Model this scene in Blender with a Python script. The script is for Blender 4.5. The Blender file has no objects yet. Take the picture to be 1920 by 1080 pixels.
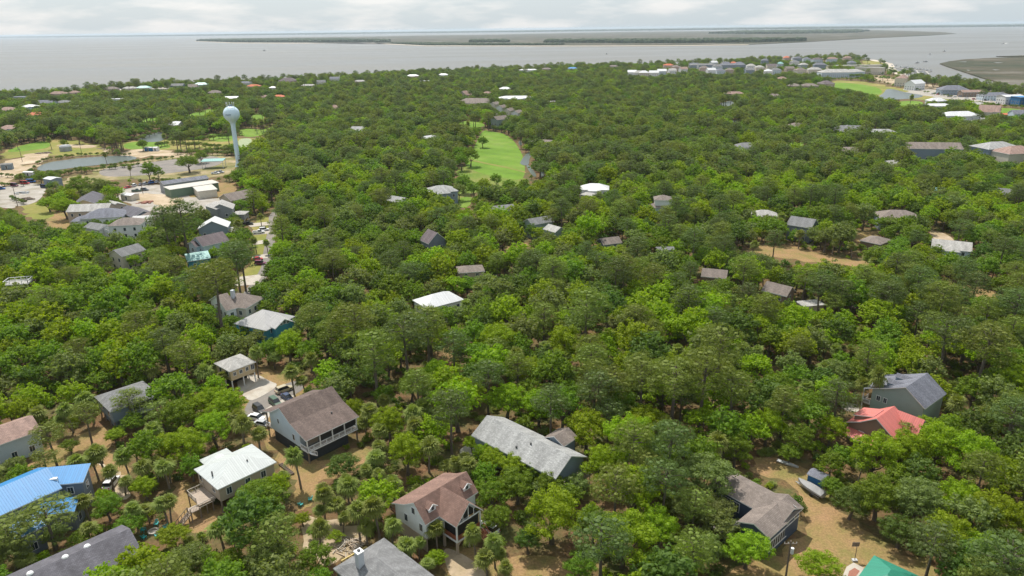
import bpy, bmesh, math, random
import numpy as np
from mathutils import Vector, Matrix

sc = bpy.context.scene
# ------------------------------------------------------------------ camera, light, exposure
FPX = 1340.0; CAMH = 90.0; PITCH = math.radians(19.95); ROLL = math.radians(0.76)
_f = Vector((0, math.cos(PITCH), -math.sin(PITCH)))
_u0 = Vector((0, math.sin(PITCH), math.cos(PITCH))); _r0 = Vector((1, 0, 0))
UPV = _u0*math.cos(ROLL) + _r0*math.sin(ROLL)
RTV = _r0*math.cos(ROLL) - _u0*math.sin(ROLL)
cd = bpy.data.cameras.new("camera"); cam = bpy.data.objects.new("camera", cd)
sc.collection.objects.link(cam); sc.camera = cam
cd.sensor_width = 36.0; cd.lens = FPX/1920*36.0; cd.clip_start = 1.0; cd.clip_end = 90000.0
cam.matrix_world = Matrix(((RTV.x, UPV.x, -_f.x, 0), (RTV.y, UPV.y, -_f.y, 0), (RTV.z, UPV.z, -_f.z, CAMH), (0, 0, 0, 1)))

SUN_EL = math.radians(60); SUN_AZ = math.radians(-28)      # azimuth from +Y towards +X
SKY_STRENGTH = 0.11; SUN_STRENGTH = 4.8; EXPOSURE = 0.12
sund = Vector((math.sin(SUN_AZ)*math.cos(SUN_EL), math.cos(SUN_AZ)*math.cos(SUN_EL), math.sin(SUN_EL)))
ld = bpy.data.lights.new("sun", 'SUN'); ld.energy = SUN_STRENGTH; ld.angle = math.radians(0.8); ld.color = (1.0, 0.955, 0.88)
lo = bpy.data.objects.new("sun", ld); sc.collection.objects.link(lo)
lo.rotation_euler = sund.to_track_quat('Z', 'Y').to_euler(); lo.location = (0, 0, 300)

w = bpy.data.worlds.new("World"); sc.world = w; w.use_nodes = True
nt = w.node_tree; nt.nodes.clear(); N = nt.nodes.new; Lk = nt.links.new
out = N('ShaderNodeOutputWorld'); bg = N('ShaderNodeBackground'); sky = N('ShaderNodeTexSky')
sky.sky_type = 'NISHITA'; sky.sun_disc = False; sky.sun_elevation = SUN_EL; sky.sun_rotation = SUN_AZ
sky.air_density = 1.0; sky.dust_density = 2.0; sky.altitude = 50
tc = N('ShaderNodeTexCoord'); mp = N('ShaderNodeMapping'); mp.inputs['Scale'].default_value = (3.4, 3.4, 17.0)
nz = N('ShaderNodeTexNoise'); nz.inputs['Scale'].default_value = 2.3; nz.inputs['Detail'].default_value = 8; nz.inputs['Roughness'].default_value = 0.55
cr = N('ShaderNodeValToRGB'); cr.color_ramp.elements[0].position = 0.44; cr.color_ramp.elements[1].position = 0.62
mx = N('ShaderNodeMix'); mx.data_type = 'RGBA'
CLOUD = (8.9, 9.05, 9.2, 1); BLUE = (6.2, 7.1, 7.7, 1)
mx.inputs['A'].default_value = BLUE; mx.inputs['B'].default_value = CLOUD
fin = N('ShaderNodeMix'); fin.data_type = 'RGBA'; fin.inputs['Factor'].default_value = 0.72   # thin cloud sheet over the sky
Lk(tc.outputs['Generated'], mp.inputs['Vector']); Lk(mp.outputs['Vector'], nz.inputs['Vector'])
Lk(nz.outputs['Fac'], cr.inputs['Fac']); Lk(cr.outputs['Color'], mx.inputs['Factor'])
Lk(sky.outputs['Color'], fin.inputs['A']); Lk(mx.outputs['Result'], fin.inputs['B'])
Lk(fin.outputs['Result'], bg.inputs['Color']); bg.inputs['Strength'].default_value = SKY_STRENGTH
Lk(bg.outputs['Background'], out.inputs['Surface'])

vs = sc.view_settings; vs.view_transform = 'Standard'; vs.look = 'None'; vs.gamma = 1; vs.exposure = EXPOSURE
cy = sc.cycles; cy.use_denoising = True; cy.max_bounces = 8; cy.diffuse_bounces = 5; cy.glossy_bounces = 2
cy.transmission_bounces = 5; cy.volume_bounces = 1; cy.transparent_max_bounces = 4; cy.caustics_reflective = False; cy.caustics_refractive = False
cy.use_adaptive_sampling = True; cy.adaptive_threshold = 0.02; cy.denoising_prefilter = 'ACCURATE'

# ------------------------------------------------------------------ photo pixel -> point at height z, and back
def P(px, py, z=0.0):
    d = _f + RTV*((px-960)/FPX) + UPV*((540-py)/FPX)
    t = (z-CAMH)/d.z
    return Vector((d.x*t, d.y*t, z))
def Q(x, y, z):
    v = Vector((x, y, z-CAMH)); f = v.dot(_f)
    return (960+FPX*v.dot(RTV)/f, 540-FPX*v.dot(UPV)/f, f)

# ------------------------------------------------------------------ materials
MATS = {}
def newmat(name):
    m = bpy.data.materials.new(name); m.use_nodes = True; m.node_tree.nodes.clear(); MATS[name] = m
    return m, m.node_tree.nodes.new, m.node_tree.links.new
def flat(name, col, rough=0.7, noise=0.12, nscale=1.5, metallic=0.0, bump=0.0, spec=0.4):
    """a plain paint, wood or stone with faint wear"""
    m, N, L = newmat(name)
    o = N('ShaderNodeOutputMaterial'); b = N('ShaderNodeBsdfPrincipled'); tc = N('ShaderNodeTexCoord')
    n = N('ShaderNodeTexNoise'); n.inputs['Scale'].default_value = nscale; n.inputs['Detail'].default_value = 5
    r = N('ShaderNodeMapRange'); r.inputs['To Min'].default_value = 1-noise*1.6; r.inputs['To Max'].default_value = 1+noise*1.2
    mx = N('ShaderNodeMix'); mx.data_type = 'RGBA'; mx.blend_type = 'MULTIPLY'; mx.inputs['Factor'].default_value = 1
    mx.inputs['A'].default_value = (*col, 1)
    L(tc.outputs['Object'], n.inputs['Vector']); L(n.outputs['Fac'], r.inputs['Value']); L(r.outputs['Result'], mx.inputs['B'])
    L(mx.outputs['Result'], b.inputs['Base Color']); b.inputs['Roughness'].default_value = rough
    b.inputs['Metallic'].default_value = metallic; b.inputs['Specular IOR Level'].default_value = spec
    if bump:
        bp = N('ShaderNodeBump'); bp.inputs['Strength'].default_value = bump; bp.inputs['Distance'].default_value = 0.05
        L(n.outputs['Fac'], bp.inputs['Height']); L(bp.outputs['Normal'], b.inputs['Normal'])
    L(b.outputs['BSDF'], o.inputs['Surface']); return m
def blotch(name, cols, scale, rough=0.9, pos=(0.35, 0.5, 0.65), fine=1.0, finestr=0.25, bump=0.3):
    """ground cover: three colours in soft patches plus fine grain, world coordinates"""
    m, N, L = newmat(name)
    o = N('ShaderNodeOutputMaterial'); b = N('ShaderNodeBsdfPrincipled'); g = N('ShaderNodeNewGeometry')
    n = N('ShaderNodeTexNoise'); n.inputs['Scale'].default_value = scale; n.inputs['Detail'].default_value = 7; n.inputs['Roughness'].default_value = 0.62
    r = N('ShaderNodeValToRGB'); e = r.color_ramp.elements
    e[0].position = pos[0]; e[0].color = (*cols[0], 1); e[1].position = pos[2]; e[1].color = (*cols[2], 1)
    k = e.new(pos[1]); k.color = (*cols[1], 1)
    n2 = N('ShaderNodeTexNoise'); n2.inputs['Scale'].default_value = fine; n2.inputs['Detail'].default_value = 6; n2.inputs['Roughness'].default_value = 0.7
    mr = N('ShaderNodeMapRange'); mr.inputs['From Min'].default_value = 0.25; mr.inputs['From Max'].default_value = 0.75
    mr.inputs['To Min'].default_value = 1-finestr; mr.inputs['To Max'].default_value = 1+finestr
    mx = N('ShaderNodeMix'); mx.data_type = 'RGBA'; mx.blend_type = 'MULTIPLY'; mx.inputs['Factor'].default_value = 1
    L(g.outputs['Position'], n.inputs['Vector']); L(g.outputs['Position'], n2.inputs['Vector'])
    L(n.outputs['Fac'], r.inputs['Fac']); L(n2.outputs['Fac'], mr.inputs['Value'])
    L(r.outputs['Color'], mx.inputs['A']); L(mr.outputs['Result'], mx.inputs['B'])
    L(mx.outputs['Result'], b.inputs['Base Color']); b.inputs['Roughness'].default_value = rough; b.inputs['Specular IOR Level'].default_value = 0.15
    bp = N('ShaderNodeBump'); bp.inputs['Strength'].default_value = bump; bp.inputs['Distance'].default_value = 0.15
    L(n2.outputs['Fac'], bp.inputs['Height']); L(bp.outputs['Normal'], b.inputs['Normal'])
    L(b.outputs['BSDF'], o.inputs['Surface']); return m
def mowed(m):
    """mowing bands across a fairway: the grass itself lies two ways"""
    nt_ = m.node_tree; mx = [n for n in nt_.nodes if n.type == 'MIX'][0]; b = [n for n in nt_.nodes if n.type == 'BSDF_PRINCIPLED'][0]; g = [n for n in nt_.nodes if n.type == 'NEW_GEOMETRY'][0]
    w_ = nt_.nodes.new('ShaderNodeTexWave'); w_.inputs['Scale'].default_value = 0.028; w_.inputs['Distortion'].default_value = 1.2; w_.inputs['Detail'].default_value = 1; w_.bands_direction = 'DIAGONAL'
    mr = nt_.nodes.new('ShaderNodeMapRange'); mr.inputs['To Min'].default_value = 0.94; mr.inputs['To Max'].default_value = 1.06
    m2 = nt_.nodes.new('ShaderNodeMix'); m2.data_type = 'RGBA'; m2.blend_type = 'MULTIPLY'; m2.inputs['Factor'].default_value = 1
    L = nt_.links.new; L(g.outputs['Position'], w_.inputs['Vector']); L(w_.outputs['Fac'], mr.inputs['Value']); L(mx.outputs['Result'], m2.inputs['A']); L(mr.outputs['Result'], m2.inputs['B']); L(m2.outputs['Result'], b.inputs['Base Color'])
def shingle(name, col, var=0.16):
    """asphalt shingles in courses along the eave (uv in metres), streaked by weather"""
    m, N, L = newmat(name)
    o = N('ShaderNodeOutputMaterial'); b = N('ShaderNodeBsdfPrincipled'); uv = N('ShaderNodeUVMap'); uv.uv_map = 'UVMap'
    br = N('ShaderNodeTexBrick'); br.inputs['Scale'].default_value = 1.0; br.inputs['Brick Width'].default_value = 0.5; br.inputs['Row Height'].default_value = 0.28
    br.inputs['Mortar Size'].default_value = 0.02; br.inputs['Bias'].default_value = 0.0
    a = [max(0, c*(1-var)) for c in col]; c2 = [c*(1+var) for c in col]
    br.inputs['Color1'].default_value = (*a, 1); br.inputs['Color2'].default_value = (*c2, 1); br.inputs['Mortar'].default_value = (*[c*0.6 for c in col], 1)
    mp = N('ShaderNodeMapping'); mp.inputs['Scale'].default_value = (0.55, 0.12, 1)
    n = N('ShaderNodeTexNoise'); n.inputs['Scale'].default_value = 1.0; n.inputs['Detail'].default_value = 6
    mr = N('ShaderNodeMapRange'); mr.inputs['From Min'].default_value = 0.3; mr.inputs['From Max'].default_value = 0.7; mr.inputs['To Min'].default_value = 0.72; mr.inputs['To Max'].default_value = 1.20
    mx = N('ShaderNodeMix'); mx.data_type = 'RGBA'; mx.blend_type = 'MULTIPLY'; mx.inputs['Factor'].default_value = 1
    L(uv.outputs['UV'], br.inputs['Vector']); L(uv.outputs['UV'], mp.inputs['Vector']); L(mp.outputs['Vector'], n.inputs['Vector'])
    L(n.outputs['Fac'], mr.inputs['Value']); L(br.outputs['Color'], mx.inputs['A']); L(mr.outputs['Result'], mx.inputs['B'])
    L(mx.outputs['Result'], b.inputs['Base Color']); b.inputs['Roughness'].default_value = 0.85; b.inputs['Specular IOR Level'].default_value = 0.25
    L(b.outputs['BSDF'], o.inputs['Surface']); return m
def seam(name, col, rough=0.35, metallic=0.0, pitch=0.45, depth=0.03, var=0.10):
    """standing seam metal: ribs run up the slope (uv u along the eave, metres)"""
    m, N, L = newmat(name)
    o = N('ShaderNodeOutputMaterial'); b = N('ShaderNodeBsdfPrincipled'); uv = N('ShaderNodeUVMap'); uv.uv_map = 'UVMap'
    sx = N('ShaderNodeSeparateXYZ'); mu = N('ShaderNodeMath'); mu.operation = 'MULTIPLY'; mu.inputs[1].default_value = 1/pitch
    fr = N('ShaderNodeMath'); fr.operation = 'FRACT'; lt = N('ShaderNodeMath'); lt.operation = 'LESS_THAN'; lt.inputs[1].default_value = 0.16
    fl = N('ShaderNodeMath'); fl.operation = 'FLOOR'; wn = N('ShaderNodeTexWhiteNoise'); wn.noise_dimensions = '1D'
    n = N('ShaderNodeTexNoise'); n.inputs['Scale'].default_value = 0.6; n.inputs['Detail'].default_value = 5
    ad = N('ShaderNodeMath'); ad.operation = 'ADD'
    mr = N('ShaderNodeMapRange'); mr.inputs['From Max'].default_value = 2.0; mr.inputs['To Min'].default_value = 1-var*1.5; mr.inputs['To Max'].default_value = 1+var*1.5
    rb = N('ShaderNodeMath'); rb.operation = 'MULTIPLY_ADD'; rb.inputs[1].default_value = -0.22; rb.inputs[2].default_value = 1.0
    m2 = N('ShaderNodeMath'); m2.operation = 'MULTIPLY'
    mx = N('ShaderNodeMix'); mx.data_type = 'RGBA'; mx.blend_type = 'MULTIPLY'; mx.inputs['Factor'].default_value = 1; mx.inputs['A'].default_value = (*col, 1)
    L(uv.outputs['UV'], sx.inputs[0]); L(sx.outputs['X'], mu.inputs[0]); L(mu.outputs[0], fr.inputs[0]); L(fr.outputs[0], lt.inputs[0])
    L(mu.outputs[0], fl.inputs[0]); L(fl.outputs[0], wn.inputs['W']); L(uv.outputs['UV'], n.inputs['Vector'])
    L(wn.outputs['Value'], ad.inputs[0]); L(n.outputs['Fac'], ad.inputs[1]); L(ad.outputs[0], mr.inputs['Value'])
    L(lt.outputs[0], rb.inputs[0]); L(mr.outputs['Result'], m2.inputs[0]); L(rb.outputs[0], m2.inputs[1]); L(m2.outputs[0], mx.inputs['B'])
    bp = N('ShaderNodeBump'); bp.inputs['Strength'].default_value = 0.6; bp.inputs['Distance'].default_value = depth
    L(lt.outputs[0], bp.inputs['Height']); L(bp.outputs['Normal'], b.inputs['Normal'])
    L(mx.outputs['Result'], b.inputs['Base Color']); b.inputs['Roughness'].default_value = rough; b.inputs['Metallic'].default_value = metallic
    L(b.outputs['BSDF'], o.inputs['Surface']); return m
def siding(name, col, pitch=0.2):
    """lap siding: thin shadow gap every course, by height"""
    m, N, L = newmat(name)
    o = N('ShaderNodeOutputMaterial'); b = N('ShaderNodeBsdfPrincipled'); g = N('ShaderNodeNewGeometry')
    sx = N('ShaderNodeSeparateXYZ'); mu = N('ShaderNodeMath'); mu.operation = 'MULTIPLY'; mu.inputs[1].default_value = 1/pitch
    fr = N('ShaderNodeMath'); fr.operation = 'FRACT'
    n = N('ShaderNodeTexNoise'); n.inputs['Scale'].default_value = 0.7; n.inputs['Detail'].default_value = 5
    mr = N('ShaderNodeMapRange'); mr.inputs['To Min'].default_value = 0.88; mr.inputs['To Max'].default_value = 1.08
    mx = N('ShaderNodeMix'); mx.data_type = 'RGBA'; mx.blend_type = 'MULTIPLY'; mx.inputs['Factor'].default_value = 1; mx.inputs['A'].default_value = (*col, 1)
    bp = N('ShaderNodeBump'); bp.inputs['Strength'].default_value = 0.5; bp.inputs['Distance'].default_value = 0.03
    L(g.outputs['Position'], sx.inputs[0]); L(sx.outputs['Z'], mu.inputs[0]); L(mu.outputs[0], fr.inputs[0]); L(fr.outputs[0], bp.inputs['Height'])
    L(g.outputs['Position'], n.inputs['Vector']); L(n.outputs['Fac'], mr.inputs['Value']); L(mr.outputs['Result'], mx.inputs['B'])
    L(mx.outputs['Result'], b.inputs['Base Color']); L(bp.outputs['Normal'], b.inputs['Normal']); b.inputs['Roughness'].default_value = 0.65
    L(b.outputs['BSDF'], o.inputs['Surface']); return m
def leafmat(name, dark, light, transl=0.46):
    m, N, L = newmat(name)
    o = N('ShaderNodeOutputMaterial'); oi = N('ShaderNodeObjectInfo'); g = N('ShaderNodeNewGeometry'); tc = N('ShaderNodeTexCoord')
    n = N('ShaderNodeTexNoise'); n.inputs['Scale'].default_value = 0.45; n.inputs['Detail'].default_value = 3
    a = N('ShaderNodeMath'); a.operation = 'MULTIPLY_ADD'; a.inputs[1].default_value = 0.55; a.inputs[2].default_value = 0.0
    a2 = N('ShaderNodeMath'); a2.operation = 'MULTIPLY_ADD'; a2.inputs[1].default_value = 0.42
    a3 = N('ShaderNodeMath'); a3.operation = 'MULTIPLY_ADD'; a3.inputs[1].default_value = 0.16; a3.use_clamp = True
    mx = N('ShaderNodeMix'); mx.data_type = 'RGBA'; mx.inputs['A'].default_value = (*dark, 1); mx.inputs['B'].default_value = (*light, 1)
    hs = N('ShaderNodeHueSaturation'); hm = N('ShaderNodeMapRange'); hm.inputs['To Min'].default_value = 0.475; hm.inputs['To Max'].default_value = 0.515
    L(tc.outputs['Object'], n.inputs['Vector']); L(n.outputs['Fac'], a.inputs[0])
    L(oi.outputs['Random'], a2.inputs[0]); L(a.outputs[0], a2.inputs[2])
    L(g.outputs['Random Per Island'], a3.inputs[0]); L(a2.outputs[0], a3.inputs[2]); L(a3.outputs[0], mx.inputs['Factor'])
    L(oi.outputs['Random'], hm.inputs['Value']); L(hm.outputs['Result'], hs.inputs['Hue']); L(mx.outputs['Result'], hs.inputs['Color'])
    d = N('ShaderNodeBsdfPrincipled'); d.inputs['Roughness'].default_value = 0.62; d.inputs['Specular IOR Level'].default_value = 0.25
    t = N('ShaderNodeBsdfTranslucent'); ms = N('ShaderNodeMixShader'); ms.inputs['Fac'].default_value = transl
    tm = N('ShaderNodeMix'); tm.data_type = 'RGBA'; tm.blend_type = 'MULTIPLY'; tm.inputs['Factor'].default_value = 1; tm.inputs['B'].default_value = (1.25, 1.3, 0.55, 1)
    L(hs.outputs['Color'], d.inputs['Base Color']); L(hs.outputs['Color'], tm.inputs['A']); L(tm.outputs['Result'], t.inputs['Color'])
    L(d.outputs['BSDF'], ms.inputs[1]); L(t.outputs['BSDF'], ms.inputs[2]); L(ms.outputs['Shader'], o.inputs['Surface'])
    return m
def water(name, col, rough, wscale, bump, dist):
    m, N, L = newmat(name)
    o = N('ShaderNodeOutputMaterial'); b = N('ShaderNodeBsdfPrincipled'); g = N('ShaderNodeNewGeometry')
    mp = N('ShaderNodeMapping'); mp.inputs['Scale'].default_value = (0.35, 1.0, 1.0)
    n = N('ShaderNodeTexNoise'); n.inputs['Scale'].default_value = wscale; n.inputs['Detail'].default_value = 6
    n2 = N('ShaderNodeTexNoise'); n2.inputs['Scale'].default_value = 0.0035; n2.inputs['Detail'].default_value = 5
    mr = N('ShaderNodeMapRange'); mr.inputs['From Min'].default_value = 0.3; mr.inputs['From Max'].default_value = 0.7; mr.inputs['To Min'].default_value = 0.86; mr.inputs['To Max'].default_value = 1.1
    mx = N('ShaderNodeMix'); mx.data_type = 'RGBA'; mx.blend_type = 'MULTIPLY'; mx.inputs['Factor'].default_value = 1; mx.inputs['A'].default_value = (*col, 1)
    bp = N('ShaderNodeBump'); bp.inputs['Strength'].default_value = bump; bp.inputs['Distance'].default_value = dist
    L(g.outputs['Position'], mp.inputs['Vector']); L(mp.outputs['Vector'], n.inputs['Vector']); L(mp.outputs['Vector'], n2.inputs['Vector'])
    L(n2.outputs['Fac'], mr.inputs['Value']); L(mr.outputs['Result'], mx.inputs['B']); L(mx.outputs['Result'], b.inputs['Base Color'])
    L(n.outputs['Fac'], bp.inputs['Height']); L(bp.outputs['Normal'], b.inputs['Normal'])
    rr = N('ShaderNodeMapRange'); rr.inputs['From Min'].default_value = 0.35; rr.inputs['From Max'].default_value = 0.65; rr.inputs['To Min'].default_value = rough*.9; rr.inputs['To Max'].default_value = rough*1.25
    L(n2.outputs['Fac'], rr.inputs['Value']); L(rr.outputs['Result'], b.inputs['Roughness']); b.inputs['IOR'].default_value = 1.33
    L(b.outputs['BSDF'], o.inputs['Surface']); return m

# ------------------------------------------------------------------ object helpers
COL = sc.collection
def tag(o, label=None, cat=None, group=None, kind=None):
    if label: o["label"] = label
    if cat: o["category"] = cat
    if group: o["group"] = group
    if kind: o["kind"] = kind
    return o
def empty(name, loc, rz=0.0):
    o = bpy.data.objects.new(name, None); COL.objects.link(o); o.location = loc; o.rotation_euler = (0, 0, rz); o.empty_display_size = 1.0
    return o
class MB:
    """collects faces (with uv in metres) and links them as ONE mesh object"""
    def __init__(s): s.v = []; s.f = []; s.m = []; s.uv = []; s.mats = []
    def mi(s, mat):
        if mat not in s.mats: s.mats.append(mat)
        return s.mats.index(mat)
    def face(s, pts, mat, uv=None):
        n = len(s.v); s.v += [tuple(p) for p in pts]; s.f.append(tuple(range(n, n+len(pts)))); s.m.append(s.mi(mat))
        s.uv.append(uv if uv else [(p[0]+p[1]*0.37, p[2]+p[1]) for p in pts])
    def solid(s, verts, faces, mat):
        n = len(s.v); s.v += [tuple(p) for p in verts]; k = s.mi(mat)
        for f in faces:
            s.f.append(tuple(n+i for i in f)); s.m.append(k); s.uv.append([(verts[i][0]+verts[i][1]*0.37, verts[i][2]+verts[i][1]) for i in f])
    def box(s, O, ux, uy, x0, x1, y0, y1, z0, z1, mat):
        """box in a frame with horizontal axes ux, uy at O"""
        c = [O+ux*x+uy*y+Vector((0, 0, z)) for z in (z0, z1) for x, y in ((x0, y0), (x1, y0), (x1, y1), (x0, y1))]
        s.solid(c, [(0, 1, 2, 3), (4, 5, 6, 7), (0, 1, 5, 4), (1, 2, 6, 5), (2, 3, 7, 6), (3, 0, 4, 7)], mat)
    def bar(s, a, b, r, mat, up=Vector((0, 0, 1))):
        a = Vector(a); b = Vector(b); d = (b-a).normalized()
        if abs(d.dot(up)) > 0.95: up = Vector((1, 0, 0))
        x = d.cross(up).normalized()*r; y = x.cross(d).normalized()*r
        c = [a-x-y, a+x-y, a+x+y, a-x+y, b-x-y, b+x-y, b+x+y, b-x+y]
        s.solid(c, [(0, 1, 2, 3), (4, 5, 6, 7), (0, 1, 5, 4), (1, 2, 6, 5), (2, 3, 7, 6), (3, 0, 4, 7)], mat)
    def tube(s, pts, rad, mat, n=8):
        base = len(s.v); k = s.mi(mat)
        for i, p in enumerate(pts):
            p = Vector(p); d = (Vector(pts[min(i+1, len(pts)-1)])-Vector(pts[max(i-1, 0)])).normalized()
            a = d.cross(Vector((0.13, 0.97, 0.2))).normalized(); b = d.cross(a)
            for j in range(n):
                t = 2*math.pi*j/n; s.v.append(tuple(p+(a*math.cos(t)+b*math.sin(t))*rad[i]))
        for i in range(len(pts)-1):
            for j in range(n):
                q = (base+i*n+j, base+i*n+(j+1) % n, base+(i+1)*n+(j+1) % n, base+(i+1)*n+j)
                s.f.append(q); s.m.append(k); s.uv.append([(0, 0)]*4)
        s.f.append(tuple(base+j for j in range(n))[::-1]); s.m.append(k); s.uv.append([(0, 0)]*n)
        s.f.append(tuple(base+(len(pts)-1)*n+j for j in range(n))); s.m.append(k); s.uv.append([(0, 0)]*n)
    def lathe(s, prof, mat, c=(0, 0), n=24):
        base = len(s.v); k = s.mi(mat)
        for r, z in prof:
            for j in range(n):
                t = 2*math.pi*j/n; s.v.append((c[0]+r*math.cos(t), c[1]+r*math.sin(t), z))
        for i in range(len(prof)-1):
            for j in range(n):
                s.f.append((base+i*n+j, base+i*n+(j+1) % n, base+(i+1)*n+(j+1) % n, base+(i+1)*n+j)); s.m.append(k); s.uv.append([(0, 0)]*4)
    def mesh(s, name, inv=None, smooth=False, normals=True):
        me = bpy.data.meshes.new(name)
        vv = s.v if inv is None else [tuple(inv @ Vector(p)) for p in s.v]
        me.from_pydata(vv, [], s.f)
        for m in s.mats: me.materials.append(m)
        me.polygons.foreach_set('material_index', s.m)
        ul = me.uv_layers.new(name='UVMap'); flatuv = [c for fu in s.uv for p in fu for c in p]
        ul.data.foreach_set('uv', flatuv)
        if smooth: me.polygons.foreach_set('use_smooth', [True]*len(me.polygons))
        me.update(); return me
    def build(s, name, parent=None, smooth=False):
        if not s.f: return None
        inv = None
        if parent is not None: inv = PM(parent).inverted()
        o = bpy.data.objects.new(name, s.mesh(name, inv, smooth)); COL.objects.link(o)
        if parent is not None: o.parent = parent
        return o
def PM(o):
    m = Matrix.Translation(o.location) @ o.rotation_euler.to_matrix().to_4x4()
    return PM(o.parent) @ m if o.parent else m

def tri_poly(pts):
    """ear clipping for a ground polygon -> triangles"""
    idx = list(range(len(pts)))
    area = sum(pts[i][0]*pts[(i+1) % len(pts)][1]-pts[(i+1) % len(pts)][0]*pts[i][1] for i in range(len(pts)))
    if area < 0: idx.reverse()
    def cr(a, b, c): return (b[0]-a[0])*(c[1]-a[1])-(b[1]-a[1])*(c[0]-a[0])
    t = []
    g = 0
    while len(idx) > 3 and g < 5000:
        g += 1; ok = False
        for k in range(len(idx)):
            i, j, l = idx[k-1], idx[k], idx[(k+1) % len(idx)]
            a, b, c = pts[i], pts[j], pts[l]
            if cr(a, b, c) <= 0: continue
            if any(cr(a, b, pts[q]) >= 0 and cr(b, c, pts[q]) >= 0 and cr(c, a, pts[q]) >= 0 for q in idx if q not in (i, j, l)): continue
            t.append((i, j, l)); idx.pop(k); ok = True; break
        if not ok: idx.pop(0)
    t.append(tuple(idx)); return t
def smooth_poly(pts, it=2):
    for _ in range(it):
        q = []
        for i in range(len(pts)):
            a = pts[i]; b = pts[(i+1) % len(pts)]
            q += [(a[0]*.75+b[0]*.25, a[1]*.75+b[1]*.25), (a[0]*.25+b[0]*.75, a[1]*.25+b[1]*.75)]
        pts = q
    return pts
def sheet(name, world_pts, z, mat, kind='structure', thick=0.0):
    pts = [(p[0], p[1]) for p in world_pts]; tr = tri_poly(pts)
    v = [(x, y, z) for x, y in pts]; f = list(tr); n = len(pts)
    if thick:
        v += [(x, y, z-thick) for x, y in pts]
        f += [(i, (i+1) % n, n+(i+1) % n, n+i) for i in range(n)]
    me = bpy.data.meshes.new(name); me.from_pydata(v, [], f); me.materials.append(mat); me.update()
    o = bpy.data.objects.new(name, me); COL.objects.link(o); tag(o, kind=kind); return o
def pxs(pts, z=0.0): return [P(x, y, z).to_2d() for x, y in pts]
def inpoly(x, y, poly):
    c = False; j = len(poly)-1
    for i in range(len(poly)):
        xi, yi = poly[i][0], poly[i][1]; xj, yj = poly[j][0], poly[j][1]
        if (yi > y) != (yj > y) and x < (xj-xi)*(y-yi)/(yj-yi)+xi: c = not c
        j = i
    return c
def ribbon(pts, wd):
    L = []; R = []
    for i, p in enumerate(pts):
        a = Vector(pts[max(i-1, 0)]); b = Vector(pts[min(i+1, len(pts)-1)]); d = (b-a).normalized(); n = Vector((-d.y, d.x))
        L.append(Vector(p)+n*wd/2); R.append(Vector(p)-n*wd/2)
    return L+R[::-1]
# ------------------------------------------------------------------ ground, water, islands
rnd0 = random.Random(21)
M_ground = blotch('forest_floor', [(0.16, 0.088, 0.045), (0.135, 0.095, 0.042), (0.085, 0.095, 0.03)], 0.14, fine=1.6, finestr=0.5)
M_dirt = blotch('dry_yard', [(0.30, 0.185, 0.095), (0.255, 0.175, 0.075), (0.19, 0.165, 0.055)], 0.16, fine=2.2, finestr=0.42)
M_sand = blotch('pale_sand', [(0.50, 0.41, 0.30), (0.40, 0.31, 0.21), (0.30, 0.235, 0.13)], 0.06, fine=0.9, finestr=0.2)
M_mixd = blotch('sandy_grass', [(0.40, 0.31, 0.20), (0.22, 0.19, 0.08), (0.12, 0.14, 0.04)], 0.05, fine=0.6, finestr=0.25)
M_gravel = blotch('pale_gravel', [(0.42, 0.39, 0.35), (0.34, 0.31, 0.27), (0.27, 0.24, 0.19)], 0.12, fine=1.4, finestr=0.16)
M_fair = blotch('fairway_grass', [(0.105, 0.195, 0.018), (0.125, 0.22, 0.022), (0.165, 0.235, 0.04)], 0.035, fine=0.25, finestr=0.12, bump=0.05); mowed(M_fair)
M_rough = blotch('rough_grass', [(0.16, 0.19, 0.035), (0.21, 0.20, 0.05), (0.30, 0.235, 0.09)], 0.03, fine=0.4, finestr=0.2, bump=0.1)
M_asph = blotch('worn_asphalt', [(0.18, 0.165, 0.15), (0.21, 0.19, 0.17), (0.25, 0.22, 0.19)], 0.12, fine=2.0, finestr=0.12, bump=0.05)
M_conc = blotch('concrete', [(0.40, 0.36, 0.31), (0.45, 0.41, 0.35), (0.36, 0.31, 0.25)], 0.25, fine=2.0, finestr=0.1, bump=0.05)
M_marsh = blotch('marsh_grass', [(0.040, 0.050, 0.026), (0.078, 0.068, 0.042), (0.17, 0.155, 0.13)], 0.004, pos=(0.36, 0.52, 0.68), fine=0.03, finestr=0.3, bump=0.1)
M_beach = flat('beach_sand', (0.52, 0.45, 0.36), 0.9, 0.08, 0.05)
M_sea = water('sea_water', (0.142, 0.134, 0.114), 0.32, 0.12, 0.28, 0.5)
M_pond = water('pond_water', (0.10, 0.12, 0.11), 0.3, 0.6, 0.2, 0.08)
M_algae = blotch('pond_algae', [(0.26, 0.31, 0.17), (0.30, 0.34, 0.21), (0.22, 0.29, 0.14)], 0.06, fine=0.5, finestr=0.1, bump=0.0)
SEA = -1.5
o = sheet('sea', [(-45000, -3000), (45000, -3000), (45000, 60000), (-45000, 60000)], SEA, M_sea)
coast = [P(x, y).to_2d() for x, y in [(0, 186), (90, 181), (240, 168), (420, 159), (640, 150), (780, 141), (960, 135), (1130, 127), (1300, 121),
        (1457, 114), (1560, 110), (1627, 112), (1657, 119), (1662, 132), (1690, 143), (1735, 150), (1790, 159), (1850, 169), (1930, 178)]]
coast = [Vector((-1900, 820)), Vector((-1400, 930))] + coast + [Vector((1400, 900)), Vector((1900, 600)), Vector((2000, -600)), Vector((-2000, -600))]
ground = sheet('ground', coast, 0.0, M_ground, thick=4.0)
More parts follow.
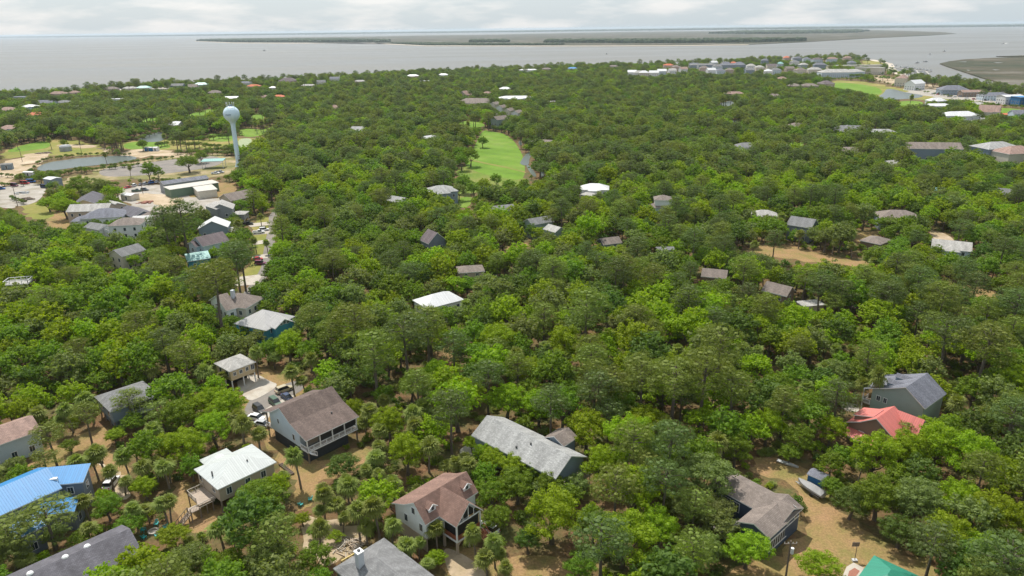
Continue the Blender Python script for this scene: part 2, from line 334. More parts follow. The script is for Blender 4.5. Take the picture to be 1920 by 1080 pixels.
# the beach strip along the ocean side
bp_ = coast[1:17]
sheet('beach', ribbon([p+Vector((0, 6)) for p in bp_], 44), -0.6, M_beach, thick=3)
M_far = None
def far_island(name, px, z=0.4, mat=None): return sheet(name, pxs(px), z, mat or M_marsh, thick=3)
far_island('marsh_island', [(368, 77), (440, 80), (560, 80.5), (700, 80), (727, 82), (800, 85.5), (1000, 85.8), (1250, 85.3), (1400, 83.5), (1513, 78.5), (1640, 71), (1740, 66.5), (1793, 63),
        (1770, 60.5), (1700, 58), (1640, 56.5), (1500, 57.2), (1200, 59.5), (1060, 62), (900, 65.5), (800, 66.5), (700, 68.5), (560, 70), (430, 72)], 0.4)
far_island('beach', [(363, 77.3), (440, 81), (560, 81.4), (700, 80.8), (727, 83), (800, 86.4), (1000, 86.7), (1250, 86.2), (1400, 84.4), (1410, 82), (1250, 83), (1000, 83), (800, 83), (560, 79), (440, 79), (372, 76.3)], 0.2, M_beach)
far_island('marsh', [(1762, 119), (1780, 115), (1807, 111.5), (1860, 108.5), (1940, 106.5), (1990, 120), (1960, 168), (1920, 164), (1880, 156), (1840, 145), (1800, 132), (1775, 124)], 0.3)
far_island('marsh', [(1868, 105.4), (1940, 103.4), (1990, 103.6), (1960, 105.4), (1890, 106.2)], 0.3)
M_fw = blotch('far_foliage', [(0.028, 0.045, 0.018), (0.038, 0.058, 0.022), (0.05, 0.07, 0.028)], 0.01, fine=.06, finestr=.3, bump=0)
far_island('far_land', [(-300, 73.6), (300, 68.0), (620, 64.2), (700, 62.9), (960, 60.2), (1300, 56.2), (1640, 53.0), (1720, 51.6), (2200, 47.2), (2200, 40.6), (1700, 47.0), (960, 56.8), (-300, 72.3)], 0.3, M_fw)

# cleared ground: (name, material, photo outline, layer)
CLEAR = []; CLEARPX = []; LAYN = {}
from mathutils import noise as _noise
def ragged(wp, st=None):
    q = []; d = Vector(wp[0]).length; st = max(1.4, d*.008); amp = st*1.0
    for i in range(len(wp)):
        a = Vector(wp[i]); b = Vector(wp[(i+1) % len(wp)]); L_ = (b-a).length; k = max(1, int(L_/st)); n = Vector((-(b-a).y, (b-a).x)).normalized() if L_ > 1e-6 else Vector((0, 0))
        for j in range(k):
            p = a.lerp(b, j/k); v = _noise.noise(Vector((p.x/st*.45, p.y/st*.45, 3.3)))+.6*_noise.noise(Vector((p.x/st*1.3, p.y/st*1.3, 9.1))); q.append(tuple(p+n*v*amp*1.5))
    return q
def clear(name, mat, px, layer=1, sm=2, block=True, keepit=True):
    wp = [tuple(p) for p in pxs(px)]
    if sm:
        wp = smooth_poly(wp, sm)
        if name in ('dirt', 'dry_lawn', 'sand_yard', 'sand_path', 'grass_verge', 'forest_path', 'rough_grass', 'lot', 'lane'): wp = ragged(wp)
    LAYN[layer] = LAYN.get(layer, 0)+1
    sheet(name, wp, 0.035*(layer-1)+0.001*LAYN[layer]+0.003, mat)
    if block: CLEAR.append(wp)
    if keepit: CLEARPX.append(px)
    return wp
# golf course
clear('fairway', M_fair, [(905, 243), (922, 247), (945, 250), (962, 262), (975, 281), (983, 300), (985, 325), (978, 338), (950, 336), (905, 327), (868, 310), (880, 292), (893, 268)], 2)
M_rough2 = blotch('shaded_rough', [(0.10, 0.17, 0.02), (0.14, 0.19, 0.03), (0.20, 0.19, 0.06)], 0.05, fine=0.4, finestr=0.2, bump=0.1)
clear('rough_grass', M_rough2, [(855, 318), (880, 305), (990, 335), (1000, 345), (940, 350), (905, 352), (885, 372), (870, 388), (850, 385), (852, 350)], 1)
clear('fairway', M_fair, [(861, 228), (885, 226), (905, 231), (912, 237), (880, 240), (860, 238)], 2)
clear('fairway', M_fair, [(858, 372), (882, 368), (884, 386), (862, 392)], 3)
clear('fairway', M_fair, [(1556, 154), (1600, 156), (1640, 162), (1656, 170), (1648, 180), (1620, 175), (1585, 170), (1562, 164)], 2)
clear('rough_grass', M_rough, [(1556, 150), (1610, 152), (1680, 164), (1740, 176), (1790, 180), (1800, 190), (1720, 187), (1640, 180), (1580, 168), (1552, 160)], 1)
clear('fairway', M_fair, [(1680, 190), (1725, 189), (1735, 196), (1688, 200)], 2)
clear('fairway', M_fair, [(1850, 201), (1925, 205), (1925, 216), (1885, 213), (1855, 209)], 2)
clear('fairway', M_fair, [(500, 244), (450, 240), (447, 255), (480, 258), (516, 242), (515, 232)], 2)
clear('fairway', M_fair, [(470, 225), (473, 214), (492, 213), (498, 225)], 2)
clear('fairway', M_fair, [(262, 226), (285, 219), (300, 221), (292, 228), (270, 230)], 2)
clear('fairway', M_fair, [(350, 216), (372, 209), (400, 203), (402, 210), (380, 218), (355, 221)], 2)
clear('fairway', M_fair, [(230, 270), (258, 265), (300, 266), (320, 272), (318, 279), (262, 279), (236, 280)], 2)
clear('fairway', M_fair, [(380, 250), (440, 252), (447, 262), (400, 268)], 2)
clear('rough_grass', M_rough, [(225, 268), (262, 262), (360, 262), (470, 258), (500, 262), (470, 270), (400, 276), (330, 281), (250, 284), (228, 282)], 1)
clear('fairway', M_fair, [(14, 282), (40, 273), (80, 264), (96, 268), (92, 278), (50, 283), (15, 286)], 3)
clear('rough_grass', M_rough, [(-10, 290), (40, 272), (85, 262), (130, 262), (175, 268), (200, 276), (198, 288), (150, 293), (90, 290), (20, 297), (-10, 300)], 1)
clear('fairway', M_fair, [(1470, 268), (1495, 265), (1510, 268), (1500, 276), (1475, 275)], 2)
clear('fairway', M_fair, [(1715, 292), (1750, 288), (1755, 297), (1725, 303)], 2)
clear('sand_path', M_sand, [(-10, 305), (40, 297), (60, 288), (95, 288), (98, 297), (60, 306), (20, 322), (-10, 330)], 2)
clear('sand_path', M_sand, [(100, 272), (140, 271), (185, 274), (205, 285), (200, 291), (188, 280), (140, 276), (102, 277)], 2, block=False)
clear('dirt', M_sand, [(-10, 330), (20, 318), (70, 306), (60, 312), (30, 330), (25, 345), (-10, 352)], 1)
clear('cart_path', M_rough, [(880, 298), (905, 304), (950, 313), (985, 322), (986, 324.5), (950, 315.5), (905, 306.5), (878, 300.5)], 4, 0)
# ponds and creek
def pond(px, mat=None): return clear('pond', mat or M_pond, px, 5)
pond([(67, 316), (85, 306), (120, 300), (180, 294), (235, 291), (262, 296), (240, 303), (200, 308), (150, 313), (100, 320), (75, 321)])
pond([(255, 264), (270, 256), (285, 250), (305, 247), (312, 256), (305, 265), (280, 267)])
pond([(1645, 182), (1658, 174), (1661, 167), (1675, 167), (1700, 174), (1735, 179), (1722, 184), (1680, 187), (1655, 187)])
pond([(1346, 199), (1352, 191), (1375, 189), (1378, 196), (1365, 201)])
pond([(1368, 230), (1372, 225), (1390, 227), (1380, 232)])
pond([(974, 307), (978, 300), (984, 291), (994, 283), (996, 292), (992, 300), (992, 309), (983, 311)])
pond([(971, 268), (975, 263), (980, 270), (976, 274)])
pond([(985, 310), (992, 309), (1008, 330), (1000, 333)])
pond([(1012, 322), (1020, 322), (1022, 332), (1014, 333)])
pond([(446, 262), (462, 259), (473, 261), (470, 272), (455, 279), (448, 275)], M_algae)
# work yards at the left
clear('yard', M_asph, [(183, 318), (240, 310), (330, 298), (400, 291), (420, 300), (408, 312), (330, 324), (255, 330), (190, 332)], 2)
clear('rough_grass', M_mixd, [(178, 318), (240, 305), (330, 293), (402, 286), (445, 296), (450, 318), (420, 330), (380, 335), (300, 336), (190, 338), (175, 330)], 1)
clear('yard', M_gravel, [(-10, 352), (60, 342), (88, 350), (82, 368), (60, 384), (20, 388), (-10, 372)], 2)
clear('road', M_gravel, [(-12, 366), (5, 362), (28, 382), (30, 392), (-12, 388)], 3)
clear('lot', M_gravel, [(225, 352), (290, 344), (330, 352), (420, 352), (430, 380), (380, 396), (330, 400), (290, 405), (240, 385), (215, 366)], 1)
clear('sand_yard', M_sand, [(245, 362), (290, 363), (330, 368), (345, 380), (310, 396), (296, 392), (285, 378), (250, 372)], 2)
clear('rough_grass', M_mixd, [(120, 330), (260, 322), (262, 329), (140, 350), (110, 345)], 1)
clear('sand_yard', M_sand, [(236, 282), (270, 278), (330, 284), (352, 290), (330, 296), (290, 290), (250, 300), (238, 292)], 2)
clear('dirt', M_dirt, [(330, 345), (440, 340), (450, 352), (430, 372), (380, 372), (340, 362)], 1)
clear('rough_grass', M_rough, [(30, 385), (60, 380), (85, 385), (110, 400), (90, 412), (45, 410)], 1)
clear('dirt', M_dirt, [(90, 400), (160, 395), (170, 412), (110, 430), (85, 425)], 1)
# street with driveways beside the grey houses
ROAD = [P(*p).to_2d() for p in [(538, 372), (522, 392), (512, 405), (512, 425), (507, 450), (502, 480), (500, 500), (490, 520), (470, 545), (440, 600)]]
sheet('road', ribbon(ROAD, 4.2), 0.072, M_asph); CLEAR.append([tuple(p) for p in ribbon(ROAD, 5)])
clear('grass_verge', M_rough, [(470, 408), (505, 402), (512, 420), (506, 475), (500, 500), (465, 530), (440, 535), (445, 520), (478, 500), (472, 470), (470, 440)], 1)
for d in ([(460, 420), (508, 416), (508, 422), (470, 426)], [(474, 432), (507, 430), (506, 438), (475, 441)], [(474, 453), (505, 449), (503, 456), (474, 460)], [(474, 480), (503, 476), (502, 484), (472, 487)], [(445, 520), (495, 514), (480, 534), (440, 537)]):
    clear('driveway', M_conc, d, 4, 0)
CLEARPX.append([(500, 415), (508, 415), (505, 430), (500, 475), (494, 508), (488, 506), (494, 470)])
ROAD2 = [P(*p).to_2d() for p in [(864, 410), (880, 410), (900, 416), (905, 430)]]
sheet('road', ribbon(ROAD2, 5.0), 0.073, M_conc); CLEAR.append([tuple(p) for p in ribbon(ROAD2, 7)])
clear('dirt', M_dirt, [(935, 462), (990, 452), (995, 462), (940, 470)], 1)
# cul-de-sac with parked cars
clear('road', M_asph, [(470, 745), (500, 735), (530, 722), (560, 712), (572, 722), (565, 735), (525, 750), (490, 772), (470, 790), (455, 775)], 3)
clear('driveway', M_conc, [(438, 712), (480, 700), (505, 715), (525, 722), (490, 745), (462, 755)], 4)
clear('kerb_parking', M_conc, [(462, 775), (500, 752), (545, 728), (560, 735), (540, 755), (505, 775), (500, 800), (478, 800)], 2)
clear('dirt', M_dirt, [(430, 700), (490, 690), (580, 705), (560, 750), (500, 800), (520, 830), (470, 820), (455, 780), (440, 740)], 1)
# foreground yards
clear('dry_lawn', M_dirt, [(490, 815), (530, 820), (560, 850), (600, 870), (660, 845), (690, 835), (705, 850), (670, 880), (620, 890), (598, 915), (590, 950), (555, 965), (548, 940), (560, 905), (525, 880)], 1)
clear('dry_lawn', M_dirt, [(325, 900), (350, 905), (400, 945), (420, 965), (400, 985), (370, 1000), (340, 985), (320, 940)], 1)
clear('sand_path', M_sand, [(560, 960), (620, 975), (700, 1000), (650, 1050), (600, 1060), (560, 1010)], 1)
clear('dry_lawn', M_dirt, [(95, 840), (150, 815), (190, 800), (210, 815), (200, 850), (240, 880), (230, 905), (185, 900), (180, 860), (130, 880), (60, 890), (40, 875)], 1)
clear('lane', M_sand, [(175, 862), (195, 860), (235, 905), (245, 930), (225, 935), (205, 905)], 2)
clear('dry_lawn', M_dirt, [(1405, 870), (1440, 850), (1500, 865), (1545, 900), (1560, 960), (1610, 985), (1650, 1010), (1700, 1040), (1760, 1060), (1760, 1090), (1350, 1090), (1360, 1070), (1480, 1040), (1520, 960), (1480, 900), (1420, 895)], 1)
clear('dry_lawn', M_dirt, [(835, 1020), (880, 1030), (960, 1040), (1060, 1040), (1120, 1050), (1120, 1090), (820, 1090)], 1)
clear('driveway', M_sand, [(830, 1025), (860, 1035), (900, 1060), (920, 1090), (850, 1090), (835, 1060)], 2)
clear('patio', M_conc, [(856, 845), (885, 830), (895, 850), (875, 865)], 2)
clear('driveway', M_conc, [(1580, 752), (1612, 760), (1610, 775), (1575, 768)], 2)
clear('forest_path', M_dirt, [(1385, 468), (1470, 455), (1540, 478), (1610, 490), (1640, 500), (1600, 498), (1520, 492), (1440, 482)], 1)
clear('forest_path', M_dirt, [(1770, 530), (1830, 540), (1880, 555), (1880, 562), (1820, 552)], 1)
clear('driveway', M_sand, [(1740, 430), (1775, 438), (1795, 455), (1770, 462), (1750, 448)], 1)
clear('driveway', M_dirt, [(1600, 438), (1650, 432), (1640, 452), (1605, 455)], 1)
clear('forest_path', M_dirt, [(828, 645), (845, 640), (850, 668), (840, 680), (832, 665)], 1)
clear('forest_path', M_dirt, [(1085, 905), (1150, 925), (1140, 950), (1095, 935)], 1)
# marina shore
clear('lot', M_gravel, [(1700, 165), (1760, 168), (1830, 180), (1930, 188), (1930, 198), (1850, 192), (1760, 184), (1700, 176)], 1)
clear('lot', M_sand, [(1640, 140), (1680, 150), (1760, 160), (1760, 168), (1700, 164), (1640, 150)], 1)
clear('rough_grass', M_rough, [(1610, 113), (1650, 116), (1655, 120), (1615, 122)], 1)
COASTIN = [tuple(p) for p in coast[:2]] + [(p.x*(1-26/p.length), p.y*(1-26/p.length)) for p in coast[2:-4]] + [tuple(p) for p in coast[-4:]]
# ------------------------------------------------------------------ trees
LEAF = [leafmat('leaf_bright_green', (0.130, 0.215, 0.009), (0.305, 0.425, 0.014)),
        leafmat('leaf_mid_green', (0.085, 0.160, 0.014), (0.205, 0.315, 0.024)),
        leafmat('leaf_olive', (0.112, 0.155, 0.040), (0.235, 0.290, 0.085)),
        leafmat('leaf_deep_green', (0.060, 0.115, 0.022), (0.145, 0.225, 0.036))]
NEED = [leafmat('needle_olive', (0.096, 0.142, 0.028), (0.240, 0.295, 0.052), 0.4),
        leafmat('needle_dull', (0.068, 0.114, 0.034), (0.165, 0.222, 0.060), 0.4)]
FROND = leafmat('frond_green', (0.11, 0.155, 0.026), (0.27, 0.32, 0.07), 0.35)
DEADF = leafmat('frond_dead', (0.20, 0.15, 0.08), (0.38, 0.30, 0.18), 0.1)
BARK = flat('bark', (0.13, 0.105, 0.08), 0.9, 0.25, 3.0)
PBARK = flat('palm_bark', (0.20, 0.165, 0.125), 0.9, 0.25, 3.0)
TONE = ['bright green', 'mid green', 'olive', 'deep green']

def cards(rng, lobes, size, cover, flatn=0.35, upbias=0.25, core=True, aspect=0.62):
    """leaf sprays on the skin of many lobes -> verts (n,3), quads"""
    V = []; F = []; cnt = 0
    C = np.array([l[:3] for l in lobes]); R = np.array([l[3] for l in lobes])
    for (x, y, z, r, sq) in lobes:
        n = max(6, int(cover*4*math.pi*r*r*0.75/(size*size*aspect)))
        d = rng.normal(size=(n*2, 3)); d[:, 2] += upbias*1.5; d /= np.linalg.norm(d, axis=1)[:, None]
        d = d[d[:, 2] > -0.55][:n]
        rr = r*rng.uniform(0.72, 1.10, len(d))[:, None]
        p = d*rr*np.array([1, 1, sq]) + rng.normal(size=(len(d), 3))*0.10*r + np.array([x, y, z])
        # drop sprays buried in other lobes
        dist = np.linalg.norm((p[:, None, :]-C[None])/R[None, :, None], axis=2)
        keep = (dist < 0.78).sum(axis=1) < 1
        p = p[keep]; d = d[keep]
        if not len(p): continue
        nn = d + rng.normal(size=d.shape)*flatn + np.array([0, 0, 0.15]); nn /= np.linalg.norm(nn, axis=1)[:, None]
        a = np.cross(nn, rng.normal(size=nn.shape)); a /= np.linalg.norm(a, axis=1)[:, None]; b = np.cross(nn, a)
        s = (size*rng.uniform(0.6, 1.25, len(p)))[:, None]
        q = np.stack([p-a*s*0.5, p-b*s*aspect*0.5+a*s*0.1, p+a*s*0.5, p+b*s*aspect*0.5+a*s*0.1], axis=1)
        V.append(q.reshape(-1, 3)); F.append(np.arange(cnt, cnt+4*len(p)).reshape(-1, 4)); cnt += 4*len(p)
    return np.concatenate(V), np.concatenate(F)
_ico = None
def core_lobes(lobes, k=0.72):
    global _ico
    if _ico is None:
        bm = bmesh.new(); bmesh.ops.create_icosphere(bm, subdivisions=1, radius=1.0)
        bm.verts.ensure_lookup_table(); _ico = (np.array([v.co[:] for v in bm.verts]), [tuple(v.index for v in f.verts) for f in bm.faces]); bm.free()
    V = []; F = []; c = 0
    for (x, y, z, r, sq) in lobes:
        V.append(_ico[0]*np.array([r*k, r*k, r*k*sq])+np.array([x, y, z])); F += [tuple(i+c for i in f) for f in _ico[1]]; c += len(_ico[0])
    return np.concatenate(V), F
def np_mesh(name, parts):
    """parts: [(verts, faces, material)] -> one mesh"""
    me = bpy.data.meshes.new(name); V = []; F = []; M = []; off = 0; mats = []
    for v, f, m in parts:
        if m not in mats: mats.append(m)
        V += [tuple(p) for p in (v.tolist() if hasattr(v, 'tolist') else v)]
        f = f.tolist() if hasattr(f, 'tolist') else f
        F += [tuple(i+off for i in q) for q in f]; M += [mats.index(m)]*len(f); off = len(V)
    me.from_pydata(V, [], F)
    for m in mats: me.materials.append(m)
    me.polygons.foreach_set('material_index', M); me.update(); return me
def limbs(base_r, top, targets, mat, lean=(0, 0)):
    mb = MB(); t = Vector((lean[0], lean[1], top))
    mb.tube([(0, 0, -0.3), (lean[0]*0.2, lean[1]*0.2, top*0.35), tuple(t)], [base_r*1.35, base_r, base_r*0.75], mat, 8)
    for q in targets:
        q = Vector(q); m_ = t.lerp(q, 0.5)+Vector((0, 0, -0.06*q.length))
        mb.tube([tuple(t-Vector((0, 0, 0.3))), tuple(m_), tuple(q)], [base_r*0.5, base_r*0.32, base_r*0.12], mat, 6)
    return mb
def oak_parts(seed, lod):
    """unit oak: crown radius about 5 m, height about 10 m"""
    rng = np.random.default_rng(seed); lobes = []; Rc = 5.0; h0 = 4.4+rng.uniform(-.5, .5)
    ell = rng.uniform(0.85, 1.15); ang = rng.uniform(0, 6.28)
    NC = int(rng.integers(8, 12)); cl = [(0, 0, h0+4.0+rng.uniform(-.4, .4), 2.5)]
    for i in range(NC):
        a = i*6.283/NC+rng.uniform(-.3, .3); lo = i % 2; q = Rc*(rng.uniform(.50, .66) if lo else rng.uniform(.34, .5)); cl.append((q*math.cos(a)*ell, q*math.sin(a)/ell, h0+(rng.uniform(.5, 1.7) if lo else rng.uniform(2.2, 3.6)), rng.uniform(1.6, 2.3)))
    for (cx, cy_, cz, cr) in cl:            # billows: each a small dome of sprays, with gaps between the billows
        lobes.append((cx, cy_, cz-.3, cr*.62, .8))
        for k in range(7):
            a = k*.9+rng.uniform(-.35, .35); ct = 1-1.15*(k+.5)/7; st = math.sqrt(max(0, 1-ct*ct)); q = cr*rng.uniform(.75, 1.05); a = k*2.39996+rng.uniform(-.4, .4)
            lobes.append((cx+q*st*math.cos(a), cy_+q*st*math.sin(a), cz+q*.72*ct, rng.uniform(.45, .85), rng.uniform(.6, .9)))
    lobes = [(x*math.cos(ang)-y*math.sin(ang), x*math.sin(ang)+y*math.cos(ang), z, r, q) for x, y, z, r, q in lobes]
    size, cover = ((0.30, 1.45) if lod == 0 else (0.62, 1.2))
    V, F = cards(rng, lobes, size, cover, flatn=0.65)
    cv, cf = core_lobes(lobes, 0.58)
    tg = [(l[0]*.8, l[1]*.8, l[2]) for l in lobes[::16]]
    return (V, F), (cv, cf), limbs(0.36, 3.2, tg, BARK, (rng.uniform(-.5, .5), rng.uniform(-.5, .5)))
def pine_parts(seed, lod):
    """unit pine: 16 m tall, feathery pads on a bare stem"""
    rng = np.random.default_rng(seed); lobes = []; K = 52; H = 16.0
    kind = seed % 3
    for i in range(K):
        t = i/(K-1)                         # 0 top .. 1 lowest
        z = H-0.6-t*t*0.3-t*(5.0 if kind != 1 else 7.0)
        rad = (0.6+3.9*math.sin(min(1, t*1.5+0.12)*math.pi*0.6))*rng.uniform(0.35, 1.05)
        ph = i*2.39996+rng.uniform(-.6, .6)
        lobes.append((rad*math.cos(ph), rad*math.sin(ph), z+rng.uniform(-.4, .4), rng.uniform(0.8, 1.4), rng.uniform(0.42, 0.7)))
    size, cover = ((0.32, 1.05) if lod == 0 else (0.68, 1.05))
    V, F = cards(rng, lobes, size, cover, flatn=0.6, upbias=0.4, aspect=0.38 if lod == 0 else 0.6)
    cv, cf = core_lobes(lobes, 0.42)
    mb = MB(); lx, ly = rng.uniform(-.6, .6, 2)
    mb.tube([(0, 0, -0.3), (lx*.3, ly*.3, 5), (lx, ly, 11), (lx*1.1, ly*1.1, H-1)], [0.34, 0.27, 0.2, 0.06], BARK, 8)
    for l in lobes[4::2]: mb.tube([(lx*l[2]/H, ly*l[2]/H, l[2]-0.9), ((lx+l[0])*.5, (ly+l[1])*.5, l[2]-0.45), tuple(l[:3])], [0.09, 0.07, 0.03], BARK, 4)
    return (V, F), (cv, cf), mb
def fan(rng, V, F, base, d, Lst, R, n, mat_off):
    R = R*1.12
    """one fan frond: stalk from base along d, then a folded fan of blades"""
    d = d/np.linalg.norm(d); side = np.cross(d, [0, 0, 1.0]); side /= max(1e-6, np.linalg.norm(side)); upn = np.cross(side, d)
    hub = base+d*Lst; w = 0.025; c = len(V)
    V += [base-side*w, base+side*w, hub+side*w, hub-side*w]; F.append((c, c+1, c+2, c+3))
    for k in range(n):
        a = (k/(n-1)-0.5)*math.radians(230)+rng.uniform(-.06, .06)
        dr = d*math.cos(a)+side*math.sin(a); r = R*rng.uniform(0.85, 1.1)*(0.75+0.25*math.cos(a*0.7))
        nr = np.cross(dr, upn); wd = R*0.085
        mid = hub+dr*r*0.55+upn*(0.04); tip = hub+dr*r-np.array([0, 0, 1])*r*0.30*abs(math.cos(a*.3))-upn*0.05
        c = len(V); V += [hub, mid-nr*wd, tip, mid+nr*wd]; F.append((c, c+1, c+2, c+3))
def palm_parts(seed, lod):
    """unit sabal palm: 7 m trunk, 1.9 m crown of fans, dead skirt"""
    rng = np.random.default_rng(seed); V = []; F = []; Vd = []; Fd = []
    H = 5.8; lx, ly = rng.uniform(-.7, .7, 2); top = np.array([lx, ly, H])
    n = 40 if lod == 0 else 22
    for i in range(n):
        t = (i+0.5)/n; el = math.radians(82-120*t+rng.uniform(-12, 12)); az = i*2.39996+rng.uniform(-.2, .2)
        d = np.array([math.cos(el)*math.cos(az), math.cos(el)*math.sin(az), math.sin(el)])
        fan(rng, V, F, top+np.array([0, 0, .1]), d, rng.uniform(0.45, 1.35), rng.uniform(1.0, 1.5), 11 if lod == 0 else 6, 0)
    for i in range(12 if lod == 0 else 6):
        az = i*2.4+rng.uniform(-.3, .3); el = math.radians(rng.uniform(-62, -38)); d = np.array([math.cos(el)*math.cos(az), math.cos(el)*math.sin(az), math.sin(el)])
        fan(rng, Vd, Fd, top-np.array([0, 0, .25]), d, rng.uniform(0.6, 0.9), rng.uniform(0.7, 0.95), 7 if lod == 0 else 5, 0)
    mb = MB(); mb.tube([(0, 0, -0.3), (lx*.25, ly*.25, H*.4), (lx*.7, ly*.7, H*.8), tuple(top+np.array([0, 0, .2]))], [0.26, 0.2, 0.19, 0.24], PBARK, 8)
    return (np.array(V), F), (np.array(Vd), Fd), mb

def shrub_parts(seed, lod):
    rng = np.random.default_rng(seed); lobes = []
    for i in range(9): a = i*2.4; q = rng.uniform(.2, 1.1); lobes.append((q*math.cos(a), q*math.sin(a), rng.uniform(.5, 1.5), rng.uniform(.4, .75), rng.uniform(.7, 1)))
    V, F = cards(rng, lobes, .32 if lod == 0 else .6, 1.5, flatn=.7); cv, cf = core_lobes(lobes, .5)
    mb = MB(); [mb.tube([(0, 0, -.2), (l[0]*.5, l[1]*.5, l[2]*.6), tuple(l[:3])], [.05, .04, .02], BARK, 5) for l in lobes[::2]]
    return (V, F), (cv, cf), mb
def palmetto_parts(seed, lod):
    rng = np.random.default_rng(seed); V = []; F = []; Vd = []; Fd = []
    for i in range(24 if lod == 0 else 14):
        az = i*2.39996; el = math.radians(rng.uniform(8, 80)); d = np.array([math.cos(el)*math.cos(az), math.cos(el)*math.sin(az), math.sin(el)])
        fan(rng, V, F, np.array([rng.uniform(-.3, .3), rng.uniform(-.3, .3), .2]), d, rng.uniform(.5, 1.0), rng.uniform(.8, 1.1), 8, 0)
    mb = MB(); mb.tube([(0, 0, -.2), (.1, 0, .3), (.15, .1, .6)], [.16, .14, .1], PBARK, 6)
    return (np.array(V), F), (np.array(Vd), Fd), mb
PROTO = {}      # kind -> list of (crown mesh, trunk mesh, extra mesh or None)
FAR = {}        # kind -> list of one-mesh trees
def mbparts(mb): return (mb.v, mb.f, mb.mats[0])
NV = 5
for s in range(NV):
    leaf, core, lim = oak_parts(10+s, 0)
    tm = lim.mesh('trunk')
    for t in range(4):
        PROTO.setdefault('oak', []).append((np_mesh('crown', [(*leaf, LEAF[t]), (*core, LEAF[t])]), tm, None, t))
    leaf, core, lim = oak_parts(40+s, 1)
    for t in range(4): FAR.setdefault('oak', []).append(np_mesh('oak_tree', [(*leaf, LEAF[t]), (*core, LEAF[t]), mbparts(lim)]))
    leaf, core, lim = pine_parts(70+s, 0); tm = lim.mesh('trunk')
    for t in range(2): PROTO.setdefault('pine', []).append((np_mesh('crown', [(*leaf, NEED[t]), (*core, NEED[t])]), tm, None, t))
    leaf, core, lim = pine_parts(90+s, 1)
    for t in range(2): FAR.setdefault('pine', []).append(np_mesh('pine_tree', [(*leaf, NEED[t]), (*core, NEED[t]), mbparts(lim)]))
    leaf, core, lim = shrub_parts(150+s, 0); PROTO.setdefault('shrub', []).append((np_mesh('foliage', [(*leaf, LEAF[s % 4]), (*core, LEAF[s % 4])]), lim.mesh('stems'), None, s % 4))
    leaf, core, lim = shrub_parts(160+s, 1); FAR.setdefault('shrub', []).append(np_mesh('shrub', [(*leaf, LEAF[s % 4]), (*core, LEAF[s % 4]), mbparts(lim)]))
    leaf, core, lim = palmetto_parts(170+s, 0); PROTO.setdefault('palmetto', []).append((np_mesh('fronds', [(*leaf, FROND)]), lim.mesh('stem'), None, 0))
    leaf, core, lim = palmetto_parts(180+s, 1); FAR.setdefault('palmetto', []).append(np_mesh('palmetto', [(*leaf, FROND), mbparts(lim)]))
    leaf, dead, lim = palm_parts(110+s, 0)
    PROTO.setdefault('palm', []).append((np_mesh('crown', [(*leaf, FROND)]), lim.mesh('trunk'), np_mesh('dead_fronds', [(*dead, DEADF)]), 0))
    leaf, dead, lim = palm_parts(130+s, 1)
    FAR.setdefault('palm', []).append(np_mesh('palm_tree', [(*leaf, FROND), (*dead, DEADF), mbparts(lim)]))

# TREES: dict(kind, x, y, s scale, sz vertical scale, tone, rot)
TREES = []
def crown_c(kind): return {'oak': (6.6, 5.2), 'pine': (12.5, 4.0), 'palm': (5.9, 2.15), 'shrub': (1.0, 1.5), 'palmetto': (.9, 1.5)}[kind]
def T(kind, px, py, rpx, tone=0, zs=1.0):
    """a tree whose crown centre the photo shows at (px, py) with a radius of rpx pixels"""
    hc, rc = crown_c(kind); s = 1.0
    for _ in range(6):
        c = P(px, py, hc*s*zs); f = Q(c.x, c.y, c.z)[2]; s = rpx*f/FPX/rc
        s = max(0.35, min(2.4, s))
        if kind == 'palm': s = max(0.6, min(1.5, s))
    TREES.append(dict(kind=kind, x=c.x, y=c.y, s=s, zs=zs, tone=tone, hand=True))
# ------------------------------------------------------------------ houses
R_brown = shingle('shingle_brown', (0.150, 0.112, 0.097)); R_rust = shingle('shingle_rust_brown', (0.235, 0.145, 0.115))
R_grey = shingle('shingle_grey', (0.33, 0.33, 0.32)); R_char = shingle('shingle_charcoal', (0.12, 0.115, 0.13))
R_mid = shingle('shingle_mid_grey', (0.20, 0.20, 0.20)); R_taupe = shingle('shingle_taupe', (0.215, 0.178, 0.155)); R_slate = shingle('shingle_slate', (0.17, 0.175, 0.205))
R_pink = shingle('shingle_pinkish', (0.31, 0.21, 0.175)); R_plum = shingle('shingle_plum', (0.155, 0.125, 0.13))
R_white = seam('metal_white', (0.47, 0.495, 0.48), 0.45); R_silver = seam('metal_silver', (0.40, 0.39, 0.38), 0.45)
R_blue = seam('metal_blue', (0.018, 0.19, 0.44), 0.5); R_red = seam('metal_red', (0.54, 0.15, 0.125), 0.55); R_green = seam('metal_green', (0.03, 0.22, 0.145), 0.45)
R_cream = seam('metal_cream', (0.50, 0.465, 0.40), 0.5); R_bright = seam('metal_bright', (0.60, 0.60, 0.60), 0.4); R_teal = seam('metal_teal', (0.20, 0.40, 0.37), 0.45)
R_orange = shingle('tile_orange', (0.55, 0.17, 0.09)); R_lt = shingle('shingle_light', (0.40, 0.385, 0.36))
W_white = siding('siding_white', (0.72, 0.73, 0.73)); W_blueish = siding('siding_pale_blue', (0.50, 0.58, 0.64)); W_tan = siding('siding_tan', (0.56, 0.44, 0.27))
W_grey = siding('siding_grey', (0.27, 0.28, 0.29)); W_navy = siding('siding_navy', (0.055, 0.085, 0.135)); W_sage = siding('siding_sage', (0.29, 0.36, 0.33))
W_cream = siding('siding_cream', (0.62, 0.57, 0.48)); W_bgrey = siding('siding_blue_grey', (0.21, 0.265, 0.32)); W_slate = siding('siding_slate', (0.17, 0.20, 0.24))
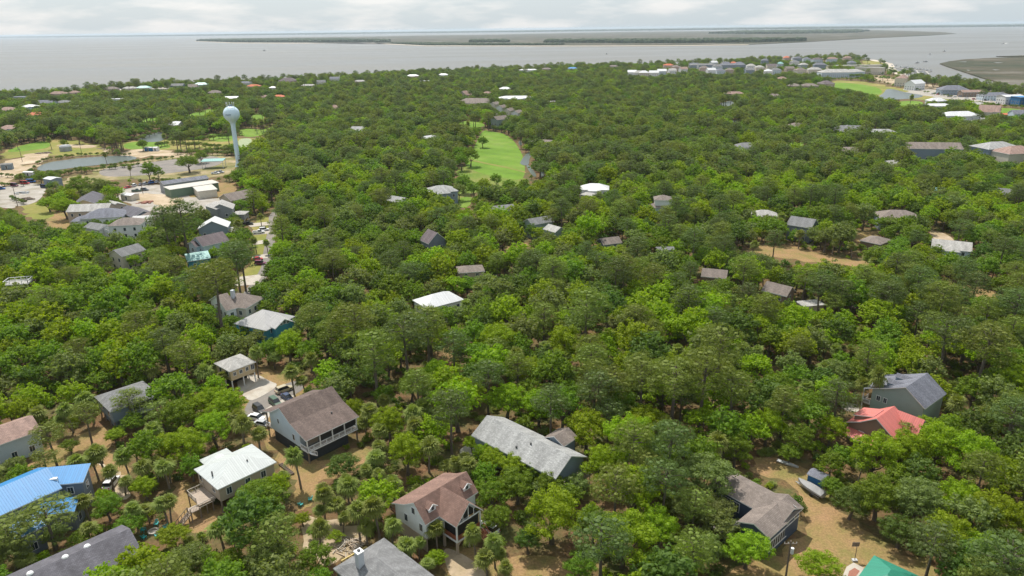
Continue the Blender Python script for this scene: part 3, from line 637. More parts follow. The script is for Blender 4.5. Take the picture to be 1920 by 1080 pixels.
W_green = siding('siding_green', (0.13, 0.20, 0.14)); W_brown = siding('siding_brown', (0.21, 0.15, 0.11)); W_teal = siding('siding_teal', (0.06, 0.28, 0.38))
W_pink = siding('siding_pink', (0.55, 0.42, 0.36)); W_beige = siding('siding_beige', (0.45, 0.37, 0.29))
M_trim = flat('white_trim', (0.74, 0.74, 0.73), 0.5, 0.05); M_glass = flat('window_glass', (0.035, 0.05, 0.065), 0.08, 0.1, 0.4, spec=0.8)
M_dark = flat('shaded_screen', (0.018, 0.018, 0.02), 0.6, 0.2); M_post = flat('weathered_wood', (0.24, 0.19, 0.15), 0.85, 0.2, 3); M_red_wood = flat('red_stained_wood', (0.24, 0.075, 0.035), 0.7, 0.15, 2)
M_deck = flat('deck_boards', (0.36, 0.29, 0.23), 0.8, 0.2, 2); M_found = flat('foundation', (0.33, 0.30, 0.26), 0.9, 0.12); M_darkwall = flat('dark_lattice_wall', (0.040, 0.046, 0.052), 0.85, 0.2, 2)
M_chim = flat('chimney_metal', (0.55, 0.57, 0.60), 0.4, 0.08); M_vent = flat('roof_vent', (0.10, 0.10, 0.10), 0.7, 0.1); M_yell = flat('yellow_wood', (0.55, 0.42, 0.16), 0.8, 0.1)
PROTECT = []    # (hull in photo pixels, distance)
FOOT = []       # house footprints on the ground
def hull(pts):
    pts = sorted(set(pts))
    def half(ps):
        h = []
        for p in ps:
            while len(h) > 1 and (h[-1][0]-h[-2][0])*(p[1]-h[-2][1])-(h[-1][1]-h[-2][1])*(p[0]-h[-2][0]) <= 0: h.pop()
            h.append(p)
        return h[:-1]
    return half(pts)+half(pts[::-1])
Z = Vector((0, 0, 1))
class Fr:
    """a house wing's frame: origin, along-ridge axis, across axis, length, width"""
    def __init__(s, O, ux, uy, L, W): s.O, s.ux, s.uy, s.L, s.W = O, ux, uy, L, W
    def p(s, x, y, z): return s.O+s.ux*x+s.uy*y+Z*z
def frame3(A, B, C, z):
    a = P(*A, z); b = P(*B, z); c = P(*C, z); u = b-a; u.z = 0; L = u.length; u.normalize(); v = Vector((-u.y, u.x, 0)); W = (c-a).dot(v)
    if W < 0: v = -v; W = -W
    return Fr(Vector((a.x, a.y, 0)), u, v, L, W)
def framec(px, py, L, W, deg, z):
    c = P(px, py, z); a = math.radians(deg); u = Vector((math.cos(a), math.sin(a), 0)); v = Vector((-u.y, u.x, 0))
    O = c-u*L/2-v*W/2; return Fr(Vector((O.x, O.y, 0)), u, v, L, W)
NH = [0]
class House:
    def __init__(s, label, cat='house', name='house', group=None, protect=0.25):
        s.label, s.cat, s.name, s.group, s.prot = label, cat, name, group, protect
        s.root = None; s.wall = MB(); s.roof = MB(); s.trim = MB(); s.found = MB(); s.frames = []; s.hp = []; s.wins = []; s.posts = []
    def start(s, fr):
        if s.root is None:
            c = fr.p(fr.L/2, fr.W/2, 0)
            s.root = empty(s.name, c, math.atan2(fr.ux.y, fr.ux.x)); tag(s.root, s.label, s.cat, s.group)
    def wing(s, fr, ze, roof, wall, kind='hip', slope=0.45, zb=0.0, ov=0.45, prof=None, windows='auto', trim=None, wallsides='ABCD', th=0.22, stilts=False):
        s.start(fr); L, W = fr.L, fr.W; tm = trim or M_trim; s.frames.append(fr)
        if kind == 'gable' and prof is None: prof = [(0, ze), (W/2, ze+slope*W/2), (W, ze)]
        if kind == 'shed' and prof is None: prof = [(0, ze), (W, ze+slope*W)]
        if kind == 'flat': prof = [(0, ze), (W*0.5, ze+0.12), (W, ze+0.05)]
        tops = []
        if prof:
            for (y0, z0), (y1, z1) in zip(prof[:-1], prof[1:]):
                q = [(0, y0, z0), (L, y0, z0), (L, y1, z1), (0, y1, z1)]; sl = math.hypot(y1-y0, z1-z0)
                tops.append((q, [(0, 0), (L, 0), (L, sl), (0, sl)]))
            edge = [(0, y, z) for y, z in prof]+[(L, y, z) for y, z in prof[::-1]]
        else:
            h = min(W, L)/2; zr = ze+slope*h
            a, b, c, d = (0, 0, ze), (L, 0, ze), (L, W, ze), (0, W, ze)
            if L >= W: r1, r2 = (h, W/2, zr), (L-h, W/2, zr)
            else: r1, r2 = (L/2, h, zr), (L/2, W-h, zr)
            sl = h*math.hypot(1, slope)
            if L >= W:
                tops += [([a, b, r2, r1], [(0, 0), (L, 0), (L-h, sl), (h, sl)]), ([c, d, r1, r2], [(0, 0), (L, 0), (L-h, sl), (h, sl)]),
                         ([b, c, r2], [(0, 0), (W, 0), (W/2, sl)]), ([d, a, r1], [(0, 0), (W, 0), (W/2, sl)])]
            else:
                tops += [([b, c, r2, r1], [(0, 0), (W, 0), (W-h, sl), (h, sl)]), ([d, a, r1, r2], [(0, 0), (W, 0), (W-h, sl), (h, sl)]),
                         ([a, b, r1], [(0, 0), (L, 0), (L/2, sl)]), ([c, d, r2], [(0, 0), (L, 0), (L/2, sl)])]
            edge = [a, b, c, d]
        for q, uv in tops:
            if len(q) == 4 and q[2] == q[3]: q = q[:3]; uv = uv[:3]
            s.roof.face([fr.p(*t) for t in q], roof, uv)
            s.roof.face([fr.p(t[0], t[1], t[2]-th) for t in q][::-1], tm)
            s.hp += [fr.p(*t) for t in q]
        for i in range(len(edge)):
            a, b = edge[i], edge[(i+1) % len(edge)]
            s.roof.face([fr.p(*a), fr.p(*b), fr.p(b[0], b[1], b[2]-th), fr.p(a[0], a[1], a[2]-th)], tm)
        # walls, inset by the overhang, running up to the underside of the roof
        def under(y):
            if prof:
                for (y0, z0), (y1, z1) in zip(prof[:-1], prof[1:]):
                    if y0 <= y <= y1+1e-6: return z0+(z1-z0)*(y-y0)/(y1-y0)-th-0.01
            return ze+slope*ov-th-0.02
        x0, x1, y0, y1 = ov, L-ov, ov, W-ov; wz = under
        def wf(pts): s.wall.face([fr.p(*t) for t in pts], wall)
        s.x = (x0, x1, y0, y1)
        if wall is not None:
            if "A" in wallsides: wf([(x0, y0, zb), (x1, y0, zb), (x1, y0, wz(y0)), (x0, y0, wz(y0))])
            if "C" in wallsides: wf([(x0, y1, zb), (x1, y1, zb), (x1, y1, wz(y1)), (x0, y1, wz(y1))])
            ys = [y0]+([y for y, z in prof if y0 < y < y1] if prof else [])+[y1]
            for sd, x in (('D', x0), ('B', x1)):
                if sd in wallsides: wf([(x, y0, zb)]+[(x, y1, zb)]+[(x, y, wz(y)) for y in ys[::-1]])
            if zb > 0.5: wf([(x0, y0, zb+.01), (x1, y0, zb+.01), (x1, y1, zb+.01), (x0, y1, zb+.01)])
        if stilts:
            nx = max(2, int((x1-x0)/3.2)+1); ny = max(2, int((y1-y0)/3.2)+1)
            for i in range(nx):
                for j in range(ny):
                    if 0 < i < nx-1 and 0 < j < ny-1: continue
                    m_ = MB(); s.posts.append(m_); m_.box(fr.p(x0+0.15+(x1-x0-0.3)*i/(nx-1), y0+.15+(y1-y0-.3)*j/(ny-1), 0), fr.ux, fr.uy, -.13, .13, -.13, .13, -0.2, zb, stilts)
        FOOT.append([tuple(fr.p(x, y, 0).to_2d()) for x, y in ((0, 0), (L, 0), (L, W), (0, W))])
        s.hp += [fr.p(x, y, ze-(ze-zb)*s.prot) for x, y in ((0, 0), (L, 0), (L, W), (0, W))]
        if windows == 'auto' and wall is not None: s.autowin(fr, ze, zb)
        elif windows and windows != 'auto':
            for wd in windows: s.win(fr, *wd)
        return fr
    def autowin(s, fr, ze, zb):
        d = (fr.O.to_2d()).length
        hts = [(zb+1.7)] if ze-zb < 4.6 else [zb+1.7, zb+4.6]
        for sd in 'ABCD':
            n = {'A': -fr.uy, 'B': fr.ux, 'C': fr.uy, 'D': -fr.ux}[sd]
            if n.dot(-fr.p(fr.L/2, fr.W/2, 0)) < 0.1*d: continue
            ln = (fr.L if sd in 'AC' else fr.W)-1.6; k = max(1, int(ln/(2.9 if d < 300 else 3.6)))
            for zc in hts:
                if zc+0.8 > ze-0.2: continue
                for i in range(k): s.win(fr, sd, 0.8+ln*(i+0.5)/k, zc, 1.0, 1.4)
    def win(s, fr, side, t, zc, wd=1.0, ht=1.4, ov=0.45, name='window', fm=None, gm=None):
        """a window: frame in white, pane set in front, on wall side A/B/C/D at distance t along it"""
        L, W = fr.L, fr.W
        if side == 'A': o, u, n = fr.p(t, ov, zc), fr.ux, -fr.uy
        elif side == 'C': o, u, n = fr.p(t, W-ov, zc), fr.ux, fr.uy
        elif side == 'B': o, u, n = fr.p(L-ov, t, zc), fr.uy, fr.ux
        else: o, u, n = fr.p(ov, t, zc), fr.uy, -fr.ux
        s.wins.append((o, u, n, wd, ht, name, fm or M_trim, gm or M_glass))
    def finish(s, far=False):
        s.wall.build('wall', s.root); s.roof.build('roof', s.root); [m_.build('post', s.root) for m_ in s.posts]; s.found.build('foundation', s.root)
        for (o, u, n, wd, ht, name, fm, gm) in s.wins:
            f = MB(); f.box(o, u, n, -wd/2-.12, wd/2+.12, -0.02, 0.05, -ht/2-.12, ht/2+.12, fm)
            w_ = f.build(name, s.root)
            g = MB(); g.box(o, u, n, -wd/2, -0.03, 0.052, 0.07, -ht/2, ht/2, gm); g.box(o, u, n, 0.03, wd/2, 0.052, 0.07, -ht/2, ht/2, gm)
            if o.to_2d().length < 330: reparent_build(g, 'pane', w_)
            else:
                g2 = MB()
                bpy.data.objects.remove(w_); g2.v, g2.f, g2.m, g2.uv, g2.mats = f.v[:], f.f[:], f.m[:], f.uv[:], f.mats[:]
                g2.box(o, u, n, -wd/2, wd/2, 0.052, 0.07, -ht/2, ht/2, gm); g2.build(name, s.root)
        q = [Q(*p) for p in s.hp]; dist = min(k[2] for k in q)
        if s.prot is not None and s.prot >= 0: PROTECT.append((hull([(round(k[0], 1), round(k[1], 1)) for k in q]), dist+2, s.root.location.copy()))
        HOUSES.append(s); return s.root
def reparent_build(mb, name, parent): return mb.build(name, parent)
HOUSES = []
def part(s, name, fn, label=None):
    m = MB(); fn(m); o = m.build(name, s.root if isinstance(s, House) else s)
    if label: o["label"] = label
    return o
def rail(m, a, b, mat, h=1.0, post=1.6, balus=True, r=0.045):
    a = Vector(a); b = Vector(b); n = max(1, int((b-a).length/post))
    m.bar(a+Z*h, b+Z*h, r, mat); m.bar(a+Z*0.15, b+Z*0.15, r*.8, mat)
    for i in range(n+1): p = a.lerp(b, i/n); m.bar(p, p+Z*(h+.05), r*1.2, mat)
    if balus:
        k = int((b-a).length/0.28)
        for i in range(1, k): p = a.lerp(b, i/k); m.bar(p+Z*.15, p+Z*h, r*.4, mat)

# --- brown-roofed white house on dark stilted base
h = House('large white house with brown gable roof and a screened porch above a dark base', protect=0.95)
fr = frame3((573, 827), (673, 780.5), (489, 773.5), 6.2)
h.wing(fr, 6.2, R_brown, None, prof=[(0, 6.2), (6.0, 8.1), (10.1, 10.6), (14.2, 8.1), (fr.W, 6.5)])
x0, x1 = 0.45, fr.L-0.45; ya, yb = 3.2, 15.8
def zz(y): return (6.2+(8.1-6.2)*y/6.0) if y < 6 else (8.1+2.5*(y-6)/4.1 if y < 10.1 else (10.6-2.5*(y-10.1)/4.1 if y < 14.2 else 8.1-1.6*(y-14.2)/(fr.W-14.2)))-0.0
for x in (x0, x1): h.wall.face([fr.p(x, ya, 3.0), fr.p(x, yb, 3.0)]+[fr.p(x, y, zz(y)-.24) for y in (yb, 14.2, 10.1, 6, ya)], W_blueish)
h.wall.face([fr.p(x0, ya, 3), fr.p(x1, ya, 3), fr.p(x1, ya, zz(ya)-.24), fr.p(x0, ya, zz(ya)-.24)], W_blueish)
h.wall.face([fr.p(x0, yb, 3), fr.p(x1, yb, 3), fr.p(x1, yb, zz(yb)-.24), fr.p(x0, yb, zz(yb)-.24)], W_blueish)
h.wall.face([fr.p(x0, 0.4, 3.0), fr.p(x1, 0.4, 3.0), fr.p(x1, yb, 3.0), fr.p(x0, yb, 3.0)], M_deck)
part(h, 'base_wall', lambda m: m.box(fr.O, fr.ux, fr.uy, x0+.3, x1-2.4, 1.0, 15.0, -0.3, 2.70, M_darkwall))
def porch(m):
    m.box(fr.O, fr.ux, fr.uy, x0-.1, x1+.1, 0.3, ya, 2.72, 2.98, M_trim)
    for i in range(5):
        x = x0+.1+(x1-x0-.2)*i/4; m.box(fr.p(x, 0.5, 0), fr.ux, fr.uy, -.1, .1, -.1, .1, 2.99, 6.05, M_trim)
    m.box(fr.O, fr.ux, fr.uy, x0, x1, .42, .58, 5.75, 5.95, M_trim)
part(h, 'porch', porch)
def prl(m):
    rail(m, fr.p(x0, .5, 3.0), fr.p(x1, .5, 3.0), M_trim, r=.06); rail(m, fr.p(x0, .5, 3.0), fr.p(x0, ya, 3.0), M_trim, r=.06); rail(m, fr.p(x1, .5, 3.0), fr.p(x1, ya, 3.0), M_trim, r=.06)
part(h, 'porch_rail', prl)
for i in range(4):
    xa = x0+.2+(x1-x0-.2)*i/4; xb = x0+(x1-x0-.2)*(i+1)/4
    part(h, 'porch_screen', lambda m: m.box(fr.O, fr.ux, fr.uy, xa, xb, .74, .78, 4.0, 5.72, M_dark if i else M_glass))
if True:
    for x in (x0+.2, x1-.2):
        for y in (.6, 17.6): m_ = MB(); h.posts.append(m_); m_.box(fr.p(x, y, 0), fr.ux, fr.uy, -.14, .14, -.14, .14, -.3, 2.7 if y < 5 else 6.4, M_post)
def stair(m, O, u, v, n, w, z1, mat, rise=0.2, run=0.27):
    for i in range(n): m.box(O, u, v, i*run, (i+1)*run+.03, 0, w, z1-(i+1)*rise-.06, z1-(i+1)*rise, mat)
    for y in (0, w):
        a = O+v*y+Z*z1; b = O+v*y+u*(n*run)+Z*(z1-n*rise); m.bar(a-Z*.1, b-Z*.1, .07, mat); m.bar(a+Z*.9, b+Z*.9, .05, mat)
        for k in range(5): p = a.lerp(b, k/4); m.bar(p, p+Z*.9, .04, mat)
part(h, 'stairs', lambda m: stair(m, fr.p(.6, .25, 0), fr.ux, -fr.uy*1.0, 5, 1.1, 3.0, M_trim))
h.win(fr, 'D', 12.0, 6.3, .6, 1.1); h.win(fr, 'D', 5.8, 4.6, .7, 1.4); h.win(fr, 'A', 4.0, 4.6, 1.0, 1.8, ov=ya); h.win(fr, 'A', 8.0, 4.6, 1.6, 2.0, ov=ya, name='door')
part(h, 'rear_deck', lambda m: (m.box(fr.O, fr.ux, fr.uy, x0, x1, 15.9, 18.2, 2.7, 2.95, M_deck), rail(m, fr.p(x0, 18.1, 2.95), fr.p(x0, 15.9, 2.95), M_trim)))
for x, y, zc in ((9.5, 4.0, 7.5),): part(h, 'roof_vent', lambda m: m.box(fr.p(x, y, 0), fr.ux, fr.uy, -.15, .15, -.15, .15, zc-.1, zc+.35, M_vent))
h.finish(); H1 = h
# --- white metal hip roof
h = House('stilted house with a white ribbed metal hip roof and a wooden side deck', protect=0.55)
fr = frame3((407.6, 918.2), (518.6, 866.2), (363.8, 879.5), 6.0)
h.wing(fr, 6.0, R_white, W_beige, slope=.42, zb=2.7, stilts=M_post, windows=[('D', 3.0, 4.6), ('D', 8.6, 4.6), ('A', 9.8, 4.4), ('A', 6.4, 4.4), ('A', 2.4, 4.4)])
fr2 = framec(410, 860, 6.2, 5.4, 47, 4.3)
h.wing(fr2, 4.3, R_white, None, slope=.38, windows=None); 
part(h, 'base_wall', lambda m: m.box(fr.O, fr.ux, fr.uy, 4.0, fr.L-.7, 1.0, fr.W-1.0, -.2, 2.66, W_beige))
def dk(m):
    m.box(fr.O, fr.ux, fr.uy, -3.0, .4, 2.5, 7.8, 2.5, 2.68, M_deck); m.box(fr.O, fr.ux, fr.uy, -5.0, -3.0, 2.0, 3.9, 2.1, 2.28, M_deck)
    for x, y in ((-2.9, 2.6), (-2.9, 7.7), (-.4, 2.6), (-4.9, 2.1), (-4.9, 3.8), (-3.2, 2.1), (-1.6, 2.6)): m.box(fr.p(x, y, 0), fr.ux, fr.uy, -.1, .1, -.1, .1, -.2, 2.48, M_post)
    rail(m, fr.p(-2.95, 3.9, 2.68), fr.p(-2.95, 7.75, 2.68), M_conc, r=.05); rail(m, fr.p(-2.95, 7.75, 2.68), fr.p(.3, 7.75, 2.68), M_conc, r=.05)
    rail(m, fr.p(-4.95, 2.05, 2.28), fr.p(-.2, 2.05, 2.45), M_conc, r=.05)
part(h, 'deck', dk)
part(h, 'stairs', lambda m: stair(m, fr.p(-5.0, 2.0, 0), -fr.ux, fr.uy, 10, 1.3, 2.1, M_post))
for x, y in ((1.2, 4.4), (8.0, 3.0)): part(h, 'roof_vent', lambda m: m.box(fr.p(x, y, 0), fr.ux, fr.uy, -.12, .12, -.12, .12, 6.2, 7.6, M_vent))
h.finish(); H2 = h
# --- dormered house
h = House('white house with brown shingle roof, two dormers and an arched gable porch', protect=0.9)
fr = frame3((797.8, 984.4), (896.7, 922.2), (731.6, 942.7), 6.5)
pf = [(0, 6.5), (3.1, 9.7), (6.0, 7.9), (fr.W, 6.3)]
h.wing(fr, 6.5, R_rust, W_white, prof=pf, zb=2.9, windows=[('D', 1.9, 4.7, .8, 1.4), ('D', 6.2, 4.7, .8, 1.4), ('D', 3.9, 7.3, .8, 1.2)])
part(h, 'base_wall', lambda m: m.box(fr.O, fr.ux, fr.uy, .4, fr.L-.4, .4 if 0 else 3.0, fr.W-.4, -.2, 2.86, W_beige))
part(h, 'base_wall', lambda m: m.box(fr.O, fr.ux, fr.uy, .4, .6, .45, 2.98, -.2, 2.86, W_beige))
fx = frame3((855.6, 988.9), (824.9, 968.9), (903.3, 954.4), 6.5); fx = Fr(fx.O, fx.ux, fx.uy, fx.L+3.2, fx.W)
h.wing(fx, 6.5, R_rust, None, kind='gable', prof=[(0, 6.5), (fx.W/2, 9.9), (fx.W, 6.5)], windows=None)
def pch(m):
    m.box(fx.O, fx.ux, fx.uy, .3, 4.2, .3, fx.W-.3, 2.6, 2.9, M_trim)
    for x, y in ((.45, .45), (.45, fx.W-.45), (4.0, .45), (4.0, fx.W-.45)): m.box(fx.p(x, y, 0), fx.ux, fx.uy, -.13, .13, -.13, .13, 2.91, 6.3, M_trim)
    for x, y in ((.45, .45), (.45, fx.W-.45), (4.0, .45), (4.0, fx.W-.45), (.45, fx.W/2)): m.box(fx.p(x, y, 0), fx.ux, fx.uy, -.2, .2, -.2, .2, -.2, 2.58, W_beige)
    m.box(fx.O, fx.ux, fx.uy, .35, .5, .6, fx.W-.6, 6.2, 6.4, M_trim)
part(h, 'porch', pch)
def arch(m):
    for (a, b) in ((.65, fx.W/2-.2), (fx.W/2+.2, fx.W-.65)):
        mid = (a+b)/2; r = (b-a)/2
        for i in range(10):
            t0 = math.pi*i/10; t1 = math.pi*(i+1)/10
            ya_, yb_ = mid-r*math.cos(t0), mid-r*math.cos(t1); zl = 1.5+1.0*math.sin((t0+t1)/2)
            m.box(fx.O, fx.ux, fx.uy, .32, .58, ya_, yb_, zl, 2.58, W_beige)
part(h, 'porch_arch', arch)
part(h, 'porch_rail', lambda m: (m.box(fx.O, fx.ux, fx.uy, .36, .46, .6, fx.W-.6, 3.0, 3.95, M_red_wood), m.box(fx.O, fx.ux, fx.uy, .6, 3.9, .36, .46, 3.0, 3.95, M_red_wood)))
part(h, 'porch_screen', lambda m: (m.box(fx.O, fx.ux, fx.uy, .7, .75, .6, fx.W-.6, 2.95, 6.2, M_dark), m.box(fx.O, fx.ux, fx.uy, .7, 3.9, .62, .67, 2.95, 6.2, M_dark), m.face([fx.p(.75, .9, 6.5), fx.p(.75, fx.W-.9, 6.5), fx.p(.75, fx.W/2, 9.3)], M_dark)))
part(h, 'gable_frame', lambda m: (m.bar(fx.p(.4, fx.W/2, 6.4), fx.p(.4, fx.W/2, 9.4), .07, M_trim), m.bar(fx.p(.4, fx.W*.3, 6.4), fx.p(.4, fx.W*.3, 7.9), .06, M_trim), m.bar(fx.p(.4, fx.W*.7, 6.4), fx.p(.4, fx.W*.7, 7.9), .06, M_trim)))
for xd in (2.6, 11.2):
    fd = Fr(fr.p(xd-1.0, .7, 0), -fr.uy*-1, fr.ux, 3.0, 2.0)
    dm = MB(); zt = 8.9
    a = [fr.p(xd-1.05, .75, 8.35), fr.p(xd, .75, 9.15), fr.p(xd+1.05, .75, 8.35)]; b = [fr.p(xd-1.05, 3.0, 8.35), fr.p(xd, 3.1, 9.15), fr.p(xd+1.05, 3.0, 8.35)]
    dm.face([a[0], a[1], b[1], b[0]], R_rust, [(0, 0), (1.3, 0), (1.3, 2.3), (0, 2.3)]); dm.face([a[1], a[2], b[2], b[1]], R_rust, [(0, 0), (1.3, 0), (1.3, 2.3), (0, 2.3)])
    c0, c1 = fr.p(xd-.85, 1.0, 7.5), fr.p(xd+.85, 1.0, 7.5)
    dm.face([c0, c1, fr.p(xd+.85, 1.0, 8.5), fr.p(xd, 1.0, 9.1), fr.p(xd-.85, 1.0, 8.5)], W_white)
    for sx in (-.85, .85): dm.face([fr.p(xd+sx, 1.0, 7.5), fr.p(xd+sx, 1.0, 8.48), fr.p(xd+sx, 2.1, 8.48)], W_white)
    for i_, j_ in ((0, 1), (1, 2)): dm.bar(a[i_]-Z*.06, a[j_]-Z*.06, .06, M_trim)
    d_ = dm.build('dormer', h.root)
    reparent_build((lambda m: (m.box(fr.p(xd, 1.0, 8.15), fr.ux, -fr.uy, -.4, .4, .01, .06, -.45, .45, M_trim), m)[1])(MB()), 'window', d_)
    g = MB(); g.box(fr.p(xd, .93, 8.15), fr.ux, -fr.uy, -.3, .3, 0, .02, -.36, .36, M_glass); g.build('pane', h.root)
part(h, 'stairs', lambda m: stair(m, fx.p(-.2, fx.W-1.6, 0), -fx.ux, fx.uy, 15, 1.4, 2.9, M_red_wood))
part(h, 'deck', lambda m: (m.box(fr.O, fr.ux, fr.uy, 1.5, 7.0, fr.W+.1, fr.W+2.6, 2.5, 2.7, M_red_wood), rail(m, fr.p(1.5, fr.W+2.5, 2.7), fr.p(7, fr.W+2.5, 2.7), M_post), rail(m, fr.p(1.5, fr.W+.2, 2.7), fr.p(1.5, fr.W+2.5, 2.7), M_post)))
h.finish(); H3 = h
# --- grey hip roof with metal chimney at the lower edge
h = House('grey shingled hip roof house with a tall metal chimney at the lower edge', protect=0.3)
fr = frame3((720, 1008), (812, 1078), (625, 1066), 5.0); fr = Fr(fr.O, fr.ux, fr.uy, 21, fr.W*1.0)
h.wing(fr, 5.0, R_mid, W_slate, slope=.42, windows='auto')
c = P(675, 1056, 6.6)
part(h, 'chimney', lambda m: (m.box(Vector((c.x, c.y, 0)), fr.ux, fr.uy, -.55, .55, -.55, .55, 4.5, 8.9, M_chim), m.box(Vector((c.x, c.y, 0)), fr.ux, fr.uy, -.65, .65, -.65, .65, 8.9, 9.1, M_trim), m.box(Vector((c.x, c.y, 0)), fr.ux, fr.uy, -.2, .2, -.2, .2, 9.1, 9.4, M_vent)))
h.finish(); H4 = h
t_ = empty('deck_frame', P(665, 1035)); tag(t_, 'low yellow timber deck edge beside the grey chimney house and brush pile', 'deck')
part(t_, 'beam', lambda m: (m.bar(P(640, 1052, .8), P(686, 1026, .8), .12, M_yell), m.bar(P(686, 1026, .8), P(689, 1029, .8), .12, M_yell), m.bar(P(640, 1052, .45), P(686, 1026, .45), .1, M_yell)))
part(t_, 'post', lambda m: [m.bar(P(640+46*k/4, 1052-26*k/4, 0).lerp(P(640+46*k/4, 1052-26*k/4, 1), 0), P(640+46*k/4, 1052-26*k/4, 1)*1.0, .08, M_yell) for k in range(5)])
# --- long grey roof
h = House('long low house under a pale grey shingle gable roof among bright oaks', protect=0.3)
fr = frame3((883.5, 816), (1042, 898), (930, 776), 5.5)
h.wing(fr, 5.5, R_grey, W_bgrey, prof=[(0, 5.5), (5.0, 8.4), (fr.W, 5.6)], windows='auto', ov=.6)
fr3 = framec(1052, 822, 5.0, 5.5, 47, 6.0); h.wing(fr3, 6.3, R_taupe, W_bgrey, kind='gable', slope=.5, windows=None)
for x, y in ((14.5, 3.6), (12.0, 1.8)): part(h, 'roof_vent', lambda m: m.box(fr.p(x, y, 0), fr.ux, fr.uy, -.14, .14, -.14, .14, 5.5+.58*y-.1, 5.5+.58*y+.45, M_vent))
def scr(m):
    for k in range(5): m.bar(fr.p(fr.L-.1, .8+2.1*k, 2.2), fr.p(fr.L+1.6, .8+2.1*k, 2.2), .06, M_post); m.bar(fr.p(fr.L+1.6, .8+2.1*k, 0), fr.p(fr.L+1.6, .8+2.1*k, 5.2), .08, M_post)
    m.box(fr.O, fr.ux, fr.uy, fr.L-.2, fr.L+1.7, .5, fr.W-.5, 2.3, 2.45, M_deck); rail(m, fr.p(fr.L+1.6, .8, 2.45), fr.p(fr.L+1.6, fr.W-.8, 2.45), M_post)
part(h, 'porch', scr)
h.finish(); H5 = h
# --- navy house
h = House('navy blue L shaped house with brown roof, white trim and a satellite dish', protect=0.8)
fr = frame3((1443, 1010), (1507, 952), (1385, 993), 5.0); fr = Fr(fr.O, fr.ux, fr.uy, fr.L, 6.4)
h.wing(fr, 5.0, R_taupe, W_navy, kind='gable', slope=.42, windows=None)
fr2 = frame3((1507, 952), (1372, 882), (1424, 960), 5.0)
h.wing(fr2, 5.0, R_taupe, W_navy, kind='gable', slope=.42, windows=None)
for k in range(7): h.win(fr, 'A', 1.2+k*0.85, 2.2, .6, 1.7)
for k in range(3): h.win(fr2, 'C', fr2.L-6.6+k*2.0+.5, 3.0, 1.1, 1.9, name='window' if k != 1 else 'door')
h.win(fr, 'A', 7.6, 4.2, .5, .8); h.win(fr, 'A', 10.6, 4.0, .6, .9)
part(h, 'trim_band', lambda m: (m.box(fr.O, fr.ux, fr.uy, .5, fr.L-.5, .38, .44, 3.2, 3.4, M_trim), m.box(fr.O, fr.ux, fr.uy, .5, 7.6, .38, .44, 1.0, 1.15, M_trim)))
c = fr.p(10.2, .7, 5.4)
part(h, 'satellite_dish', lambda m: (m.bar(c-Z*.2, c+Z*.5, .05, M_vent), m.tube([tuple(c+Z*.6), tuple(c+Z*.72+fr.ux*.1-fr.uy*.05)], [.25, .5], M_trim, 12)))
def dk(m):
    m.box(fr.O, fr.ux, fr.uy, -1.0, 4.2, 7.6, 13.6, 1.6, 1.75, M_conc); rail(m, fr.p(-1, 7.6, 1.75), fr.p(-1, 13.6, 1.75), M_conc, r=.05); rail(m, fr.p(-1, 13.6, 1.75), fr.p(4.2, 13.6, 1.75), M_conc, r=.05)
    for x in (-.8, 1.6, 4.0):
        for y in (7.8, 10.6, 13.4): m.bar(fr.p(x, y, 0), fr.p(x, y, 1.6), .1, M_post)
part(h, 'deck', dk)
h.finish(); H6 = h
# --- grey steep roofed house upper right, red roof in front of it
h = House('tall sage grey house with a charcoal roof and two dormers behind the red roof', protect=0.75)
fr = frame3((1734.5, 767), (1775, 738), (1620, 736), 7.0)
h.wing(fr, 7.0, R_slate, W_sage, prof=[(0, 7.0), (4.9, 10.6), (9.2, 8.6), (fr.W+1.5, 6.6)], windows=[('D', 9.0, 5.2, .7, 1.2), ('D', 7.0, 2.8, .8, 1.3), ('D', 10.6, 5.2, .8, 1.2)])
for xd in (3.2, 7.6):
    dm = MB(); y_ = 10.2
    a = [fr.p(xd-1.1, y_, 9.15), fr.p(xd, y_, 9.9), fr.p(xd+1.1, y_, 9.15)]; b = [fr.p(xd-1.1, 6.8, 9.15), fr.p(xd, 6.2, 9.9), fr.p(xd+1.1, 6.8, 9.15)]
    dm.face([a[0], a[1], b[1], b[0]], R_slate, [(0, 0), (1.3, 0), (1.3, 2.3), (0, 2.3)]); dm.face([a[1], a[2], b[2], b[1]], R_slate, [(0, 0), (1.3, 0), (1.3, 2.3), (0, 2.3)])
    dm.face([fr.p(xd-1, y_-.25, 8.1), fr.p(xd+1, y_-.25, 8.1), fr.p(xd+1, y_-.25, 9.1), fr.p(xd, y_-.25, 9.8), fr.p(xd-1, y_-.25, 9.1)], W_bgrey)
    for sx in (-1, 1): dm.face([fr.p(xd+sx, y_-.25, 8.1), fr.p(xd+sx, y_-.25, 9.15), fr.p(xd+sx, 8.0, 9.15)], W_bgrey)
    dm.build('dormer', h.root)
part(h, 'porch', lambda m: (m.box(fr.O, fr.ux, fr.uy, .3, 3.4, 12.2, 14.4, 2.6, 2.8, M_deck), rail(m, fr.p(.3, 14.3, 2.8), fr.p(3.4, 14.3, 2.8), M_trim), rail(m, fr.p(.3, 12.4, 2.8), fr.p(.3, 14.3, 2.8), M_trim), m.box(fr.O, fr.ux, fr.uy, .4, .6, 14.1, 14.3, 0, 6.4, M_trim)))
h.finish(); H8 = h
h = House('house with a coral red standing seam metal roof of several gables', protect=0.75)
def zf(px, py, z): return P(px, py, z)
fr = frame3((1685, 833), (1728, 800), (1589, 804), 5); fr = Fr(fr.O, fr.ux, fr.uy, 8.6, 11.6)
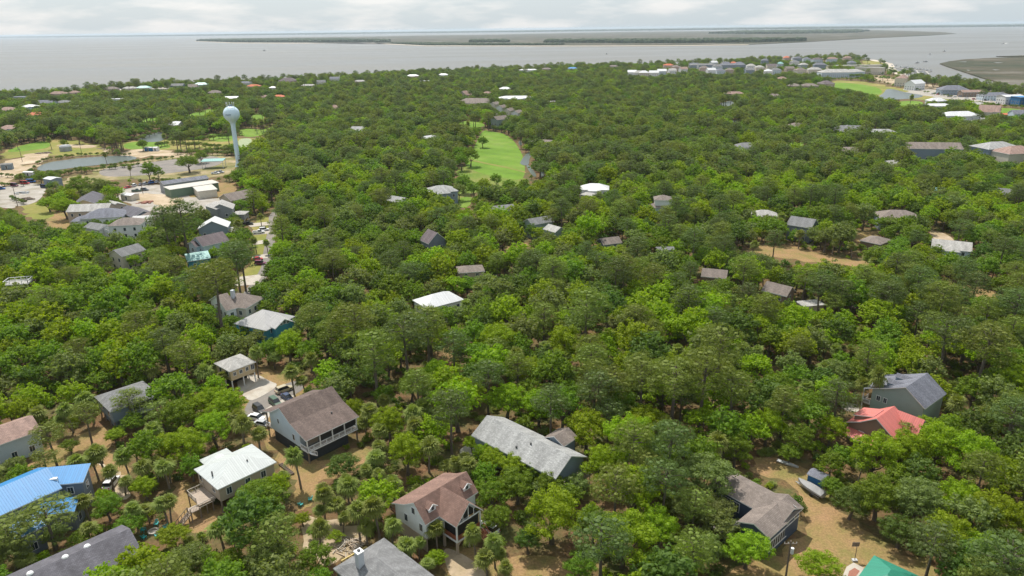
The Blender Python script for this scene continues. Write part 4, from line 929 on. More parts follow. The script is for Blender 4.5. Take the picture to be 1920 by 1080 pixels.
h.wing(fr, 5.0, R_red, W_brown, prof=[(0, 5.0), (5.4, 8.9), (8.6, 6.7), (11.6, 5.3)], zb=0, windows=[('D', 8.2, 3.6, 1, 1.0)])
fs = Fr(fr.p(-2.2, .3, 0), fr.uy, fr.ux, 11.0, 2.6); h.wing(fs, 3.3, R_red, None, prof=[(0, 3.3), (2.6, 4.1)], windows=None)
fd = Fr(fr.p(1.6, 11.2, 0), -fr.uy*1.0, fr.ux, 4.6, 4.6); h.wing(Fr(fr.p(1.4, 6.6, 0), fr.ux, fr.uy, 5.0, 4.4), 7.9, R_red, W_brown, prof=[(0, 8.3), (4.4, 6.9)], windows=None, zb=5, ov=.25)
h.wing(Fr(fr.p(5.6, -1.4, 0), fr.uy, fr.ux, 7.2, 5.2), 5.6, R_red, W_brown, kind='gable', slope=1.1, windows=None, zb=3)
h.finish(); H7 = h
# --- grey hip left
h = House('house with a dark grey hip roof and a white posted porch in the left woods', protect=0.6)
fr = frame3((206, 772.5), (300, 740), (184, 741), 5.5)
h.wing(fr, 5.5, R_mid, W_bgrey, slope=.42, zb=2.2, stilts=M_post, windows=[('D', 3, 3.8), ('D', 8, 3.8)])
part(h, 'base_wall', lambda m: m.box(fr.O, fr.ux, fr.uy, 1, fr.L-3, 2, fr.W-1, -.2, 2.15, W_bgrey))
part(h, 'porch_screen', lambda m: m.box(fr.O, fr.ux, fr.uy, 5.2, fr.L-.8, .3, .4, 3.2, 5.1, M_dark))
part(h, 'porch', lambda m: (m.box(fr.O, fr.ux, fr.uy, 5.0, fr.L-.5, -.1, .4, 2.3, 2.5, M_trim), [m.box(fr.p(5.1+k*1.5, .1, 0), fr.ux, fr.uy, -.07, .07, -.07, .07, 2.5, 5.2, M_trim) for k in range(5)], rail(m, fr.p(5, .1, 2.5), fr.p(fr.L-.6, .1, 2.5), M_trim)))
h.finish(); H9 = h
# --- tan carport house
h = House('tan stilted house with pale roof above an open carport by the parked cars', protect=0.95)
fr = frame3((429.7, 697), (480, 678), (398, 682), 6.0)
h.wing(fr, 6.0, R_lt, W_tan, slope=.45, zb=2.9, stilts=M_trim, windows=[('A', 1.6, 4.6, .7, .9), ('A', 3.4, 4.6, .8, .9), ('A', 5.2, 4.7, .7, 1.0), ('A', 6.8, 4.7, .9, 1.4), ('D', 2, 4.6), ('D', 5.6, 4.6)])
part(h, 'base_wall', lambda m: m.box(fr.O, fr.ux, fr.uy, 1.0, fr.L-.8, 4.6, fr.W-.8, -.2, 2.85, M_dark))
h.finish(); H10 = h
# --- taupe roofed white house and silver roofed blue gable house
h = House('white walled house with a taupe hip roof and white chimney', protect=0.5)
fr = frame3((461, 578.5), (497, 557), (424, 560), 6.5)
h.wing(fr, 6.5, R_taupe, W_cream, slope=.55, windows='auto')
fr2 = frame3((424, 583), (446, 577), (395, 562), 6.5); h.wing(fr2, 6.5, R_taupe, W_white, kind='gable', slope=.5)
c = P(438, 560, 8)
part(h, 'chimney', lambda m: m.box(Vector((c.x, c.y, 0)), fr.ux, fr.uy, -.6, .6, -.5, .5, 5, 11, M_chim))
h.finish(); H11 = h
h = House('house with a silver ribbed metal roof and a bright blue front gable', protect=0.1)
fr = frame3((499, 620), (554, 593), (461, 596), 5.6)
h.wing(fr, 5.6, R_silver, W_teal, slope=.55)
fr2 = framec(524, 605, 7.0, 7.0, 47-90, 6.0); h.wing(fr2, 6.0, R_silver, W_teal, kind='gable', slope=.62, windows=[('B', 2.4, 6.9, .7, .9), ('B', 3.5, 7.1, .7, 1.1), ('B', 4.6, 6.9, .7, .9)])
h.finish(); H12 = h
# --- blue roof
h = House('grey blue house with a bright blue metal roof at the left edge', protect=0.6)
fr = framec(25, 925, 13, 11.5, 52, 6.5)
h.wing(fr, 6.5, R_blue, W_slate, kind='gable', slope=.42)
fr2 = frame3((76, 912), (156, 904), (60, 893), 6.5); fr2 = Fr(fr2.O-fr2.ux*2, fr2.ux, fr2.uy, fr2.L+2, 4.6); h.wing(fr2, 6.5, R_blue, W_slate, kind='shed', slope=.3)
fr3 = framec(112, 948, 7.0, 5.0, 10, 4.5); h.wing(fr3, 4.5, R_blue, W_slate, kind='gable', slope=.4)
fr4 = framec(50, 990, 5, 4, 52, 5); h.wing(fr4, 5, R_blue, W_slate, kind='shed', slope=.2)
c = P(101, 901, 7.2); part(h, 'skylight', lambda m: m.box(Vector((c.x, c.y, 0)), fr2.ux, fr2.uy, -.7, .7, -.35, .35, 6.9, 7.75, M_trim))
h.finish(); H15 = h
h = House('long house with a dark charcoal gable roof and domed skylights in the lower left corner', protect=0.2)
fr = framec(118, 1068, 22, 10.5, 45, 5.5)
h.wing(fr, 5.5, R_char, W_slate, kind='gable', slope=.4)
for (px, py) in ((164, 1027), (123, 1047), (57, 1078)):
    c = P(px, py, 7.2); part(h, 'skylight', lambda m: m.lathe([(.55, 6.2), (.55, 7.55), (.4, 7.75), (.02, 7.85)], M_trim, (c.x, c.y), 12))
h.finish(); H16 = h
h = House('pale blue house with a pinkish brown roof at the left edge', protect=0.8)
fr = framec(8, 812, 12, 10, 48, 5.5); h.wing(fr, 5.5, R_pink, W_blueish, kind='gable', slope=.38)
h.finish(); H17 = h
h = House('building with a green metal hip roof at the lower right edge', protect=0.3)
fr = frame3((1600, 1093), (1639, 1041), (1728, 1082), 4.5); h.wing(fr, 4.5, R_green, W_beige, slope=.45); h.finish(); H18 = h

# --- houses farther off: (label, px, py, L, W, angle, eave z, roof, kind, slope, roof material, wall material)
FARH = [
 ('house with a bright white metal roof half hidden by oaks mid woods', 822, 562, 14, 10, 35, 6.5, 'hip', .5, R_bright, W_white),
 ('house with a light grey roof just before the fairway end', 826, 356, 17, 13, 20, 7, 'hip', .4, R_grey, W_bgrey),
 ('small light grey gable roof left of the fairway end', 745, 375, 12, 8, -35, 6.5, 'gable', .5, R_grey, W_slate),
 ('grey roof with a dark skylight between tall oaks', 940, 391, 13, 9, 20, 6, 'gable', .4, R_mid, W_slate),
 ('dark taupe gable roof alone among oaks', 812, 450, 8, 9, -55, 7, 'gable', .9, R_plum, W_slate),
 ('taupe hip roof nearly buried in the woods', 882, 504, 10, 8, 10, 6, 'hip', .35, R_taupe, W_beige),
 ('pale blue house with grey gable and small window', 1040, 430, 8, 7, -50, 7.5, 'gable', .5, R_lt, W_sage),
 ('sage green house seen through pines', 1010, 415, 12, 8, 30, 7, 'gable', .5, R_mid, W_sage),
 ('small dark cabin with a taupe gable roof', 1142, 453, 9, 7, 20, 5, 'gable', .55, R_taupe, W_slate),
 ('white house with a white metal roof behind palms', 1115, 352, 16, 11, -8, 6.5, 'hip', .45, R_bright, W_white),
 ('pale grey house with porch corner and white trim', 1104, 364, 8, 7, -30, 5, 'hip', .3, R_lt, W_blueish),
 ('white house with a light grey many gabled roof', 1433, 402, 12, 9, -15, 6, 'hip', .5, R_lt, W_white),
 ('grey roofed dark house under tall oaks', 1505, 420, 11, 10, -40, 7, 'gable', .6, R_mid, W_slate),
 ('house with a wide taupe hip roof and blue grey gable', 1683, 404, 18, 12, -12, 6, 'hip', .45, R_taupe, W_bgrey),
 ('low taupe roof by the woodland clearing', 1642, 450, 11, 9, 40, 4.5, 'hip', .35, R_taupe, W_brown),
 ('white house with light grey roof by the sandy drive', 1783, 462, 14, 10, -28, 6, 'gable', .5, R_lt, W_blueish),
 ('small house with a grey roof near the right edge', 1885, 362, 9, 8, -35, 7, 'gable', .6, R_mid, W_bgrey),
 ('mint green roof under trees', 1755, 355, 8, 6, 10, 5, 'gable', .4, R_teal, W_sage),
 ('wide grey roof hidden low in the right woods', 1340, 514, 9, 8, -20, 5, 'gable', .5, R_taupe, W_brown),
 ('taupe roof above the forest edge', 1460, 545, 9, 7, -45, 6, 'gable', .7, R_taupe, W_brown),
 ('flat pale roof corner beside oaks', 1520, 568, 8, 5, 10, 4, 'flat', 0, R_lt, W_cream),
 ('grey roof nearly covered by oaks at mid left', 1247, 466, 7, 4, 0, 6, 'gable', .4, R_mid, W_slate),
 ('blue grey house with dark gable windows and two grey roofs', 1588, 243, 34, 14, -10, 8, 'hip', .5, R_mid, W_bgrey),
 ('grey hip roof left of the blue grey apartments', 1500, 236, 22, 14, -10, 6, 'hip', .4, R_taupe, W_bgrey),
 ('wide light grey roof right of the blue grey apartments', 1650, 247, 26, 13, -8, 6, 'hip', .35, R_grey, W_bgrey),
 ('large hidden taupe roof in the woods below the apartments', 1595, 283, 22, 14, -12, 6, 'hip', .4, R_taupe, W_brown),
 ('stone grey house with a small white dormer under pines', 1670, 307, 9, 9, 20, 7, 'gable', .5, R_lt, W_cream),
 ('grey hip roofed house with a row of white windows', 1399, 273, 16, 10, 0, 7, 'hip', .45, R_mid, W_white),
 ('blue metal roof wing beside the grey hip roofed house', 1388, 282, 10, 7, -35, 5, 'gable', .3, R_slate, W_bgrey),
 ('small white house gable on the far wooded slope left of the fairway', 672, 243, 12, 14, -10, 8, 'gable', .4, R_grey, W_white),
 ('white roofed sunlit house left of the fairway trees', 803, 258, 16, 7, 50, 7, 'gable', .5, R_bright, W_white),
 ('brown flat roofed house right of the creek', 1022, 266, 24, 12, -28, 7, 'hip', .3, R_taupe, W_brown),
 ('low grey roof at the upper left woods', 330, 233, 14, 10, -20, 7, 'gable', .6, R_bright, W_white),
 ('white house with pale roof behind the water tower', 435, 183, 18, 12, 0, 9, 'gable', .3, R_bright, W_brown),
 ('large white roofed stilt house at the right', 1797, 215, 34, 16, 5, 9, 'hip', .4, R_bright, W_white),
 ('low pale roof beside the white stilt house', 1830, 224, 26, 10, 15, 5, 'hip', .3, R_lt, W_cream),
 ('house with a terracotta roof and white chimney', 1855, 208, 18, 16, -40, 9, 'gable', .7, R_pink, W_cream),
 ('house with a bright orange roof near the right fairway', 1890, 216, 20, 12, 0, 5, 'hip', .35, R_orange, W_pink),
 ('pale blue house with a dark grey roof at the right edge', 1914, 212, 18, 12, -5, 9, 'gable', .5, R_slate, W_blueish),
 ('small white roofed house right of the lagoon', 1755, 188, 20, 12, 5, 5, 'hip', .5, R_bright, W_white),
 ('wide white roof below the small white house', 1757, 197, 28, 12, 0, 6, 'hip', .3, R_bright, W_white),
 ('long low pale roof near the marina road', 1832, 194, 16, 10, -20, 4, 'hip', .3, R_lt, W_cream),
 ('long building with a white curved roof in the central woods', 967, 183, 44, 18, -3, 9, 'hip', .25, R_bright, W_white),
 ('brown roofed condominium left of the town houses', 893, 191, 46, 22, -10, 9, 'hip', .4, R_taupe, W_beige),
 ('cream house with a rust brown roof in central woods', 873, 177, 12, 14, 45, 8, 'gable', .7, R_pink, W_pink),
 ('white house among the far central trees', 947, 166, 18, 12, 0, 7, 'hip', .4, R_bright, W_white),
 ('pinkish house with pale roof in far central trees', 915, 174, 16, 10, 30, 6, 'hip', .4, R_pink, W_pink),
 ('white boxy house far right of the curved white roof', 1032, 190, 22, 10, 20, 6, 'flat', 0, R_lt, W_white),
 ('brown roofed house by the small forest pond', 1376, 175, 26, 12, 0, 7, 'hip', .4, R_pink, W_brown),
 ('pale house with taupe roof in woods right of the small pond', 1452, 179, 20, 12, 0, 6, 'hip', .4, R_taupe, W_beige),
 ('small brown house in the far right woods', 1466, 147, 16, 12, 0, 6, 'hip', .5, R_pink, W_beige),
 ('mid grey house in woods beside the brown one', 1487, 160, 20, 14, 10, 6, 'hip', .4, R_taupe, W_beige),
 ('taupe town house roof left of the right fairway', 1518, 160, 24, 14, -10, 7, 'hip', .4, R_taupe, W_beige),
 ('grey town house roof touching the right fairway', 1548, 156, 22, 16, 20, 8, 'hip', .5, R_plum, W_beige),
 ('white metal roof sliver on the upper left woods', 225, 185, 30, 10, -5, 7, 'flat', .1, R_bright, W_white),
 ('pale roof left of the golf course trees', 157, 199, 22, 10, -10, 6, 'hip', .4, R_lt, W_beige),
 ('tiny pale roof above the left pond', 181, 217, 12, 8, 0, 6, 'gable', .4, R_lt, W_white),
 ('white two storey house with a bright roof at the far left', 58, 199, 17, 12, -20, 11, 'hip', .35, R_bright, W_blueish),
 ('blue grey roofed house behind the far left white house', 88, 192, 24, 12, -5, 8, 'gable', .5, R_slate, W_blueish),
 ('grey roofed house third from the left shore', 120, 191, 18, 11, 0, 7, 'hip', .4, R_mid, W_beige),
 ('house with a coral tile roof at the far left', 68, 214, 18, 12, 10, 8, 'hip', .4, R_orange, W_pink),
 ('rust roofed house at the left edge of the woods', 16, 205, 22, 14, -5, 6, 'hip', .4, R_pink, W_pink),
 ('brown roofed pale house below the far left coral roof', 18, 240, 18, 14, -10, 8, 'hip', .4, R_pink, W_blueish),
 ('tall pale blue shore house with rows of white balconies at far left', 40, 181, 22, 12, 0, 9, 'flat', 0, R_slate, W_blueish),
 ('brown roofed shore house left of the tall lone oak', 110, 175, 24, 12, 5, 8, 'hip', .5, R_pink, W_pink),
 ('small peach shore house', 140, 173, 14, 10, 0, 7, 'hip', .5, R_pink, W_pink),
 ('brown shore house right of the tall lone oak', 208, 166, 22, 12, 0, 8, 'hip', .5, R_taupe, W_beige),
 ('white shore house with cream roof', 244, 165, 22, 12, 0, 7, 'hip', .4, R_lt, W_cream),
 ('shore house with a teal metal roof', 270, 164, 22, 12, 0, 8, 'hip', .45, R_teal, W_white),
 ('long low shore building with a cream roof', 300, 166, 28, 10, 0, 6, 'flat', 0, R_cream, W_cream),
 ('grey roofed shore house behind the low cream building', 333, 160, 22, 12, 0, 8, 'gable', .5, R_mid, W_bgrey),
 ('beige shore house with small gables', 362, 162, 16, 12, 0, 7, 'gable', .6, R_taupe, W_cream),
 ('dark green roofed shore house', 378, 158, 24, 12, 0, 8, 'hip', .5, R_teal, W_sage),
 ('taupe roofed house behind the shore row', 403, 173, 20, 12, 0, 6, 'hip', .5, R_taupe, W_beige),
 ('blue grey roofed shore house left of the coral roof', 461, 155, 20, 12, 0, 8, 'gable', .4, R_slate, W_white),
 ('shore house with a coral roof', 476, 161, 22, 12, 0, 7, 'hip', .4, R_orange, W_pink),
 ('white roofed house among shore trees', 512, 164, 12, 9, 0, 7, 'hip', .4, R_bright, W_white),
 ('large brown shore house with plum roof', 540, 151, 30, 16, 0, 9, 'hip', .6, R_plum, W_pink),
 ('low pale cream roof behind the plum shore house', 578, 160, 26, 10, -5, 6, 'hip', .4, R_lt, W_cream),
 ('white shore house with steep grey roof', 602, 154, 16, 10, 0, 8, 'gable', .7, R_mid, W_white),
 ('white shore house with blue grey roof', 628, 147, 18, 12, 0, 9, 'gable', .5, R_slate, W_white),
 ('pink house in woods behind the water tower', 494, 181, 14, 10, 0, 7, 'gable', .4, R_pink, W_pink),
 ('peach roofed house behind the pale lane', 523, 181, 18, 12, 0, 7, 'hip', .4, R_orange, W_pink),
 ('small brown gable roof in woods left of centre', 630, 202, 12, 9, -40, 7, 'gable', .7, R_pink, W_pink),
 ('white shore house with a bright metal roof beside a palm', 774, 142, 24, 12, 0, 8, 'hip', .4, R_bright, W_pink),
 ('small white roof behind the central shore', 796, 151, 18, 10, 0, 7, 'flat', 0, R_bright, W_white),
 ('white domed shore roof near centre', 831, 140, 20, 12, 0, 8, 'hip', .4, R_bright, W_white),
 ('grey low roof at the central shore', 675, 152, 20, 10, 0, 7, 'hip', .4, R_lt, W_beige),
 ('long white roof on the shore right of centre', 990, 131, 40, 12, 6, 8, 'hip', .3, R_bright, W_white),
 ('shore house with a bright blue roof', 1073, 128, 22, 12, 0, 10, 'hip', .4, R_blue, W_white),
 ('taupe shore house left of the blue roofed one', 1025, 129, 20, 12, 0, 9, 'hip', .4, R_taupe, W_beige),
 ('tan shore house left of the marina cluster', 1150, 124, 22, 12, 0, 8, 'hip', .4, R_taupe, W_beige),
 ('house with a coral red roof on the right shore', 1253, 122, 22, 12, 0, 11, 'hip', .5, R_orange, W_pink),
]
for (lb, px, py, L_, W_, an, ze, kd, sl, rm, wm) in FARH:
    d_ = P(px, py, ze).to_2d().length
    h = House(lb, protect=0.1 if d_ < 700 else 0.5)
    h.wing(framec(px, py, L_, W_, an, ze), ze, rm, wm, kind=kd, slope=sl)
    if L_*W_ > 130 and kd in ('hip', 'gable') and d_ > 250:
        f2 = framec(px, py, L_*.45, W_*1.25, an, ze); h.wing(Fr(f2.O, f2.uy, -f2.ux, f2.W, f2.L) if 0 else Fr(f2.p(0, 0, 0), f2.ux, f2.uy, f2.L, f2.W), ze-.4, rm, wm, kind='hip', slope=sl*1.1, windows=None)
    h.finish()
# ------------------------------------------------------------------ vehicles
CARP = {}
def paint(name, col, rough=0.3):
    k = 'paint_'+name
    return MATS.get(k) or flat(k, col, rough, 0.04, 1.0, spec=0.6)
M_tyre = flat('tyre', (0.02, 0.02, 0.02), 0.9, 0.1); M_cglass = flat('car_glass', (0.02, 0.025, 0.03), 0.08, 0.05, spec=0.8); M_lamp = flat('lamp_lens', (0.7, 0.7, 0.66), 0.2, 0.02); M_rlamp = flat('rear_lens', (0.4, 0.02, 0.02), 0.3, 0.02); M_rim = flat('wheel_rim', (0.45, 0.45, 0.45), 0.4, 0.05)
CKIND = {'sedan': (4.7, 1.8, 0.72, 1.42, -1.5, -0.95, 0.75, 1.35), 'suv': (4.8, 1.9, 0.85, 1.78, -2.1, -1.9, 0.6, 1.25), 'pickup': (5.5, 1.95, 0.95, 1.85, -0.5, -0.35, 0.75, 1.35), 'van': (5.6, 2.0, 1.0, 2.3, -2.7, -2.65, 1.4, 2.0)}
CARMESH = {}
def car_meshes(kind, pname, col):
    if (kind, pname) in CARMESH: return CARMESH[kind, pname]
    L_, W_, hb, ht, xr0, xr1, xf1, xf0 = CKIND[kind]; p = paint(pname, col); h = W_/2; out = []
    b = MB(); O = Vector((0, 0, 0)); X = Vector((1, 0, 0)); Y = Vector((0, 1, 0))
    def loft(secs, mat, m):           # secs: (x, half width, z0, z1)
        n = len(m.v); k = m.mi(mat)
        for (x, w_, z0, z1) in secs:
            m.v += [(x, -w_, z0), (x, -w_*1.0, (z0+z1)/2), (x, -w_*.9, z1), (x, w_*.9, z1), (x, w_, (z0+z1)/2), (x, w_, z0)]
        for i in range(len(secs)-1):
            for j in range(6):
                a = n+i*6; m.f.append((a+j, a+(j+1) % 6, a+6+(j+1) % 6, a+6+j)); m.m.append(k); m.uv.append([(0, 0)]*4)
        for a in (n, n+(len(secs)-1)*6): m.f.append(tuple(a+j for j in range(6))); m.m.append(k); m.uv.append([(0, 0)]*6)
    loft([(-L_/2, h*.86, .38, hb*.92), (-L_/2+.25, h*.98, .28, hb+.12), (-.6, h, .25, hb+.12), (.9, h, .25, hb+.08), (L_/2-.5, h*.96, .27, hb-.02), (L_/2, h*.8, .36, hb*.78)], p, b)
    if kind == 'pickup': b.box(O, X, Y, -L_/2+.15, xr0-.1, -h*.92, h*.92, hb+.13, hb+.32, p); b.box(O, X, Y, -L_/2+.3, xr0-.25, -h*.75, h*.75, hb+.325, hb+.33, M_tyre)
    # roof
    b.solid([Vector(q) for q in [(xr1, -h*.74, ht-.06), (xf1, -h*.74, ht-.06), (xf1, h*.74, ht-.06), (xr1, h*.74, ht-.06), (xr1+.1, -h*.66, ht), (xf1-.1, -h*.66, ht), (xf1-.1, h*.66, ht), (xr1+.1, h*.66, ht)]], [(0, 1, 2, 3), (4, 5, 6, 7), (0, 1, 5, 4), (1, 2, 6, 5), (2, 3, 7, 6), (3, 0, 4, 7)], p)
    out.append(('body', b.mesh('car_body')))
    g = MB(); g.solid([Vector(q) for q in [(xr0, -h*.88, hb+.11), (xf0, -h*.88, hb+.09), (xf0, h*.88, hb+.09), (xr0, h*.88, hb+.11), (xr1, -h*.73, ht-.07), (xf1, -h*.73, ht-.07), (xf1, h*.73, ht-.07), (xr1, h*.73, ht-.07)]], [(0, 1, 2, 3), (4, 5, 6, 7), (0, 1, 5, 4), (1, 2, 6, 5), (2, 3, 7, 6), (3, 0, 4, 7)], M_cglass)
    out.append(('windows', g.mesh('car_windows')))
    wh = MB(); c = 12
    wh.tube([(0, -.11, 0), (0, .11, 0)], [.34, .34], M_tyre, c); wh.tube([(0, -.125, 0), (0, .125, 0)], [.2, .2], M_rim, 8); wm = wh.mesh('wheel')
    for x in (-L_/2+.95, L_/2-.95):
        for y in (-h+.08, h-.08): out.append(('wheel', wm, (x, y, .34)))
    hl = MB(); hl.box(O, X, Y, -.04, .04, -.2, .2, -.08, .08, M_lamp); hm_ = hl.mesh('headlight'); tl = MB(); tl.box(O, X, Y, -.03, .03, -.13, .13, -.11, .11, M_rlamp); tm_ = tl.mesh('tail_light')
    for y in (-h*.6, h*.6): out += [('headlight', hm_, (L_/2-.03, y, hb*.72)), ('tail_light', tm_, (-L_/2-.005, y*1.1, hb*.85))]
    CARMESH[kind, pname] = out; return out
def car(px, py, deg, kind, pname, col, label, group=None, z=0.11):
    p = P(px, py, 0.5); o = empty('parked_car' if kind != 'pickup' else 'pickup_truck', (p.x, p.y, z), math.radians(deg)); tag(o, label, {'suv': 'car', 'sedan': 'car', 'pickup': 'truck', 'van': 'van'}[kind], group)
    for q in car_meshes(kind, pname, col):
        c = bpy.data.objects.new(q[0], q[1]); COL.objects.link(c); c.parent = o
        if len(q) > 2: c.location = q[2]
    FOOT.append([(p.x-2.5, p.y-2.5), (p.x+2.5, p.y-2.5), (p.x+2.5, p.y+2.5), (p.x-2.5, p.y+2.5)])
    a = Q(p.x, p.y, .8); r = 2.6*FPX/a[2]; PROTECT.append(([(a[0]-r, a[1]-r*.5), (a[0]+r, a[1]-r*.5), (a[0]+r, a[1]+r*.5), (a[0]-r, a[1]+r*.5)], a[2], None))
    return o
WH = ('white', (.75, .75, .75)); BK = ('black', (.02, .02, .022)); TN_ = ('tan', (.42, .36, .24)); NV_ = ('navy', (.03, .05, .11)); GN = ('green', (.05, .10, .06)); SV = ('silver', (.42, .43, .44)); RD = ('red', (.5, .03, .03)); PU = ('maroon', (.15, .02, .06)); BL = ('blue', (.03, .13, .42)); GY = ('grey', (.15, .16, .17))
G1 = 'vehicles parked by the tan carport house'; G2 = 'vehicles parked along the side street'; G3 = 'vehicles in the work yard'
car(533, 731, 44, 'suv', *TN_, 'tan SUV parked along the cul-de-sac kerb, farthest from the white house', G1)
car(538, 745, -46, 'sedan', *NV_, 'dark blue sedan nosed in behind the brown-roofed white house', G1)
car(516, 755, -46, 'suv', *GN, 'dark green SUV nosed in between the blue sedan and black SUV', G1)
car(486, 768, -46, 'suv', *BK, 'black SUV parked at the corner of the brown-roofed white house', G1)
car(480, 783, -20, 'sedan', *WH, 'white sedan left of the brown-roofed white house', G1)
car(492, 795, -20, 'sedan', *SV, 'silver sedan tucked between the white sedan and the house wall', G1)
car(915, 991, 140, 'suv', *WH, 'white SUV half hidden by palms right of the dormered house')
car(209, 906, 92, 'suv', *WH, 'white SUV on the sandy lane between palms near the blue roof')
car(464, 420, 10, 'pickup', *BK, 'black pickup truck in the driveway of the upper grey house', G2)
car(495, 431, 20, 'suv', *WH, 'white SUV farther along the second driveway', G2)
car(485, 436, 20, 'pickup', *WH, 'white pickup truck nearer the palms on the second driveway', G2)
car(482, 486, 20, 'sedan', *RD, 'small red car beside the side street', G2)
car(488, 494, 0, 'suv', *PU, 'maroon SUV at the lower end of the side street', G2)
for x, y, k, c, l in ((240, 351, 'sedan', RD, 'red car at the left end of the row below the work yard trees'), (252, 348, 'suv', WH, 'white SUV second in the row below the yard trees'), (264, 346, 'sedan', GY, 'grey sedan third in the row below the yard trees'),
        (273, 345, 'suv', SV, 'silver SUV fourth in the row below the yard trees'), (284.5, 342.5, 'suv', BL, 'blue SUV fifth in the row, nearest the grey workshop but one'), (294, 341, 'sedan', WH, 'white sedan at the right end of the row by the grey workshop'),
        (256, 358, 'pickup', GN, 'green pickup truck alone on the dry grass of the lot'), (271, 356, 'suv', GY, 'grey SUV beside the green pickup on the lot'), (404, 325, 'pickup', WH, 'white pickup truck left of the pair under the green canopy'),
        (413, 323, 'pickup', SV, 'silver pickup truck right of the pair near the green canopy'), (27, 348, 'van', PU, 'maroon van in the gravel yard at far left'), (47, 344, 'van', RD, 'red van beside the maroon van in the gravel yard'),
        (58, 341, 'van', BL, 'bright blue van in the gravel yard at far left'), (84, 351, 'van', NV_, 'dark blue van at the right end of the gravel yard'), (2, 354, 'suv', BL, 'blue SUV cut by the left edge of the picture')):
    car(x, y, rnd0.uniform(60, 110) if 'row' in l else rnd0.uniform(-20, 30), k, *c, l, G3)
for i, (x, y, c) in enumerate([(1748, 176, WH), (1758, 177, RD), (1766, 178, WH), (1780, 181, GY), (1790, 182, WH), (1800, 181, NV_), (1812, 184, WH), (1826, 186, RD), (1836, 186, SV), (1846, 188, BK), (1858, 189, WH), (1868, 189, BL)]):
    car(x, y, rnd0.uniform(0, 180), 'suv' if i % 3 else 'pickup', *c, '%s vehicle in the marina lot, %s from the left' % (c[0], ['first', 'second', 'third', 'fourth', 'fifth', 'sixth', 'seventh', 'eighth', 'ninth', 'tenth', 'eleventh', 'twelfth'][i]), 'vehicles in the marina lot')
# ------------------------------------------------------------------ water tower
b = P(448, 312); wt = empty('water_tower', (b.x, b.y, 0)); tag(wt, 'pale blue single pedestal water tower with a ball tank above the golf ponds', 'water tower')
M_tank = flat('tank_paint', (0.60, 0.73, 0.80), 0.45, 0.06, 0.25); M_letter = flat('tank_lettering', (0.06, 0.10, 0.16), 0.6, 0.02); M_dome = flat('tank_top_dark', (0.05, 0.10, 0.16), 0.6, 0.1)
m = MB(); R_ = 5.5; zc = 36.6
m.lathe([(2.6, 0), (2.0, 1.6), (1.55, 4), (1.5, 28.5), (1.7, 30), (2.3, 31.2), (3.1, 32)]+[(R_*math.cos(a), zc+R_*.98*math.sin(a)) for a in [math.radians(q) for q in range(-50, 90, 10)]]+[(.05, zc+R_*.98)], M_tank, (b.x, b.y), 32); m.build('tank', wt, smooth=True)
part(wt, 'top_hatch', lambda m: m.lathe([(1.3, zc+R_*.94), (1.3, zc+6.0), (.9, zc+6.4), (.02, zc+6.5)], M_dome, (b.x, b.y), 14))
def ant(m):
    for k in range(9):
        a = k*.7; q = Vector((b.x+2.6*math.cos(a), b.y+2.6*math.sin(a), zc+4.7)); m.bar(q, q+Z*(3.2 if k % 2 else 2.4), .07, M_trim); m.box(q+Z*2.2, Vector((1, 0, 0)), Vector((0, 1, 0)), -.2, .2, -.12, .12, 0, 1.0, M_trim)
    for k in range(16):
        a0 = k*math.pi/8; a1 = (k+1)*math.pi/8; m.bar((b.x+2.6*math.cos(a0), b.y+2.6*math.sin(a0), zc+5.9), (b.x+2.6*math.cos(a1), b.y+2.6*math.sin(a1), zc+5.9), .05, M_trim)
part(wt, 'antenna_rail', ant)
tc_ = bpy.data.curves.new('lettering', 'FONT'); tc_.body = 'FRIPP'; tc_.size = 1.6; tc_.extrude = 0.02; tc_.align_x = 'CENTER'; tc_.align_y = 'CENTER'; tc_.space_character = 1.05
to = bpy.data.objects.new('tmp', tc_); COL.objects.link(to); bpy.context.view_layer.update()
tme = bpy.data.meshes.new_from_object(to.evaluated_get(bpy.context.evaluated_depsgraph_get())); bpy.data.objects.remove(to)
wd_ = Vector((-b.x, -b.y, 0)).normalized(); ang0 = math.atan2(wd_.y, wd_.x)-math.radians(24)
for v in tme.vertices:
    a = ang0+v.co.x/R_; zz_ = v.co.y; rr_ = math.sqrt(max(.1, R_**2-zz_**2))+.06+v.co.z; v.co = Vector((rr_*math.cos(a), rr_*math.sin(a), zc+zz_-.3))
tme.materials.clear(); tme.materials.append(M_letter); to = bpy.data.objects.new('lettering', tme); COL.objects.link(to); to.parent = wt
hq = [Q(b.x+dx, b.y, z_) for dx in (-6, 6) for z_ in (30, 44)]+[Q(b.x+dx, b.y, 8) for dx in (-2, 2)]; PROTECT.append((hull([(q[0], q[1]) for q in hq]), hq[0][2], None))
